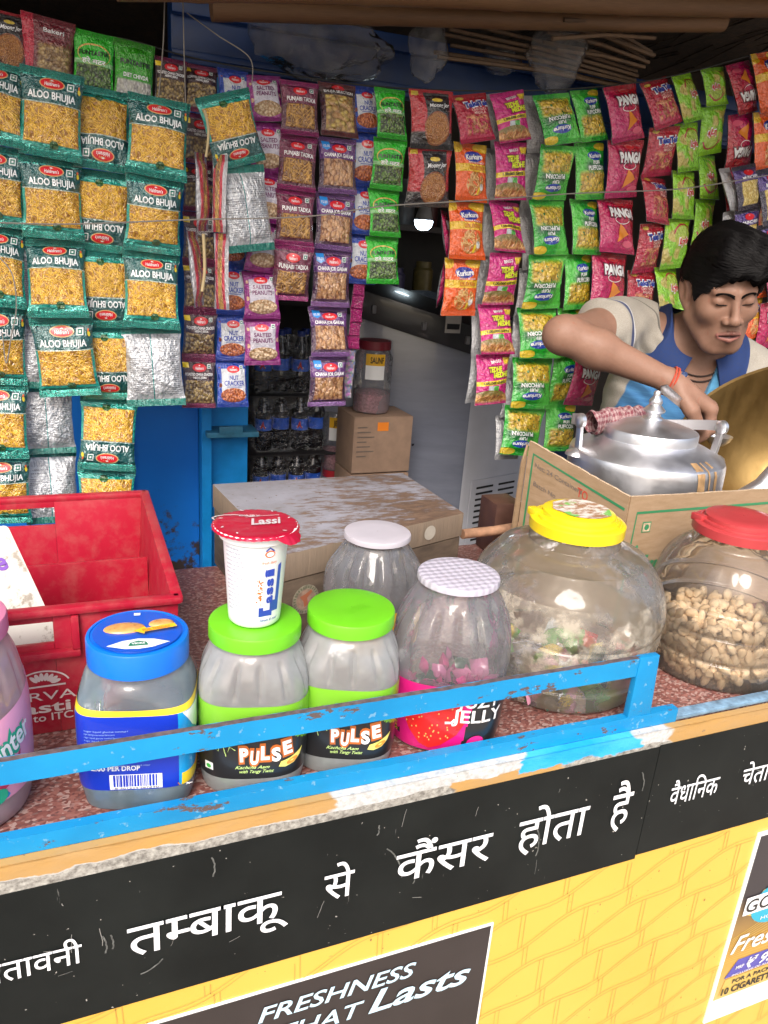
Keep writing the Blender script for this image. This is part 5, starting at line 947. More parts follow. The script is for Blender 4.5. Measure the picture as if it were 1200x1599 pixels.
# payment card
card = thing('payment_card', 'scuffed white payment card with purple letters leaning inside the red crate', 'card', (0, 0, 0)); m = MB()
A = at(20, 838, .872); B_ = at(97, 1003, .822); up_ = (A-B_); Lc = up_.length; up_.normalize(); rt = Vector((.97, .10, 0)); rt = (rt-up_*rt.dot(up_)).normalized(); nn = rt.cross(up_); wd = .13; B0 = B_-up_*.03
pc = lambda off: (lambda a, b: B0+rt*a+up_*b+nn*off)
def plate(w0, h, t0, t1, mi, rnd=.006):
    prm = []; 
    for cx_, cy_, a0 in ((-rnd, rnd, -1.57), (-rnd, h-rnd, 0), (-w0+rnd, h-rnd, 1.57), (-w0+rnd, rnd, 3.14)): prm += [(cx_+rnd*math.cos(a0+k*.3927), cy_+rnd*math.sin(a0+k*.3927)) for k in range(5)]
    f_, b_ = pc(t1), pc(t0); i0 = [m.vert(f_(*p)) for p in prm]; i1 = [m.vert(b_(*p)) for p in prm]; m.face(i0, mi); m.face(i1[::-1], mi); n_ = len(prm)
    for k in range(n_): m.face((i0[k], i1[k], i1[(k+1) % n_], i0[(k+1) % n_]), mi)
plate(wd, Lc+.045, 0, .0025, 0)
S = pc(.0031); decal(m, fit_geo(text_geo('PhonePe', .03), -.100, -.016, Lc+.000, Lc+.020, (0, .7)), S, 1)
t = NT('scuffed_card'); n = t.noise(60, 6, .7); t.set(color=t.mix(t.step(n, .60, .05), (.58, .57, .52), (.30, .27, .22)), rough=.6)
m.build('card', [t.mat, ink('purple', (.16, .05, .38))], card, smooth=False)
# wooden box
t = NT('peeling_white_top'); ob = t.coord(); n1 = t.noise(7, 6, .65, t.map(ob, (1, 1.5, 1), loc=(.0, .0, 0))); n2 = t.noise(34, 6, .7, t.map(ob, (1, 3, 1), (0, 0, .6))); sp = t.new('SeparateXYZ'); t.l.new(ob, sp.inputs[0]); bias = t.rng(t.math('SUBTRACT', sp.outputs[0], t.math('MULTIPLY', sp.outputs[1], .9)), -.25, .22, -.13, .09)
s_ = t.math('ADD', t.math('ADD', t.math('MULTIPLY', n1, .45), t.math('MULTIPLY', n2, .55)), bias); c = t.mix(t.step(s_, .50, .055), t.mix(t.rng(t.noise(9, 5, .7), .35, .65), (.28, .285, .33), (.19, .185, .20)), t.mix(t.rng(n2, .35, .65), (.075, .045, .030), (.17, .11, .075))); c = t.mix(t.step(t.noise(120, 3, .6), .70, .02), c, (.12, .08, .06)); t.set(color=c, rough=.7); t.bump(s_, .4, .003); BTOP = t.mat
t = NT('weathered_ply_edge'); ob = t.coord(); n1 = t.noise(10, 6, .72, t.map(ob, (9, 9, .55))); n2 = t.noise(5, 4); c = t.mix(t.rng(n1, .38, .60), (.135, .092, .060), (.028, .022, .020)); c = t.mix(t.math('MULTIPLY', t.rng(n2, .4, .65), .5), c, (.085, .066, .055)); c = t.mix(t.math('MULTIPLY', t.step(n1, .36, .03), .6), c, (.30, .23, .165)); t.set(color=c, rough=.8); t.bump(n1, .5, .004); BSIDE = t.mat
t = NT('stained_ply_side'); n1 = t.noise(14, 5, .65, t.map(t.coord(), (1, 1, 3))); c = t.mix(t.rng(n1, .35, .65), (.060, .042, .030), (.13, .095, .066)); t.set(color=c, rough=.8); BLOW = t.mat
wbx = thing('wooden_box', 'worn wooden box with peeling white painted top standing on the counter', 'box', (.37, 1.06, CT)); m = MB(); Q = [(.243, .889), (.560, .995), (.548, 1.212), (.206, 1.197)]
L0 = [Vector((x-.37, y-1.06, .1005)) for x, y in Q]; L1 = [Vector((p.x, p.y, .139)) for p in L0]; m.hexa(L0+L1, 0, bev=.0012)
m2 = MB(); cen = sum(L0, Vector())/4; Lb = [Vector((p.x+(cen.x-p.x)*.012, p.y+(cen.y-p.y)*.012, .0008)) for p in L0]; Lt = [Vector((p.x, p.y, .0990)) for p in Lb]; m2.hexa(Lb+Lt, 0, bev=.001)
for i, f in enumerate(m.f):
    n_ = (Vector(m.v[f[1]])-Vector(m.v[f[0]])).cross(Vector(m.v[f[2]])-Vector(m.v[f[0]])).normalized(); m.m[i] = 0 if abs(n_.z) > .5 else 1
m.build('lid', [BTOP, BSIDE], wbx); m2.build('body', BLOW, wbx)
fdir = (L0[1]-L0[0]).normalized(); fn_ = Vector((fdir.y, -fdir.x, 0))
def bxs(o, base): return lambda a, b: base+fdir*a+fn_*o+Vector((0, 0, b))
m = MB(); decal(m, ell_geo(.262, .120, .0115, .0115, 24), bxs(.0016, Vector((L0[0].x, L0[0].y, 0))), 0); m.build('paper_dot', flat('grey_paper', (.36, .33, .28), .8, var=.15), wbx)
m = MB(); b0 = Vector((Lb[0].x, Lb[0].y, 0)); decal(m, ell_geo(.036, .066, .0215, .0215, 40), bxs(.0012, b0), 0); decal(m, ell_geo(.036, .066, .015, .015, 32), bxs(.0017, b0), 1)
for k in range(28): a = 6.2832*k/28; decal(m, ell_geo(.036+.0182*math.cos(a), .066+.0182*math.sin(a), .0022, .0012, 6, a), bxs(.0017, b0), 2)
decal(m, poly_geo([(.026, .072), (.034, .074), (.044, .079), (.046, .076), (.038, .068), (.040, .058), (.034, .055), (.032, .064)]), bxs(.0021, b0), 3); m.build('round_sticker', [flat('sticker_ring', (.26, .23, .17), .8, var=.4, vscale=160), flat('sticker_middle', (.32, .22, .16), .8, var=.3, vscale=150), flat('sticker_olive', (.13, .15, .09), .8), flat('sticker_rust', (.36, .12, .06), .8)], wbx, smooth=False)
# ================================================================== TEA KETTLE, CARTON, BRASS POT
t = NT('scratched_aluminium'); ob = t.coord(); n1 = t.noise(18, 5, .6, t.map(ob, (1, 1, .25))); n2 = t.noise(8, 3); t.set(color=t.mix(t.rng(n2, .35, .65), (.74, .75, .79), (.86, .87, .90)), metal=1.0, rough=t.rng(n1, .3, .7, .36, .52)); t.bump(t.noise(9, 4, .55), .22, .012); ALU = t.mat
ALUW = flat('bright_aluminium', (.78, .78, .80), .32, metal=.9)
STAIN = flat('tea_stain', (.33, .205, .10), .55, var=.5, vscale=45)
kx, ky = .905, 1.006
kt = thing('tea_kettle', 'large dented aluminium tea kettle with knobbed lid and tea stains', 'kettle', (kx, ky, CT+.055)); KZ = CT+.055
def fac(th, t_, z): return 1+.012*abs(math.sin(5*th+.4))-.004
kpr = [(.0005, .0), (.112, .0), (.122, .006), (.1265, .03), (.1285, .10), (.1285, .155), (.1280, .164), (.1262, .1690), (.122, .1725), (.100, .1835), (.078, .1925), (.064, .1965)]
m = MB(); m.lathe(kpr[1:], 64, shape=fac); m.lathe([(.0005, 0), (.112, .0)], 64); m.build('body', ALU, kt, angle=30)
m = MB()
lp = [(.0765, .1915), (.0780, .1940), (.0780, .2075), (.0765, .2105), (.070, .2128), (.052, .2185), (.030, .2245), (.017, .2265)]; m.lathe(lp, 64); ld = m.build('lid', ALU, kt, angle=30)
m = MB(); m.lathe([(.0175, .2260), (.0165, .229), (.0120, .232), (.0125, .236), (.0175, .239), (.0180, .242), (.0130, .247), (.0095, .2505), (.0110, .2545), (.0100, .259), (.006, .264), (.0055, .2665), (.0062, .2700), (.0045, .2735), (.0004, .2745)], 32); m.build('knob', ALUW, ld, angle=50)
def ear(c, lean, name):
    m = MB(); c = Vector(c); m.lathe([(.0005, .010), (.010, .009), (.016, .005), (.018, 0)], 24, c=c+Vector((lean*.012, 0, -.002)))
    a = c+Vector((0, 0, .004)); b = c+Vector((lean*.014, 0, .052)); d = (b-a); m.hexa([a+Vector(p) for p in ((-.003, -.007, 0), (.003, -.007, 0), (.003, .007, 0), (-.003, .007, 0))]+[b+Vector(p) for p in ((-.003, -.006, 0), (.003, -.006, 0), (.003, .006, 0), (-.003, .006, 0))], 0, bev=.001)
    Mw = Matrix.Rotation(rad(90), 3, 'Y'); m.lathe([(.0005, .006), (.008, .006), (.0125, .003), (.0125, -.003), (.008, -.006), (.0005, -.006)], 20, c=b+Vector((0, 0, .004)), M=Mw); return m.build(name, ALUW, kt)
vx = Vector((.80, -.20, 0)).normalized(); eL = -vx*.122+Vector((0, 0, .162)); eR = vx*.122+Vector((0, 0, .160)); ear(eL, -.3, 'handle_bracket'); ear(eR, .55, 'handle_bracket')
tL, tR = eL+Vector((-.006, 0, .058)), eR+Vector((.009, 0, .058)); m = MB(); NB = 26
vy = Vector((-vx.y, vx.x, 0)); rows = []
for i in range(NB+1):
    a = math.pi*i/NB; p = tL*(.5+.5*math.cos(a))+tR*(.5-.5*math.cos(a))+vy*(.118*abs(math.sin(a))**.8)+Vector((0, 0, -.028*math.sin(a))); rows.append(p)
for i, p in enumerate(rows):
    tdir = (rows[min(i+1, NB)]-rows[max(i-1, 0)]).normalized(); o_ = tdir.cross(Vector((0, 0, 1))).normalized()*.0016; w_ = Vector((0, 0, .009)); b_ = [m.vert(p+q) for q in (-o_-w_, o_-w_, o_+w_, -o_+w_)]
    if i:
        for k in range(4): m.face((b_[k]-4, b_[(k+1) % 4]-4, b_[(k+1) % 4], b_[k]))
m.build('handle', flat('white_aluminium_strap', (.74, .73, .76), .4, metal=.5), kt)
m = MB(); sp0 = vx*.115+Vector((0, 0, .085)); m.tube([sp0, sp0+Vector((.04, -.014, -.012)), sp0+Vector((.078, -.026, .0)), sp0+Vector((.108, -.036, .03)), sp0+Vector((.128, -.042, .07)), sp0+Vector((.142, -.047, .105))], [.034, .029, .024, .020, .017, .015], 20); m.build('spout', ALU, kt, angle=60)
m = MB()      # tea stains run over the shoulder
for a0, w_, z0 in ((-1.47, .12, .02), (-1.20, .055, .04), (-1.34, .03, .08)):
    def st(u, v, a0=a0, w_=w_, z0=z0):
        z = .180+(z0-.180)*v; th = a0+w_*(u-.5)*(1+.3*noise.noise(Vector((v*6, a0*9, 0))))-.10*(1-v)*(1-v); r = interp(kpr[1:], z)*fac(th, 0, z)+.0008; return Vector((r*math.cos(th), r*math.sin(th), z))
    m.grid(st, 4, 22)
for i in range(16):
    th = -1.95+.045*i; z = .186-.0006*i; m.grid(lambda u, v, th=th: Vector(((.082+.010*v+.004*noise.noise(Vector((th*9, 0, 0))))*math.cos(th+.05*u), (.082+.010*v)*math.sin(th+.05*u), .1885-.004*v)), 2, 2)
m.build('tea_stain', STAIN, kt)
t = NT('checked_cloth'); ob = t.coord(); sp = t.new('SeparateXYZ'); t.l.new(t.coord('UV'), sp.inputs[0]); ch = t.math('MULTIPLY', t.step(t.math('SINE', t.math('MULTIPLY', sp.outputs[0], 150.0)), 0, .3), .5); ch = t.math('ADD', ch, t.math('MULTIPLY', t.step(t.math('SINE', t.math('MULTIPLY', sp.outputs[1], 70.0)), 0, .3), .5)); t.set(color=t.mix(ch, (.36, .25, .25), (.17, .045, .06)), rough=.95)
m = MB(); P0, P1_ = at(922, 660, 1.045), at(1010, 652, 1.075)
def cl(u, v): p = P0.lerp(P1_, u); a = 6.283*v; r = .017+.007*noise.noise(Vector((u*7, v*3, 3)))+.004*noise.noise(Vector((u*34, v*5, 1))); return p+Vector((0, math.cos(a)*r*1.1, math.sin(a)*r*(.9+.4*math.sin(u*3.1))+.004*noise.noise(Vector((u*20, v*6, 0)))))
m.grid(lambda u, v: cl(v, u), 20, 60, 0, wrapu=True, uvfn=lambda u, v: (v, u)); tag(m.build('pot_holder_cloth', t.mat), 'crumpled red and white checked cloth tucked behind the kettle lid', 'cloth')
# stove under the kettle
m = MB(); m.lathe([(.0005, .0), (.085, .0), (.09, .008), (.075, .045), (.05, .05), (.0005, .05)], 24, c=(kx, ky, CT+.001)); tag(m.build('gas_stove', flat('stove_iron', (.05, .045, .045), .6)), 'dark iron gas ring under the aluminium kettle, hidden by the carton', 'stove')
# carton used as windshield
t = NT('brown_cardboard'); n = t.noise(30, 5, .65, t.map(t.coord(), (1, 1, 4))); cr = t.math('SINE', t.math('MULTIPLY', t.new('SeparateXYZ').outputs[0], 1.0)); t.set(color=t.mix(t.rng(n, .3, .7), (.27, .18, .10), (.345, .24, .148)), rough=.85); t.bump(t.noise(50, 3), .15, .003); CARD = t.mat
carton = thing('cardboard_carton', 'opened brown cardboard carton with green printed border round the kettle', 'carton', (.76, .84, CT)); m = MB(); o = Vector((.76, .84, CT))
cA = at(985, 775, .842)-o; cB = at(1260, 760, .845)-o; lA = cA.copy(); lB = at(829, 688, 1.03)-o
def sheet(a, b, name, pr=None):
    a, b = Vector(a), Vector(b); d = Vector((b.x-a.x, b.y-a.y, 0)).normalized(); n_ = Vector((-d.y, d.x, 0))*.0022; m = MB(); N = 24; rows = []
    for i in range(N+1):
        k = i/N; p = a.lerp(b, k); z = p.z+.0014*noise.noise(Vector((k*17, a.x*3+b.y, 1)))+.0010*noise.noise(Vector((k*50, 2, 1))); rows.append((Vector((p.x, p.y, .001)), Vector((p.x, p.y, z))))
    for (q0, q1) in rows:
        for p in (q0-n_, q1-n_, q1+n_, q0+n_): m.vert(p)
    for i in range(N):
        for k in range(4): m.face((i*4+k, i*4+(k+1) % 4, i*4+4+(k+1) % 4, i*4+4+k), 1 if k == 1 else 0)
    m.face((3, 2, 1, 0)); m.face((N*4, N*4+1, N*4+2, N*4+3))
    if pr: pr(m, lambda off: (lambda s, z: Vector((a.x+d.x*s, a.y+d.y*s, 0))+(-n_.normalized())*(.0022+off)*-sgn+Vector((0, 0, z))))
    return m.build(name, [CARD, flat('torn_card_edge', (.50, .38, .26), .9, var=.3, vscale=200), ink('carton_green', (.03, .21, .09)), ink('carton_red', (.5, .05, .03)), ink('carton_grey', (.16, .13, .11))], carton, smooth=False)
sgn = -1
def prF(m, S):
    H = cA.z; decal(m, line_geo([(.012, .0), (.016, H-.026), (.40, H-.026)], .0042), S(.0006), 2)
    decal(m, poly_geo([(.030, H-.058), (.046, H-.058), (.046, H-.041), (.030, H-.041)]), S(.0006), 2); decal(m, poly_geo([(.0315, H-.0562), (.0445, H-.0562), (.0445, H-.0428), (.0315, H-.0428)]), S(.0010), 1); decal(m, ell_geo(.038, H-.0495, .0042, .0046), S(.0014), 2)
    decal(m, fit_geo(text_geo('Fruit', .02, .3), .03, .105, H-.125, H-.095, (0, .7)), S(.0006), 2); decal(m, ell_geo(.027, H-.082, .003, .0045, 12), S(.0006), 2); decal(m, ell_geo(.027, H-.10, .003, .0045, 12), S(.0006), 2)
sheet(cA, cB, 'front_flap', prF)
def prL(m, S):
    z0, z1 = lB.z, cA.z; L_ = math.hypot(lB.x-lA.x, lB.y-lA.y); zz = lambda s: z1+(z0-z1)*s/L_
    decal(m, line_geo([(.004, zz(.004)-.022), (L_-.012, zz(L_-.012)-.017), (L_-.012, 0.01)], .0042), S(.0006), 2)
    def tx(s_, sa, sb, dz, h, mi): g = fit_geo(text_geo(s_, .01), sa, sb, 0, h, (0, .7)); V_ = g[0].copy(); V_[:, 0] = (sa+sb)-V_[:, 0]; V_[:, 1] += np.array([zz(s)-dz for s in g[0][:, 0]])*0; V_[:, 1] = g[0][:, 1]+np.array([zz(s)-dz for s in V_[:, 0]]); decal(m, (V_, g[1]), S(.0006), mi)
    tx('Net: 24 Containers', L_-.115, L_-.018, .036, .0075, 4); tx('Batch No.', L_-.07, L_-.02, .066, .0075, 4); tx('TO', .070, .090, .042, .014, 3)
sgn = 1
sheet(lA, lB, 'side_flap', prL)
m = MB(); e = lB+Vector((.0, .0, 0)); m.hexa([(lB.x-.012, lB.y+.001, .001), (lB.x, lB.y+.004, .001), (lB.x-.002, lB.y+.0075, .001), (lB.x-.012, lB.y+.005, .001), (lB.x-.010, lB.y+.001, .205), (lB.x, lB.y+.004, .235), (lB.x-.002, lB.y+.0075, .235), (lB.x-.010, lB.y+.005, .205)]); m.build('folded_edge', CARD, carton, smooth=False)
# brass pot
t = NT('brushed_brass'); n1 = t.noise(30, 5, .7, t.map(t.coord(), (1, 1, .3))); n2 = t.noise(9, 5, .6); t.set(color=t.mix(t.rng(n2, .35, .65), (.22, .145, .055), (.32, .22, .09)), metal=1.0, rough=t.rng(n1, .3, .7, .42, .6)); t.bump(n2, .15, .01)
m = MB(); Mt = Matrix.Rotation(rad(-36), 3, 'Y') @ Matrix.Rotation(rad(4), 3, 'X'); pc_ = Vector((1.262, 1.000, 1.085))
m.lathe([(.0005, -.13), (.05, -.125), (.10, -.10), (.150, -.04), (.172, .03), (.180, .10), (.184, .125), (.188, .128), (.186, .132), (.180, .130), (.176, .10), (.168, .03), (.146, -.036), (.09, -.095), (.0005, -.12)], 72, c=pc_, M=Mt); tag(m.build('brass_pot', t.mat), 'large tilted brass cooking pot at the right edge beside the kettle', 'pot')
m = MB(); m.lathe([(.0005, 0), (.13, 0), (.13, .02), (.10, .022), (.10, .05), (.0005, .05)], 24, c=(1.32, 1.00, CT+.001)); tag(m.build('pot_stand', flat('stove_iron', (.05, .045, .045), .6)), 'dark iron stand below the brass pot', 'stand')
# ================================================================== SHOP INTERIOR
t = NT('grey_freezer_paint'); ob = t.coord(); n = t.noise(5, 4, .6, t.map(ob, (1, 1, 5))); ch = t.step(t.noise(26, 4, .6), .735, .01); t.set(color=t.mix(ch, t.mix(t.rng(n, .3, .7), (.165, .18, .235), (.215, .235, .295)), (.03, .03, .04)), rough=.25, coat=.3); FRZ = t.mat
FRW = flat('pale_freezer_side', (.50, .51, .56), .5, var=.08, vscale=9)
fz = thing('chest_freezer', 'grey chest freezer with slanted dark top rail and slotted vent panel', 'freezer', (1.05, 1.93, .15)); o = Vector((1.05, 1.93, .15))
A, B_, Cc, D = Vector((1.052, 1.90, 0)), Vector((.66, 2.06, 0)), Vector((1.46, 2.02, 0)), Vector((1.07, 2.30, 0)); zt = lambda p: (1.215 if p in (A, Cc) else 1.315)
m = MB(); P = [A, Cc, D, B_]; m.hexa([Vector((p.x, p.y, .16))-o for p in P]+[Vector((p.x, p.y, zt(p)))-o for p in P], 0, bev=.012)
for i, f in enumerate(m.f):
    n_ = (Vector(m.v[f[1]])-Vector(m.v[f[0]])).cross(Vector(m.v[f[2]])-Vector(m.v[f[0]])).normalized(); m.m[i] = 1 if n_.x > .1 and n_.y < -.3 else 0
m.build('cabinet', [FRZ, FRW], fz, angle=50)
m = MB(); q0, q1 = Vector((B_.x, B_.y-.004, 1.270)), Vector((A.x+.01, A.y-.008, 1.165)); nrm = Vector((-.38, -.92, 0)); P4 = [q0, q1, q1+Vector((0, 0, .075)), q0+Vector((0, 0, .075))]; P5 = [p+Vector((.05, .12, .03)) for p in P4]
m.hexa([P4[0]-o+nrm*.012, P4[1]-o+nrm*.012, P5[1]-o, P5[0]-o, P4[3]-o+nrm*.012, P4[2]-o+nrm*.012, P5[2]-o, P5[3]-o], 0, bev=.004); m.build('top_rail', flat('freezer_black_rail', (.035, .036, .04), .3, coat=.3), fz)
for f in (.30, .62, .9): 
    m = MB(); p = q0.lerp(q1, f)+nrm*.018+Vector((0, 0, .035)); m.box(p-o, (.012, .012, .022), 0, bev=.003); m.build('rail_clip', flat('clip_grey', (.2, .2, .21), .4), fz)
m = MB(); pv = at(782, 800, 1.955); dv = (Cc-A).normalized(); nv = Vector((dv.y, -dv.x, 0)); bp = A+dv*.035+nv*.003
m.hexa([bp+dv*a+nv*b+Vector((0, 0, z))-o for z, s in ((.56, 0), (.80, 0)) for a, b in ((0, .002), (.26, .002), (.26, -.001), (0, -.001))], 0)
for col in (0, 1):
    for i in range(12):
        z = .772-.0185*i; s0 = .022+.095*col; pts = [bp+dv*a+nv*b+Vector((0, 0, zz))-o for zz in (z, z+.006) for a, b in ((s0, .0035), (s0+.07, .0035), (s0+.07, .0005), (s0, .0005))]; m.hexa(pts, 1)
m.build('vent_panel', [FRW, flat('slot_black', (.01, .01, .01), .7)], fz, smooth=False)
m = MB(); p = at(708, 505, 1.85)-o; m.box(p, (.045, .003, .05), 0); m.box(p+Vector((0, -.003, -.008)), (.036, .002, .014), 1); m.build('tag', [flat('grey_tag', (.36, .34, .32), .6), BLACK], fz, smooth=False)
# bottles
COLA = flat('dark_cola_bottle', (.006, .006, .009), .08, coat=.6); BLB = flat('blue_bottle_label', (.03, .15, .85), .3, coat=.4, var=.3, vscale=60); RLB = flat('red_bottle_label', (.45, .012, .02), .3, coat=.4, var=.15, vscale=60); CAPB, CAPR = flat('blue_cap', (.02, .05, .30), .4), flat('red_cap', (.4, .02, .02), .4)
def bottle(label, x, y, z, lab, cap, kind, h=.165, r=.0245):
    root = thing('cola_bottle', label, 'bottle', (x, y, z), 0, 'dark soft drink bottles in the shop'); m = MB(); s = h/.165
    m.lathe([(.0005, .002), (r*.8, 0), (r, .006*s), (r, .05*s), (r*.93, .056*s), (r*.93, .092*s), (r, .098*s), (r*.95, .112*s), (r*.55, .135*s), (r*.40, .146*s), (r*.40, .152*s)], 24); m.build('bottle_body', COLA, root)
    m = MB(); m.lathe([(r*.96, .058*s), (r*.965, .090*s)], 24); S = lambda off: (lambda a, b: Vector((((r*.965+off)*math.cos(-1.85+a/r)), (r*.965+off)*math.sin(-1.85+a/r), b)))
    if kind: decal(m, poly_geo([(-.008, .064*s), (.008, .064*s), (.004, .072*s), (.001, .086*s), (-.003, .078*s)]), S(.0007), 1); decal(m, line_geo([(-.009, .070*s), (.009, .068*s)], .0022), S(.0012), 2)
    m.build('label', [lab, ink('flame_red', (.6, .05, .03)), WHITE], root); m = MB(); m.lathe([(r*.44, .150*s), (r*.46, .151*s), (r*.46, .163*s), (r*.40, .165*s), (.0004, .165*s)], 16); m.build('cap', cap, root); return root
rowname = ('bottom', 'middle', 'top')
for lv, (z, xo) in enumerate(((.712, 0.0), (.876, .004), (1.040, .0))):
    for i in range(4):
        x = .488+.052*i+xo
        bottle('%s of four blue labelled cola bottles in the front of the %s layer' % (('leftmost', 'second', 'third', 'rightmost')[i], rowname[lv]), x, 2.05+.012*(i % 2), z, BLB, CAPB, i % 2 == 0)
        if i < 3 and lv == 2: bottle('%s of three cola bottles in the back row of the top layer' % ('left', 'middle', 'right')[i], x+.026, 2.10, z, BLB, CAPB, 0)
    m = MB(); m.box((.567, 2.07, z-.003), (.25, .16, .0035), 0); tag(m.build('bottle_tray', flat('dark_tray', (.03, .028, .03), .6)), 'dark tray under the %s layer of cola bottles' % rowname[lv], 'tray', 'trays between bottle layers')
m = MB(); m.box((.50, 2.09, .43), (.42, .36, .545), 0, bev=.004); tag(m.build('storage_trunk', flat('dark_trunk', (.05, .045, .045), .7)), 'dark trunk carrying the bottle packs', 'trunk')
m = MB(); m.box((.765, 1.90, .426), (.20, .14, .550), 0, bev=.004); tag(m.build('stool', flat('dark_trunk', (.05, .045, .045), .7)), 'dark box stool carrying the two brown cartons', 'stool')
for i, xx in enumerate((.335, .390)): bottle('dark cola bottle with red label, %s of two below the blue shelf' % ('left', 'right')[i], xx, 1.93, .722, RLB, CAPR, 0, .185, .027)
t = NT('shrink_film'); tr = t.new('BsdfTransparent'); gl = t.new('BsdfGlossy'); gl.inputs['Roughness'].default_value = .15; mx = t.new('MixShader'); b = t.new('Bump'); b.inputs['Strength'].default_value = 1.0; b.inputs['Distance'].default_value = .02; t.l.new(t.noise(22, 4, .6, t.map(t.coord(), (1, 1, 2), (0, .6, 0))), b.inputs['Height']); t.l.new(b.outputs[0], gl.inputs['Normal']); mx.inputs[0].default_value = .10; t.l.new(tr.outputs[0], mx.inputs[1]); t.l.new(gl.outputs[0], mx.inputs[2]); t.l.new(mx.outputs[0], t.out.inputs[0]); FILM = t.mat
for lv, z in enumerate((.712, .876, 1.040)):
    m = MB(); m.grid(lambda u, v: Vector((.567+.128*math.cos(6.283*u)*abs(math.cos(6.283*u))**-.6 if abs(math.cos(6.283*u)) > 1e-3 else .567, 2.07+.055*math.sin(6.283*u)*(abs(math.sin(6.283*u))+.02)**-.6, z+.001+.158*v+.004*noise.noise(Vector((u*20, v*5, lv))))), 64, 14, 0, wrapu=True); tag(m.build('shrink_wrap', FILM), 'clear shrink wrap round the %s layer of cola bottles' % rowname[lv], 'plastic wrap', 'shrink wrap on bottle packs')
for i, (z, lb) in enumerate(((.705, 'lower brown carton of two stacked beside the freezer'), (.862, 'upper brown carton of two stacked beside the freezer'))):
    c = thing('stock_carton', lb, 'carton', (.762, 1.90, z), .02, 'brown cartons in the shop'); m = MB(); m.box((0, 0, .0765), (.168, .13, .152), 0, bev=.002); m.build('carton_body', flat('dim_cardboard', (.30, .20, .14), .85, var=.12), c)
    m = MB(); S = lambda a, b: Vector((a*.9, -.0662, b)); 
    for k in range(7): decal(m, line_geo([(-.082, .125-.013*k), (-.082+.03+.012*(k % 3), .125-.013*k)], .003), S, 0)
    decal(m, poly_geo([(-.02, .115), (.015, .115), (.015, .138), (-.02, .138)]), S, 1); m.build('printing', [ink('carton_grey', (.16, .13, .11)), GREEN if i == 0 else ORANGE], c, smooth=False)
def shopjar(label, x, y, z, r, h, lidc, fillc, lab, inv=False):
    root = thing('mouth_freshener_jar', label, 'jar', (x, y, z), 0, 'jars inside the shop'); m = MB(); lh = .022; b0 = lh if inv else 0
    m.lathe([(.0005, b0+.001), (r*.9, b0), (r, b0+.008), (r, b0+h-.02), (r*.8, b0+h), (.0005, b0+h)], 28); m.build('jar_body', PET, root)
    m = MB(); zl = 0 if inv else h; m.lathe([(.0005, zl), (r*.86, zl), (r*.86, zl+lh), (.0005, zl+lh)], 28); m.build('lid', flat('shop_lid_'+lidc, {'red': (.42, .02, .03), 'maroon': (.16, .01, .02)}[lidc], .4), root)
    m = MB(); m.lathe([(.0005, b0+.003), (r*.94, b0+.003), (r*.94, b0+h*fillc), (r*.6, b0+h*fillc+.006), (.0005, b0+h*fillc+.004)], 28); m.build('contents', flat('pink_fennel', (.60, .26, .30), .7, var=.45, vscale=160, bump=.6), root)
    m = MB(); th = math.atan2(-y, -x); S = lambda off: (lambda a, b: Vector(((r+off)*math.cos(th+a/r), (r+off)*math.sin(th+a/r), b)))
    a0, a1, z0, z1 = -.02, .03, b0+h*.55, b0+h*.95; m.grid(lambda u, v: S(.001)(a0+(a1-a0)*u, z0+(z1-z0)*v), 10, 3, 0); m.grid(lambda u, v: S(.0014)(a0+(a1-a0)*u, z0+(z1-z0)*(.55+.45*v)), 10, 3, 1); decal(m, fit_geo(text_geo(lab, .03), a0+.012, a1-.004, z0+(z1-z0)*.65, z0+(z1-z0)*.88, (0, .7)), S(.0020), 2); m.build('label', [WHITE, ink('amber_label', (.75, .42, .02)), BLACK], root)
shopjar('upside-down jar of pink fennel with red lid at its foot beside the cola bottles', .702, 2.04, .795, .040, .165, 'red', .36, 'JEERA', True)
shopjar('jar of pink fennel with maroon lid and tan label on top of the brown cartons', .748, 1.90, 1.0175, .050, .165, 'maroon', .30, 'SAUNF')
shopjar('low jar with maroon lid tucked under the blue bracket shelf', .345, 1.96, .928, .045, .070, 'maroon', .5, 'MINT')
# lamp and the dim shelf round it
lamp = thing('led_bulb', 'glowing white LED bulb hanging in the dark shop interior', 'lamp', at(662, 345, 2.5)); m = MB(); m.lathe([(.0005, -.030), (.016, -.028), (.027, -.017), (.031, -.002), (.030, .002)], 28, 0); t = NT('lit_bulb'); t.set(color=(.9, .95, 1)); t.put(t.p.inputs['Emission Color'], (.75, .92, 1.0, 1)); t.p.inputs['Emission Strength'].default_value = 9; m.build('glowing_dome', t.mat, lamp); m = MB(); m.lathe([(.0305, .0022), (.022, .035), (.016, .06), (.0005, .062)], 24); m.build('bulb_base', flat('bulb_base', (.5, .5, .52), .5), lamp); m = MB(); m.tube([(0, 0, .06), (0, .02, .60)], .003, 6); m.build('flex', flat('dark_cord', (.03, .03, .03), .9), lamp)
SHELF = flat('dark_shelf_board', (.06, .045, .04), .8, var=.2)
for z, lb in ((1.22, 'lower'), (1.50, 'upper')):
    m = MB(); m.box((.95, 2.86, z), (1.3, .26, .02), 0); tag(m.build('wall_shelf', SHELF), '%s dark board shelf on the back wall behind the lamp' % lb, 'shelf', 'shelves on the back wall')
r_ = random.Random(12); cols = [(.10, .03, .03), (.06, .05, .10), (.14, .10, .03), (.05, .08, .06), (.12, .12, .13)]
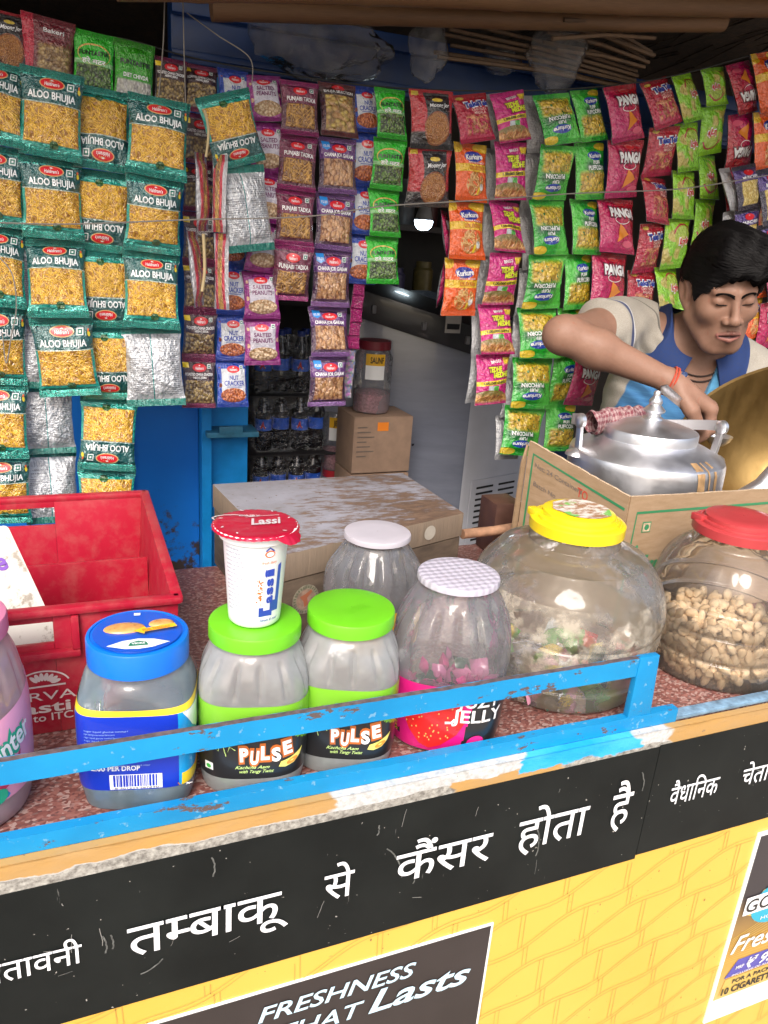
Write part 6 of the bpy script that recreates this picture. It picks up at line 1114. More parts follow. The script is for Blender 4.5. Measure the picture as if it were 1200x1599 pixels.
for k in range(16):
    lv = k // 8; x = .50+.115*(k % 8)+r_.uniform(-.01, .01); h = r_.uniform(.10, .16); m = MB(); m.lathe([(.0005, 0), (.036, 0), (.038, .01), (.038, h*.8), (.030, h*.86), (.030, h), (.0005, h)], 18, c=(x, 2.84, 1.2305+.28*lv))
    tag(m.build('shelf_tin', flat('dim_tin_%d' % (k % 5), cols[k % 5], .4, var=.2)), 'one of the dim tins in a row on the %s shelf behind the lamp' % ('lower', 'upper')[lv], 'tin', 'tins on the %s back shelf' % ('lower', 'upper')[lv])
# stick and small dark box behind the big jar
m = MB(); m.tube([at(722, 834, 1.07), at(770, 829, 1.08), at(812, 822, 1.09)], .0085, 12); tag(m.build('wooden_stick', flat('stick_wood', (.36, .20, .12), .7, var=.25, vscale=70)), 'short brown wooden stick lying between the wooden box and the carton', 'stick')
c = at(795, 806, 1.12); m = MB(); m.box((c.x, c.y+.03, CT+.051), (.055, .06, .10), 0, bev=.003); tag(m.build('brown_block', flat('dark_brown_wood', (.075, .035, .025), .5, var=.2)), 'small dark brown wooden block behind the carton flap', 'block')
# ================================================================== THE VENDOR
def sd_ell(P, c, r): q = (P-np.array(c))/np.array(r); k0 = np.linalg.norm(q, axis=1); k1 = np.linalg.norm(q/np.array(r), axis=1)+1e-9; return k0*(k0-1)/k1
def sd_cap(P, a, b, r0, r1=None):
    a, b = np.array(a, float), np.array(b, float); r1 = r0 if r1 is None else r1; ba = b-a; pa = P-a; h = np.clip(pa @ ba/(ba @ ba), 0, 1); return np.linalg.norm(pa-h[:, None]*ba, axis=1)-(r0+(r1-r0)*h)
def sd_sph(P, c, r): return np.linalg.norm(P-np.array(c), axis=1)-r
def smin(a, b, k): h = np.clip(.5+.5*(b-a)/k, 0, 1); return b+(a-b)*h-k*h*(1-h)
def smax(a, b, k): return -smin(-a, -b, k)
def sdf_mesh(fn, lo, hi, h, proj=2):
    lo = np.array(lo, float); B = 8; n = np.maximum(1, np.ceil((np.array(hi)-lo)/(h*B)).astype(int)); H = h*B
    cs = np.stack(np.meshgrid(*[np.arange(k) for k in n], indexing='ij'), -1).reshape(-1, 3); cen = lo+(cs+.5)*H; d = fn(cen)
    N = n*B+1; Gd = np.full(tuple(N), 1.0, np.float32); act = np.abs(d) < H*1.0
    for c, dd in zip(cs[~act], d[~act]):
        if dd < 0: Gd[c[0]*B:c[0]*B+B+1, c[1]*B:c[1]*B+B+1, c[2]*B:c[2]*B+B+1] = -1.0
    lat = np.stack(np.meshgrid(*[np.arange(B+1)]*3, indexing='ij'), -1).reshape(-1, 3)
    for ch in np.array_split(cs[act], max(1, act.sum()//400)):
        I = (ch[:, None, :]*B+lat[None]).reshape(-1, 3); v = fn(lo+I*h).astype(np.float32); Gd[I[:, 0], I[:, 1], I[:, 2]] = v
    S = Gd < 0; cnt = np.zeros(tuple(N-1), np.int8)
    for i in (0, 1):
        for j in (0, 1):
            for k in (0, 1): cnt += S[i:N[0]-1+i, j:N[1]-1+j, k:N[2]-1+k]
    cell = np.argwhere((cnt > 0) & (cnt < 8)); acc = np.zeros((len(cell), 3)); num = np.zeros(len(cell)); idx = -np.ones(tuple(N-1), np.int64); idx[tuple(cell.T)] = np.arange(len(cell))
    for ax in range(3):
        o1, o2 = [a for a in range(3) if a != ax]
        for i in (0, 1):
            for j in (0, 1):
                a = cell.copy(); a[:, o1] += i; a[:, o2] += j; b = a.copy(); b[:, ax] += 1; va = Gd[tuple(a.T)]; vb = Gd[tuple(b.T)]; m = (va < 0) != (vb < 0); t_ = va[m]/(va[m]-vb[m]); p = a[m].astype(float); p[:, ax] += t_; acc[m] += p; num[m] += 1
    V = lo+acc/num[:, None]*h; F_ = []
    for ax in range(3):
        o1, o2 = [(1, 2), (2, 0), (0, 1)][ax]; sl0 = [slice(None)]*3; sl1 = [slice(None)]*3; sl0[ax] = slice(0, N[ax]-1); sl1[ax] = slice(1, N[ax]); cr = np.argwhere(S[tuple(sl0)] != S[tuple(sl1)]); ok = (cr[:, o1] > 0) & (cr[:, o2] > 0) & (cr[:, o1] < N[o1]-1) & (cr[:, o2] < N[o2]-1); cr = cr[ok]
        q = []
        for (i, j) in ((-1, -1), (0, -1), (0, 0), (-1, 0)): c = cr.copy(); c[:, o1] += i; c[:, o2] += j; q.append(idx[tuple(c.T)])
        q = np.stack(q, 1); ins = S[tuple(cr.T)]; q[~ins] = q[~ins][:, ::-1]; F_.append(q)
    F_ = np.vstack(F_); F_ = F_[(F_ >= 0).all(1)]
    e = h*.3
    for _ in range(proj):
        d0 = fn(V); g = np.stack([fn(V+np.eye(3)[a]*e)-d0 for a in range(3)], 1)/e; g /= (np.linalg.norm(g, axis=1, keepdims=True)+1e-6); V = V-np.clip(d0, -h, h)[:, None]*g*.9
    return V, F_
def sdf_obj(name, VF, mats, parent, attrs=None):
    me = bpy.data.meshes.new(name); V, F_ = VF; me.vertices.add(len(V)); me.vertices.foreach_set('co', V.ravel().astype(np.float32)); me.loops.add(F_.size); me.loops.foreach_set('vertex_index', F_.ravel().astype(np.int32)); me.polygons.add(len(F_)); me.polygons.foreach_set('loop_start', np.arange(0, F_.size, 4, dtype=np.int32)); me.polygons.foreach_set('use_smooth', [True]*len(F_)); me.update(calc_edges=True); me.validate()
    for k, a in (attrs or {}).items(): at_ = me.attributes.new(k, 'FLOAT', 'POINT'); at_.data.foreach_set('value', np.asarray(a, np.float32))
    for m in mats: me.materials.append(m)
    o = bpy.data.objects.new(name, me); COL.objects.link(o); o.parent = parent; return o
KS = .95/.9; E0 = np.array(EYE)
def W(p): return E0+(np.array(p, float)-E0)*KS
def unW(P): return E0+(P-E0)/KS
HX, HF, HU = np.array((-.891, .443, -.097)), np.array((-.423, -.889, -.178)), np.array((-.165, -.118, .979))
_c, _s = math.cos(rad(4)), math.sin(rad(4)); HX, HF, HU = [np.array((v[0]*_c-v[1]*_s, v[0]*_s+v[1]*_c, v[2])) for v in (HX, HF, HU)]; _c, _s = math.cos(rad(5)), math.sin(rad(5)); HF, HU = HF*_c-HU*_s, HU*_c+HF*_s
HO = E0+(np.array((1.334, 1.351, 1.400))-E0)*.862; HS = .875
def hl(P): return np.stack([(P-HO) @ HX/.95, (P-HO) @ HF, (P-HO) @ HU], 1)/HS            # head-local: x = his right, y = forward, z = up
def hw(l): l = np.array(l)*HS*np.array((.95, 1, 1)); return HO+HX*l[..., 0:1]+HF*l[..., 1:2]+HU*l[..., 2:3] if l.ndim > 1 else HO+HX*l[0]+HF*l[1]+HU*l[2]
def head_sdf(Q):
    A = Q.copy(); A[:, 0] = np.abs(A[:, 0]); d = sd_ell(Q, (0, -.010, .034), (.073, .093, .086)); d = smin(d, sd_ell(Q, (0, .026, -.030), (.060, .064, .078)), .03)
    d = smin(d, sd_cap(A, (.056, .005, -.052), (.030, .056, -.092), .018, .018), .026); d = smin(d, sd_cap(Q, (-.017, .069, -.099), (.017, .069, -.099), .0165), .022)
    d = smin(d, sd_ell(A, (.043, .055, -.022), (.021, .024, .020)), .022); d = smin(d, sd_cap(A, (.008, .0845, .024), (.040, .072, .024), .0085, .008), .014)
    d = smin(d, sd_ell(Q, (0, .075, -.070), (.028, .022, .020)), .02)
    d = smax(d, -sd_ell(A, (.032, .101, .004), (.018, .018, .0115)), .012)
    d = smin(d, sd_ell(A, (.0315, .0725, .0035), (.0150, .0140, .0112)), .005)
    d = smin(d, sd_cap(A, (.0185, .0805, -.0015), (.044, .0725, -.0015), .0024, .0018), .003)
    d = smin(d, sd_cap(Q, (0, .086, .016), (0, .1035, -.026), .0065, .0095), .011); d = smin(d, sd_ell(Q, (0, .1055, -.0305), (.0130, .0100, .0098)), .007); d = smin(d, sd_ell(A, (.0152, .0945, -.0345), (.0078, .0105, .0076)), .006)
    d = smax(d, -sd_ell(A, (.0070, .1010, -.0425), (.0040, .0050, .0040)), .003)
    d = smin(d, sd_cap(A, (.0040, .0985, -.0580), (.0255, .0895, -.0640), .0047, .0026), .0035); d = smin(d, sd_cap(A, (.0, .0975, -.0730), (.0225, .0900, -.0685), .0060, .0030), .0035)
    d = smax(d, -sd_cap(A, (.0, .1020, -.0655), (.0225, .0925, -.0662), .0030, .0014), .0020); d = smax(d, -sd_cap(Q, (0, .104, -.052), (0, .103, -.057), .0028), .004)
    for s in (1,):
        ca, sa = math.cos(.30), math.sin(.30); e = A-np.array((.0765, -.012, -.004)); e = np.stack([e[:, 0]*ca+e[:, 1]*sa, -e[:, 0]*sa+e[:, 1]*ca, e[:, 2]-.18*0], 1); e2 = e.copy(); e2[:, 1] = e[:, 1]+e[:, 2]*.25
        ear = sd_ell(e2, (0, 0, .002), (.0085, .0185, .031)); ear = smin(ear, sd_ell(e2, (-.001, .006, -.026), (.006, .009, .010)), .006); ear = smax(ear, -sd_ell(e2, (.0085, .003, .004), (.0065, .0105, .019)), .004); ear = smin(ear, sd_cap(e2, (.002, -.004, .016), (.002, -.006, -.010), .0028), .004); d = smin(d, ear, .006)
    return d
RS, LS = E0+(np.array((1.033, 1.268, 1.322))-E0)*1.03, E0+(np.array((1.270, 1.172, 1.250))-E0)*1.03; EL = np.array((.808, 1.152, 1.318)); WR = np.array((.969, 1.050, 1.256)); LE, LW = np.array((1.39, 1.25, 1.02)), np.array((1.39, 1.23, .86))
SC = (RS+LS)/2; sah = np.array((LS[0]-RS[0], LS[1]-RS[1], 0)); sah /= np.linalg.norm(sah); sf_ = np.array((sah[1], -sah[0], 0.)); NK0 = HO-HU*.062-HF*.030; NK1 = SC-sf_*.008+np.array((0, 0, -.020))
def torso(P):
    T = np.stack([(P-SC) @ sah, (P-SC) @ sf_, P[:, 2]], 1); d = sd_cap(P, RS+np.array((.03, -.012, -.012)), LS+np.array((-.02, .006, -.004)), .054, .052); d = smin(d, sd_ell(T, (.008, -.012, 1.165), (.150, .098, .175)), .05); d = smin(d, sd_ell(T, (.010, -.035, .98), (.138, .098, .20)), .08); d = smin(d, sd_ell(T, (.010, -.05, .86), (.150, .105, .10)), .06)
    return smin(d, sd_cap(P, NK0+(NK1-NK0)*.45, NK1, .044, .066), .035)
def arms(P):
    m = RS+(EL-RS)*.45; d = sd_cap(P, RS, m, .046, .039); d = smin(d, sd_cap(P, m, EL, .039, .0315), .03); f = EL+(WR-EL)*.30; d2 = sd_cap(P, EL, f, .0305, .0318); d2 = smin(d2, sd_cap(P, f, WR, .0318, .0195), .02); d = smin(d, d2, .018); d = smin(d, sd_sph(P, EL+np.array((-.011, .003, -.002)), .0245), .016)
    l = smin(sd_cap(P, LS, LE, .046, .036), sd_cap(P, LE, LW, .038, .024), .02); return smin(d, l, .01)
HK = np.array(unW(np.array(at(1094, 630, 1.085))[None])[0]); hd = HK-WR; hd /= np.linalg.norm(hd); hs = np.cross(hd, (0, 0, 1.)); hs /= np.linalg.norm(hs); hn = np.cross(hs, hd)      # hs: towards the camera side
FING = []
def mkhand():
    base = WR+hd*.012; out = [(WR, base, .0200, .0205)]
    for i, o in enumerate((.030, .011, -.009, -.028)):
        k = WR+hd*(.082-.003*abs(i-1))+hs*o*.80+hn*(.004-.004*(i-1.2)**2*.6); out.append((base+hs*o*.45, k, .0175, .0125)); L = (.036, .040, .037, .030)[i]
        a = k+(hd*.62-hn*.75+hs*.05*(1-i))*L; b = a+(-hd*.30-hn*.95)*L*.72; c = b+(-hd*.85-hn*.30)*L*.5; FING.append((k, a, b, c))
    return out
PALM = mkhand(); TH = [WR+hd*.018+hs*.022-hn*.008, WR+hd*.046+hs*.040-hn*.020, WR+hd*.076+hs*.038-hn*.034, WR+hd*.098+hs*.026-hn*.042]
def hand(P):
    d = None
    for a, b, r0, r1 in PALM: e = sd_cap(P, a, b, r0, r1); d = e if d is None else smin(d, e, .010)
    for i, (k, a, b, c) in enumerate(FING):
        s = (1, 1.03, .98, .86)[i]; f = smin(sd_cap(P, k, a, .0108*s, .0095*s), sd_cap(P, a, b, .0095*s, .0085*s), .004); f = smin(f, sd_cap(P, b, c, .0085*s, .0075*s), .004); d = smin(d, f, .004)
    t_ = smin(sd_cap(P, TH[0], TH[1], .0155, .0125), sd_cap(P, TH[1], TH[2], .0125, .0105), .006); t_ = smin(t_, sd_cap(P, TH[2], TH[3], .0105, .0085), .004); return smin(d, t_, .007)
def body(Pw):
    P = unW(Pw); Q = hl(P); near = np.linalg.norm(P-HO, axis=1) < .22; d = np.full(len(P), 9.0)
    hd_ = np.linalg.norm(P-HO, axis=1)-.125
    if near.any(): hd_[near] = head_sdf(Q[near])*HS
    d = smin(hd_, sd_cap(P, NK0, NK1, .0425, .0510), .013); d = smin(d, torso(P), .022); a = arms(P); d = smin(d, a, .025)
    nh = np.linalg.norm(P-HK, axis=1) < .20; hh = np.linalg.norm(P-HK, axis=1)-.10
    if nh.any(): hh[nh] = hand(P[nh])
    d = np.where(nh, smin(d, hh, .012), d); return d*KS
def hit(px, py, fn=body, t0=1.0):
    r = np.array(ray(px, py)); t_ = t0
    for _ in range(120):
        d = float(fn((E0+r*t_)[None])[0])
        if d < .0004: break
        t_ += d*.7/np.linalg.norm(r)
    return E0+r*t_
man = thing('person', 'young vendor in a grey and blue polo shirt bending over the brass pot', 'person', (1.21, 1.34, .0)); MO = np.array(man.location)
SKIN = NT('brown_skin'); t = SKIN
def attr(t, name): n = t.new('Attribute'); n.attribute_name = name; return n.outputs['Fac']
n1 = t.noise(28, 6, .7); spots = t.math('MULTIPLY', t.step(t.noise(95, 2, .5), .685, .04), .40)
c = t.mix(t.rng(n1, .3, .7), (.235, .130, .090), (.29, .165, .118)); c = t.mix(spots, c, (.27, .10, .06)); c = t.mix(attr(t, 'lips'), c, (.27, .105, .088)); c = t.mix(t.math('MULTIPLY', attr(t, 'fuzz'), .45), c, (.10, .06, .045)); c = t.mix(attr(t, 'mouth'), c, (.04, .012, .012)); c = t.mix(t.math('MULTIPLY', attr(t, 'lid'), .5), c, (.16, .075, .05))
t.set(color=c, rough=.52, sss=.08, spec=.32); t.p.inputs['Subsurface Radius'].default_value = (.012, .005, .003); t.p.inputs['Subsurface Scale'].default_value = .5; t.bump(t.noise(190, 4, .65), .16, .002); SKIN = t.mat
V_, F_ = sdf_mesh(body, (.78, 1.02, .88), (1.66, 1.50, 1.575), .0024)
P = unW(V_); Q = hl(P); A = Q.copy(); A[:, 0] = np.abs(A[:, 0]); ss = lambda x, a, b: np.clip((x-a)/(b-a), 0, 1)
lip = np.minimum(sd_cap(A, (.0040, .0985, -.0585), (.0265, .0895, -.0640), .0044, .0024), sd_cap(A, (.0, .0975, -.0730), (.0240, .0900, -.0682), .0056, .0026)); lips = 1-ss(lip, -.0003, .0022)
fz_ = (1-ss(sd_cap(A, (.002, .102, -.0545), (.021, .092, -.0590), .0042, .0028), -.001, .004))
mo = 1-ss(sd_cap(A, (.0, .0985, -.0655), (.0215, .0920, -.0662), .0028, .0014), -.0002, .0010); li = 1-ss(np.abs(sd_cap(A, (.019, .0840, -.0010), (.0440, .0735, -.0005), .0018, .0016)), .0, .003)
sdf_obj('body', (V_-MO, F_), [SKIN], man, dict(lips=lips, fuzz=fz_, mouth=mo, lid=li))
# lashes and brows
HAIRM = NT('black_hair'); t = HAIRM; t.set(color=(.0050, .0045, .005), rough=.58, spec=.16); HAIRM = t.mat
def on_head(l, off=.0006):
    p = W(hw(np.array(l, float)))
    for _ in range(6):
        d0 = body(p[None])[0]; g = np.array([body((p+np.eye(3)[a]*.0008)[None])[0]-d0 for a in range(3)])/.0008; g /= np.linalg.norm(g); p = p-(d0-off)*g
    return p, g
def on_many(L_, off):
    p = W(hw(np.array(L_, float)))
    for _ in range(6):
        d0 = body(p); g = np.stack([body(p+np.eye(3)[a]*.0008)-d0 for a in range(3)], 1)/.0008; g /= np.linalg.norm(g, axis=1, keepdims=True); p = p-(d0-off)[:, None]*g
    return p, g
r_ = random.Random(4); m = MB(); B0 = []; B1 = []
for s in (1, -1):
    for i in range(200):
        k = r_.random(); x = .0085+.043*k; zc = .0165+.0085*math.sin(k*2.3)-.0035*k*k; th = .0036*(1-.60*k); z = zc+r_.uniform(-th, th); B0.append((s*x, .10, z)); B1.append((s*(x+.0065), .10-.004, z+.0022*(1-k*1.6)))
p0, g0 = on_many(B0, .0003); p1, g1 = on_many(B1, .0010)
for a, b in zip(p0, p1): m.tube([Vector(a-MO), Vector((a+b)/2-MO), Vector(b-MO)], [.0006, .0006, .0002], 3)
m.build('eyebrows', flat('brow_hair', (.006, .005, .005), .9, spec=.1), man)
m = MB()
for s in (1, -1):
    pts = [(s*(.0185+.026*k), .09, -.0012-.0022*math.sin(math.pi*k)+.0012*k) for k in [i/10 for i in range(11)]]; p0, g0 = on_many(pts, .0004); m.tube([Vector(p-MO) for p in p0], [.0004]+[.0011]*9+[.0005], 6)
m.build('eyelashes', HAIRM, man)
# hair
def hair(Pw):
    Q = hl(unW(Pw)); A = Q.copy(); A[:, 0] = np.abs(A[:, 0]); d = sd_ell(Q, (0, -.014, .042), (.0815, .1005, .0905)); d = smin(d, sd_ell(Q, (-.004, .040, .092), (.066, .058, .040)), .025); d = smin(d, sd_ell(Q, (-.018, .082, .078), (.050, .026, .030)), .022)
    d = smin(d, sd_ell(A, (.066, .012, .02), (.012, .028, .040)), .012)
    q = Q*np.array((70, 26, 45)); d = d+.0032*np.sin(q[:, 0]+2.2*np.sin(q[:, 1]))+.0022*np.sin(q[:, 0]*2.1+q[:, 2]+1.3*np.sin(q[:, 1]*1.9))
    face = sd_ell(Q, (0, .105, -.012), (.071, .080, .068)); edge = .004*np.sin(Q[:, 0]*150)+.003*np.sin(Q[:, 0]*370+1); d = smax(d, -(face+edge), .006)
    low = Q[:, 2]-(-.055-.1*(Q[:, 1]+.02)); d = smax(d, -(sd_ell(A, (.082, .004, -.020), (.034, .026, .050))), .008); d = smax(d, -(Q[:, 2]+.062+.25*Q[:, 1]), .012); d = smax(d, -sd_ell(A, (.05, .09, -.06), (.05, .07, .085)), .008)
    return d*HS*KS*.8
hv = sdf_mesh(hair, W(HO+np.array((-.14, -.15, -.10))), W(HO+np.array((.14, .15, .165))), .0028, 1); ho = sdf_obj('hair', (hv[0]-MO, hv[1]), [HAIRM], man)
rs = np.random.RandomState(3); pick = rs.choice(len(hv[0]), 6500); p = hv[0][pick].copy(); Q = hl(unW(p)); top = Q[:, 2] > .012; p = p[top]; Q = Q[top]
dr = HF[None]*(.55+.5*rs.rand(len(p), 1))-HX[None]*(.45+.35*rs.rand(len(p), 1))+HU[None]*(.10*rs.randn(len(p), 1)); dr /= np.linalg.norm(dr, axis=1, keepdims=True); chains = [p.copy()]; off = np.full(len(p), .0008)
for st in range(5):
    p = p+dr*.0075; d0 = hair(p); g = np.stack([hair(p+np.eye(3)[a]*.001)-d0 for a in range(3)], 1)/.001; g /= np.linalg.norm(g, axis=1, keepdims=True)+1e-6; off = off+.0007*rs.rand(len(p)); p = p-(d0-off)[:, None]*g*.8; dr = dr-g*np.sum(dr*g, axis=1, keepdims=True)*.6; dr = dr-HU[None]*.04; dr /= np.linalg.norm(dr, axis=1, keepdims=True); chains.append(p.copy())
Cn = np.stack(chains, 1); m = MB()
for c_ in Cn: m.tube([Vector(q-MO) for q in c_], [.0006, .0008, .0008, .0007, .0006, .0002], 3, cap=False)
m.build('hair_strands', HAIRM, ho)
# shirt
sa_ = (LS-RS)/np.linalg.norm(LS-RS)
CUFF = RS+(EL-RS)*.43; ua = (EL-RS)/np.linalg.norm(EL-RS); lca = (LE-LS)/np.linalg.norm(LE-LS)
VP = np.array((1.172, 1.165, 1.215))
def core(P): return smin(smin(sd_cap(P, NK0, NK1, .0425, .0510), torso(P), .022), sd_cap(P, RS, RS+(EL-RS)*.45, .046, .039), .025)
ccv = NK1+(NK0-NK1)*.36; cu_ = np.array((.04, .0, 1.0))+sf_*.42; cu_ /= np.linalg.norm(cu_)
def shirt(Pw):
    P = unW(Pw); d = core(P)-.0090; s1 = sd_cap(P, RS, CUFF+ua*.02, .0560, .0530); s1 = smax(s1, (P-CUFF) @ ua, .004); s2 = sd_cap(P, LS, LS+lca*.17, .056, .052); s2 = smax(s2, (P-(LS+lca*.15)) @ lca, .004); d = smin(d, s1, .03); d = smin(d, s2, .03)
    w = P*38; d = d+.0030*np.sin(w[:, 0]*1.3+1.5*np.sin(w[:, 2]*.9)+w[:, 2]*.7)*np.sin(w[:, 2]*.55+w[:, 0]*.4)+.0016*np.sin(w[:, 2]*2.2-w[:, 0]*1.9+np.sin(w[:, 1]*2)); r = RS+np.array((.03, -.06, -.08)); fold = np.exp(-np.sum((P-r)**2, axis=1)/.006); d = d+.004*fold*np.sin((P[:, 0]+P[:, 2])*170)
    hh_ = (P-ccv) @ cu_; rd_ = np.linalg.norm((P-ccv)-hh_[:, None]*cu_, axis=1); d = smax(d, -smax(.004-hh_, rd_-.090, .006), .004)
    fr = (P-SC) @ sf_; al = (P-SC) @ sah; v = np.abs(al+.004)-(.006+.32*np.clip(P[:, 2]-1.160, 0, .2)); d = smax(d, -smax(smax(v, 1.160-P[:, 2], .004), .02-fr, .004), .003)
    inner = torso(P)+.004; d = smax(d, -smin(inner, sd_cap(P, RS, EL, .047, .045), .02)+0*d, .002) if False else d
    d = smax(d, .90-P[:, 2], .003); return d*KS*.85
sv_, sF = sdf_mesh(shirt, W((.80, 1.08, .885)), W((1.50, 1.42, 1.41)), .0030)
P = unW(sv_); al = (P-SC) @ sa_; zz = P[:, 2]-(SC[2]+al*(sa_[2]/1.0)); fr = (P-SC) @ sf_; ax_ = (P-RS) @ ua; near_r = np.linalg.norm(P-(RS+ua[None]*np.clip(ax_, 0, .3)[:, None]), axis=1)
chest = np.minimum(np.minimum(al+.100-.55*np.clip(-zz-.02, -.05, .05)*0, -.004-zz-.55*np.clip(-(al+.050), 0, 1)), np.minimum(.125-al, fr-.0)); sleeve = ax_-.0
LC = .43*np.linalg.norm(EL-RS); cuffs = np.minimum(np.minimum(ax_-(LC-.017), (LC-.004)-ax_), .075-near_r); pipe = np.minimum(np.minimum(ax_-(LC-.021), (LC-.017)-ax_), .075-near_r)
seam = np.abs(ax_-.018)+np.where(near_r > .085, 1, 0); lowc = -.115-zz+.25*al
t = NT('polo_shirt_cloth'); ob = t.coord(); wv = t.noise(420, 2, .5); sl_ = t.noise(40, 4, .7, t.map(ob, (.3, .3, 3))); grey = t.mix(t.rng(wv, .3, .7), (.30, .275, .235), (.37, .345, .30)); blue = t.mix(t.rng(sl_, .3, .7), (.025, .105, .26), (.055, .20, .40)); blue2 = t.mix(t.rng(sl_, .3, .7), (.05, .20, .37), (.09, .29, .48))
blue = t.mix(t.step(attr(t, 'al'), .02, .004), blue, blue2); c = t.mix(t.step(attr(t, 'chest'), 0.0, .0015), grey, blue); c = t.mix(t.math('MULTIPLY', t.step(attr(t, 'seam'), .0022, .0008), -1.0), c, c); c = t.mix(t.math('SUBTRACT', 1.0, t.step(attr(t, 'seam'), .0020, .0008)), c, (.12, .11, .10)); c = t.mix(t.step(attr(t, 'pipe'), 0, .001), c, (.68, .68, .68)); c = t.mix(t.step(attr(t, 'cuff'), 0, .001), c, (.018, .035, .125)); t.set(color=c, rough=.9, sheen=.15); t.bump(wv, .15, .001)
sh = sdf_obj('polo_shirt', (sv_-MO, sF), [t.mat], man, dict(chest=chest, al=al, cuff=cuffs, pipe=pipe, seam=seam))
# collar
NAVYC = flat('navy_collar_cloth', (.014, .036, .135), .9, var=.15, vscale=200); cc = ccv; m = MB(); ce = sah-cu_*(sah @ cu_); ce /= np.linalg.norm(ce); cf = np.cross(cu_, ce); cf = cf if cf @ sf_ > 0 else -cf
def onto(p, off):
    for _ in range(8):
        d0 = core(p)-off; g = (np.stack([core(p+np.eye(3)[a]*.002) for a in range(3)], 1)-(d0+off)[:, None]); g /= np.linalg.norm(g, axis=1, keepdims=True)+1e-9; p = p-d0[:, None]*g*.8
    return p
NB, NV = 72, 10; U_, V2 = np.meshgrid(np.linspace(0, 1, NB+1), np.linspace(0, 1, NV+1)); U_, V2 = U_.ravel(), V2.ravel(); ang = (-2.90+5.80*U_); fr_ = np.clip((np.abs(ang)-1.2)/1.7, 0, 1); fr_ = fr_*fr_*(3-2*fr_)
dirv = cf[None]*-np.cos(ang)[:, None]+ce[None]*np.sin(ang)[:, None]; rr = .058+(.016+.006*fr_)*V2; hh = .024-.020*fr_-V2*(.030+.034*fr_)
base_ = cc+dirv*rr[:, None]+cu_*hh[:, None]+ce*(np.sign(ang)*fr_*(.006+V2*.018))[:, None]
for o_, fl in ((.0145, False), (.0105, True)):
    pp = W(onto(base_.copy(), o_+.0035*np.sin(math.pi*np.clip(V2*1.2, 0, 1))))-MO; m.grid(lambda u, v: Vector(pp[int(round(v*NV))*(NB+1)+int(round(u*NB))]), NB, NV, 0, flip=fl)
m.build('collar', NAVYC, sh, angle=60)
# placket, buttons, necklace, wrist thread
bt = flat('navy_button', (.03, .06, .16), .3, coat=.4)
def shirt_body(Pw): return np.minimum(shirt(Pw), body(Pw))
for px, py in ((1069, 585), (1066, 560)):
    p = hit(px, py, shirt_body); m = MB(); n_ = -np.array(ray(px, py)); M_ = Vector(n_).to_track_quat('Z', 'Y').to_matrix(); m.lathe([(.0005, .003), (.0035, .003), (.0048, .0038), (.0056, .003), (.0056, .001)], 16, c=Vector(p-MO), M=M_); m.build('button', bt, sh)
DC = flat('dark_neck_cord', (.035, .018, .014), .8); m = MB()
for dip in (.050, .064):
    an = np.linspace(-2.2, 2.2, 45); fdip = np.cos(an/2.2*math.pi/2)**1.5; ring = cc+(cf[None]*np.cos(an)[:, None]+ce[None]*np.sin(an)[:, None])*.054+cu_*(.012-dip*fdip)[:, None]; ring = W(onto(ring, .0022))-MO; m.tube([Vector(p) for p in ring], .0018, 6)
m.build('neck_cord', DC, man)
m = MB(); ad = (WR-EL)/np.linalg.norm(WR-EL); b1 = np.cross(ad, (0, 0, 1.)); b1 /= np.linalg.norm(b1); b2 = np.cross(ad, b1); ctr = WR+ad*.002
for k_ in (0, 1): m.tube([Vector(W(ctr-ad*.005*k_+(b1*math.cos(a)+b2*math.sin(a))*.0252)-MO) for a in [i*.2618 for i in range(25)]], .0020*KS, 6)
m.build('wrist_thread', flat('red_thread', (.42, .06, .03), .8), man)
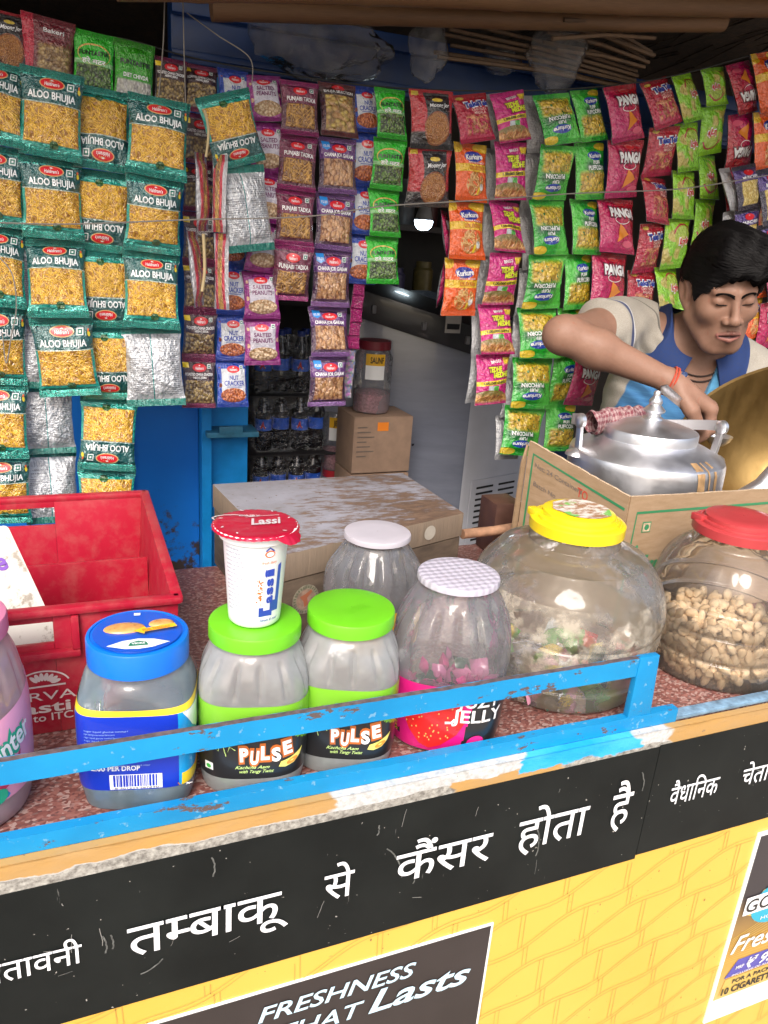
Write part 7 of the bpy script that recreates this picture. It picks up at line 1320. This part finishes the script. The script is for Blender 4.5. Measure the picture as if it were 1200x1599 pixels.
# trousers and shoes (behind the cart)
def trou(Pw):
    P = unW(Pw); d = sd_ell(P, (1.178, 1.29, .86), (.158, .112, .11))
    for s in (-1, 1): h = np.array((1.178, 1.29, .84))+sa_*s*.075; k = h+np.array((0, -.02, -.37)); a = k+np.array((0, .03, -.35)); d = smin(d, smin(sd_cap(P, h, k, .085, .062), sd_cap(P, k, a, .060, .052), .03), .02)
    return smax(d, .13-P[:, 2], .004)*KS
tv = sdf_mesh(trou, W((.95, 1.1, .06)), W((1.42, 1.46, .97)), .007); sdf_obj('trousers', (tv[0]-MO, tv[1]), [flat('dark_trousers', (.03, .035, .05), .9, var=.2)], man)
def shoes(Pw):
    P = Pw; d = None
    for s in (-1, 1): c_ = W(np.array((1.178, 1.30, .13))+sa_*s*.075); c_[2] = .18; e = smin(sd_ell(P, c_+np.array((0, -.05, 0)), (.045, .125, .045)), sd_cap(P, c_, c_+np.array((0, .02, .07)), .045), .02); e = smax(e, .1505-P[:, 2], .006); d = e if d is None else np.minimum(d, e)
    return d
fv = sdf_mesh(shoes, (1.0, 1.12, .12), (1.5, 1.56, .32), .007); sdf_obj('shoes', (fv[0]-MO, fv[1]), [flat('dark_shoes', (.04, .03, .03), .6)], man)
# ladle held in the hand
m = MB(); q0 = W(TH[3]+hs*.006); a = np.array(at(1034, 604, 1.062)); b = np.array(at(1082, 645, 1.075)); d = b-a; L_ = np.linalg.norm(d); d /= L_; w_ = np.cross(d, np.array(ray(1060, 625))); w_ /= np.linalg.norm(w_); n_ = np.cross(d, w_)
def lad(u, v, o):
    s = -.004+v*(L_+.10); k = s/(L_+.1); wd = (.0085-.0045*smooth(.0, .9, k))*math.sqrt(max(0, min(1, (s+.004)/.008)))*1.0; return Vector(a+d*s+w_*(u-.5)*2*wd+n_*(o+.0022*(2*u-1)**2))
m.grid(lambda u, v: lad(u, v, -.0010), 6, 30); m.grid(lambda u, v: lad(u, v, .0010), 6, 30, flip=True); e_ = a+d*(L_+.10); m.lathe([(.0005, -.018), (.012, -.015), (.022, -.006), (.026, .004), (.0245, .004), (.020, -.005), (.0005, -.016)], 28, c=Vector(e_+np.array((0, 0, -.004)))); tag(m.build('ladle', ALUW, None), 'bright metal ladle whose flat handle is held in the vendor hand', 'ladle')
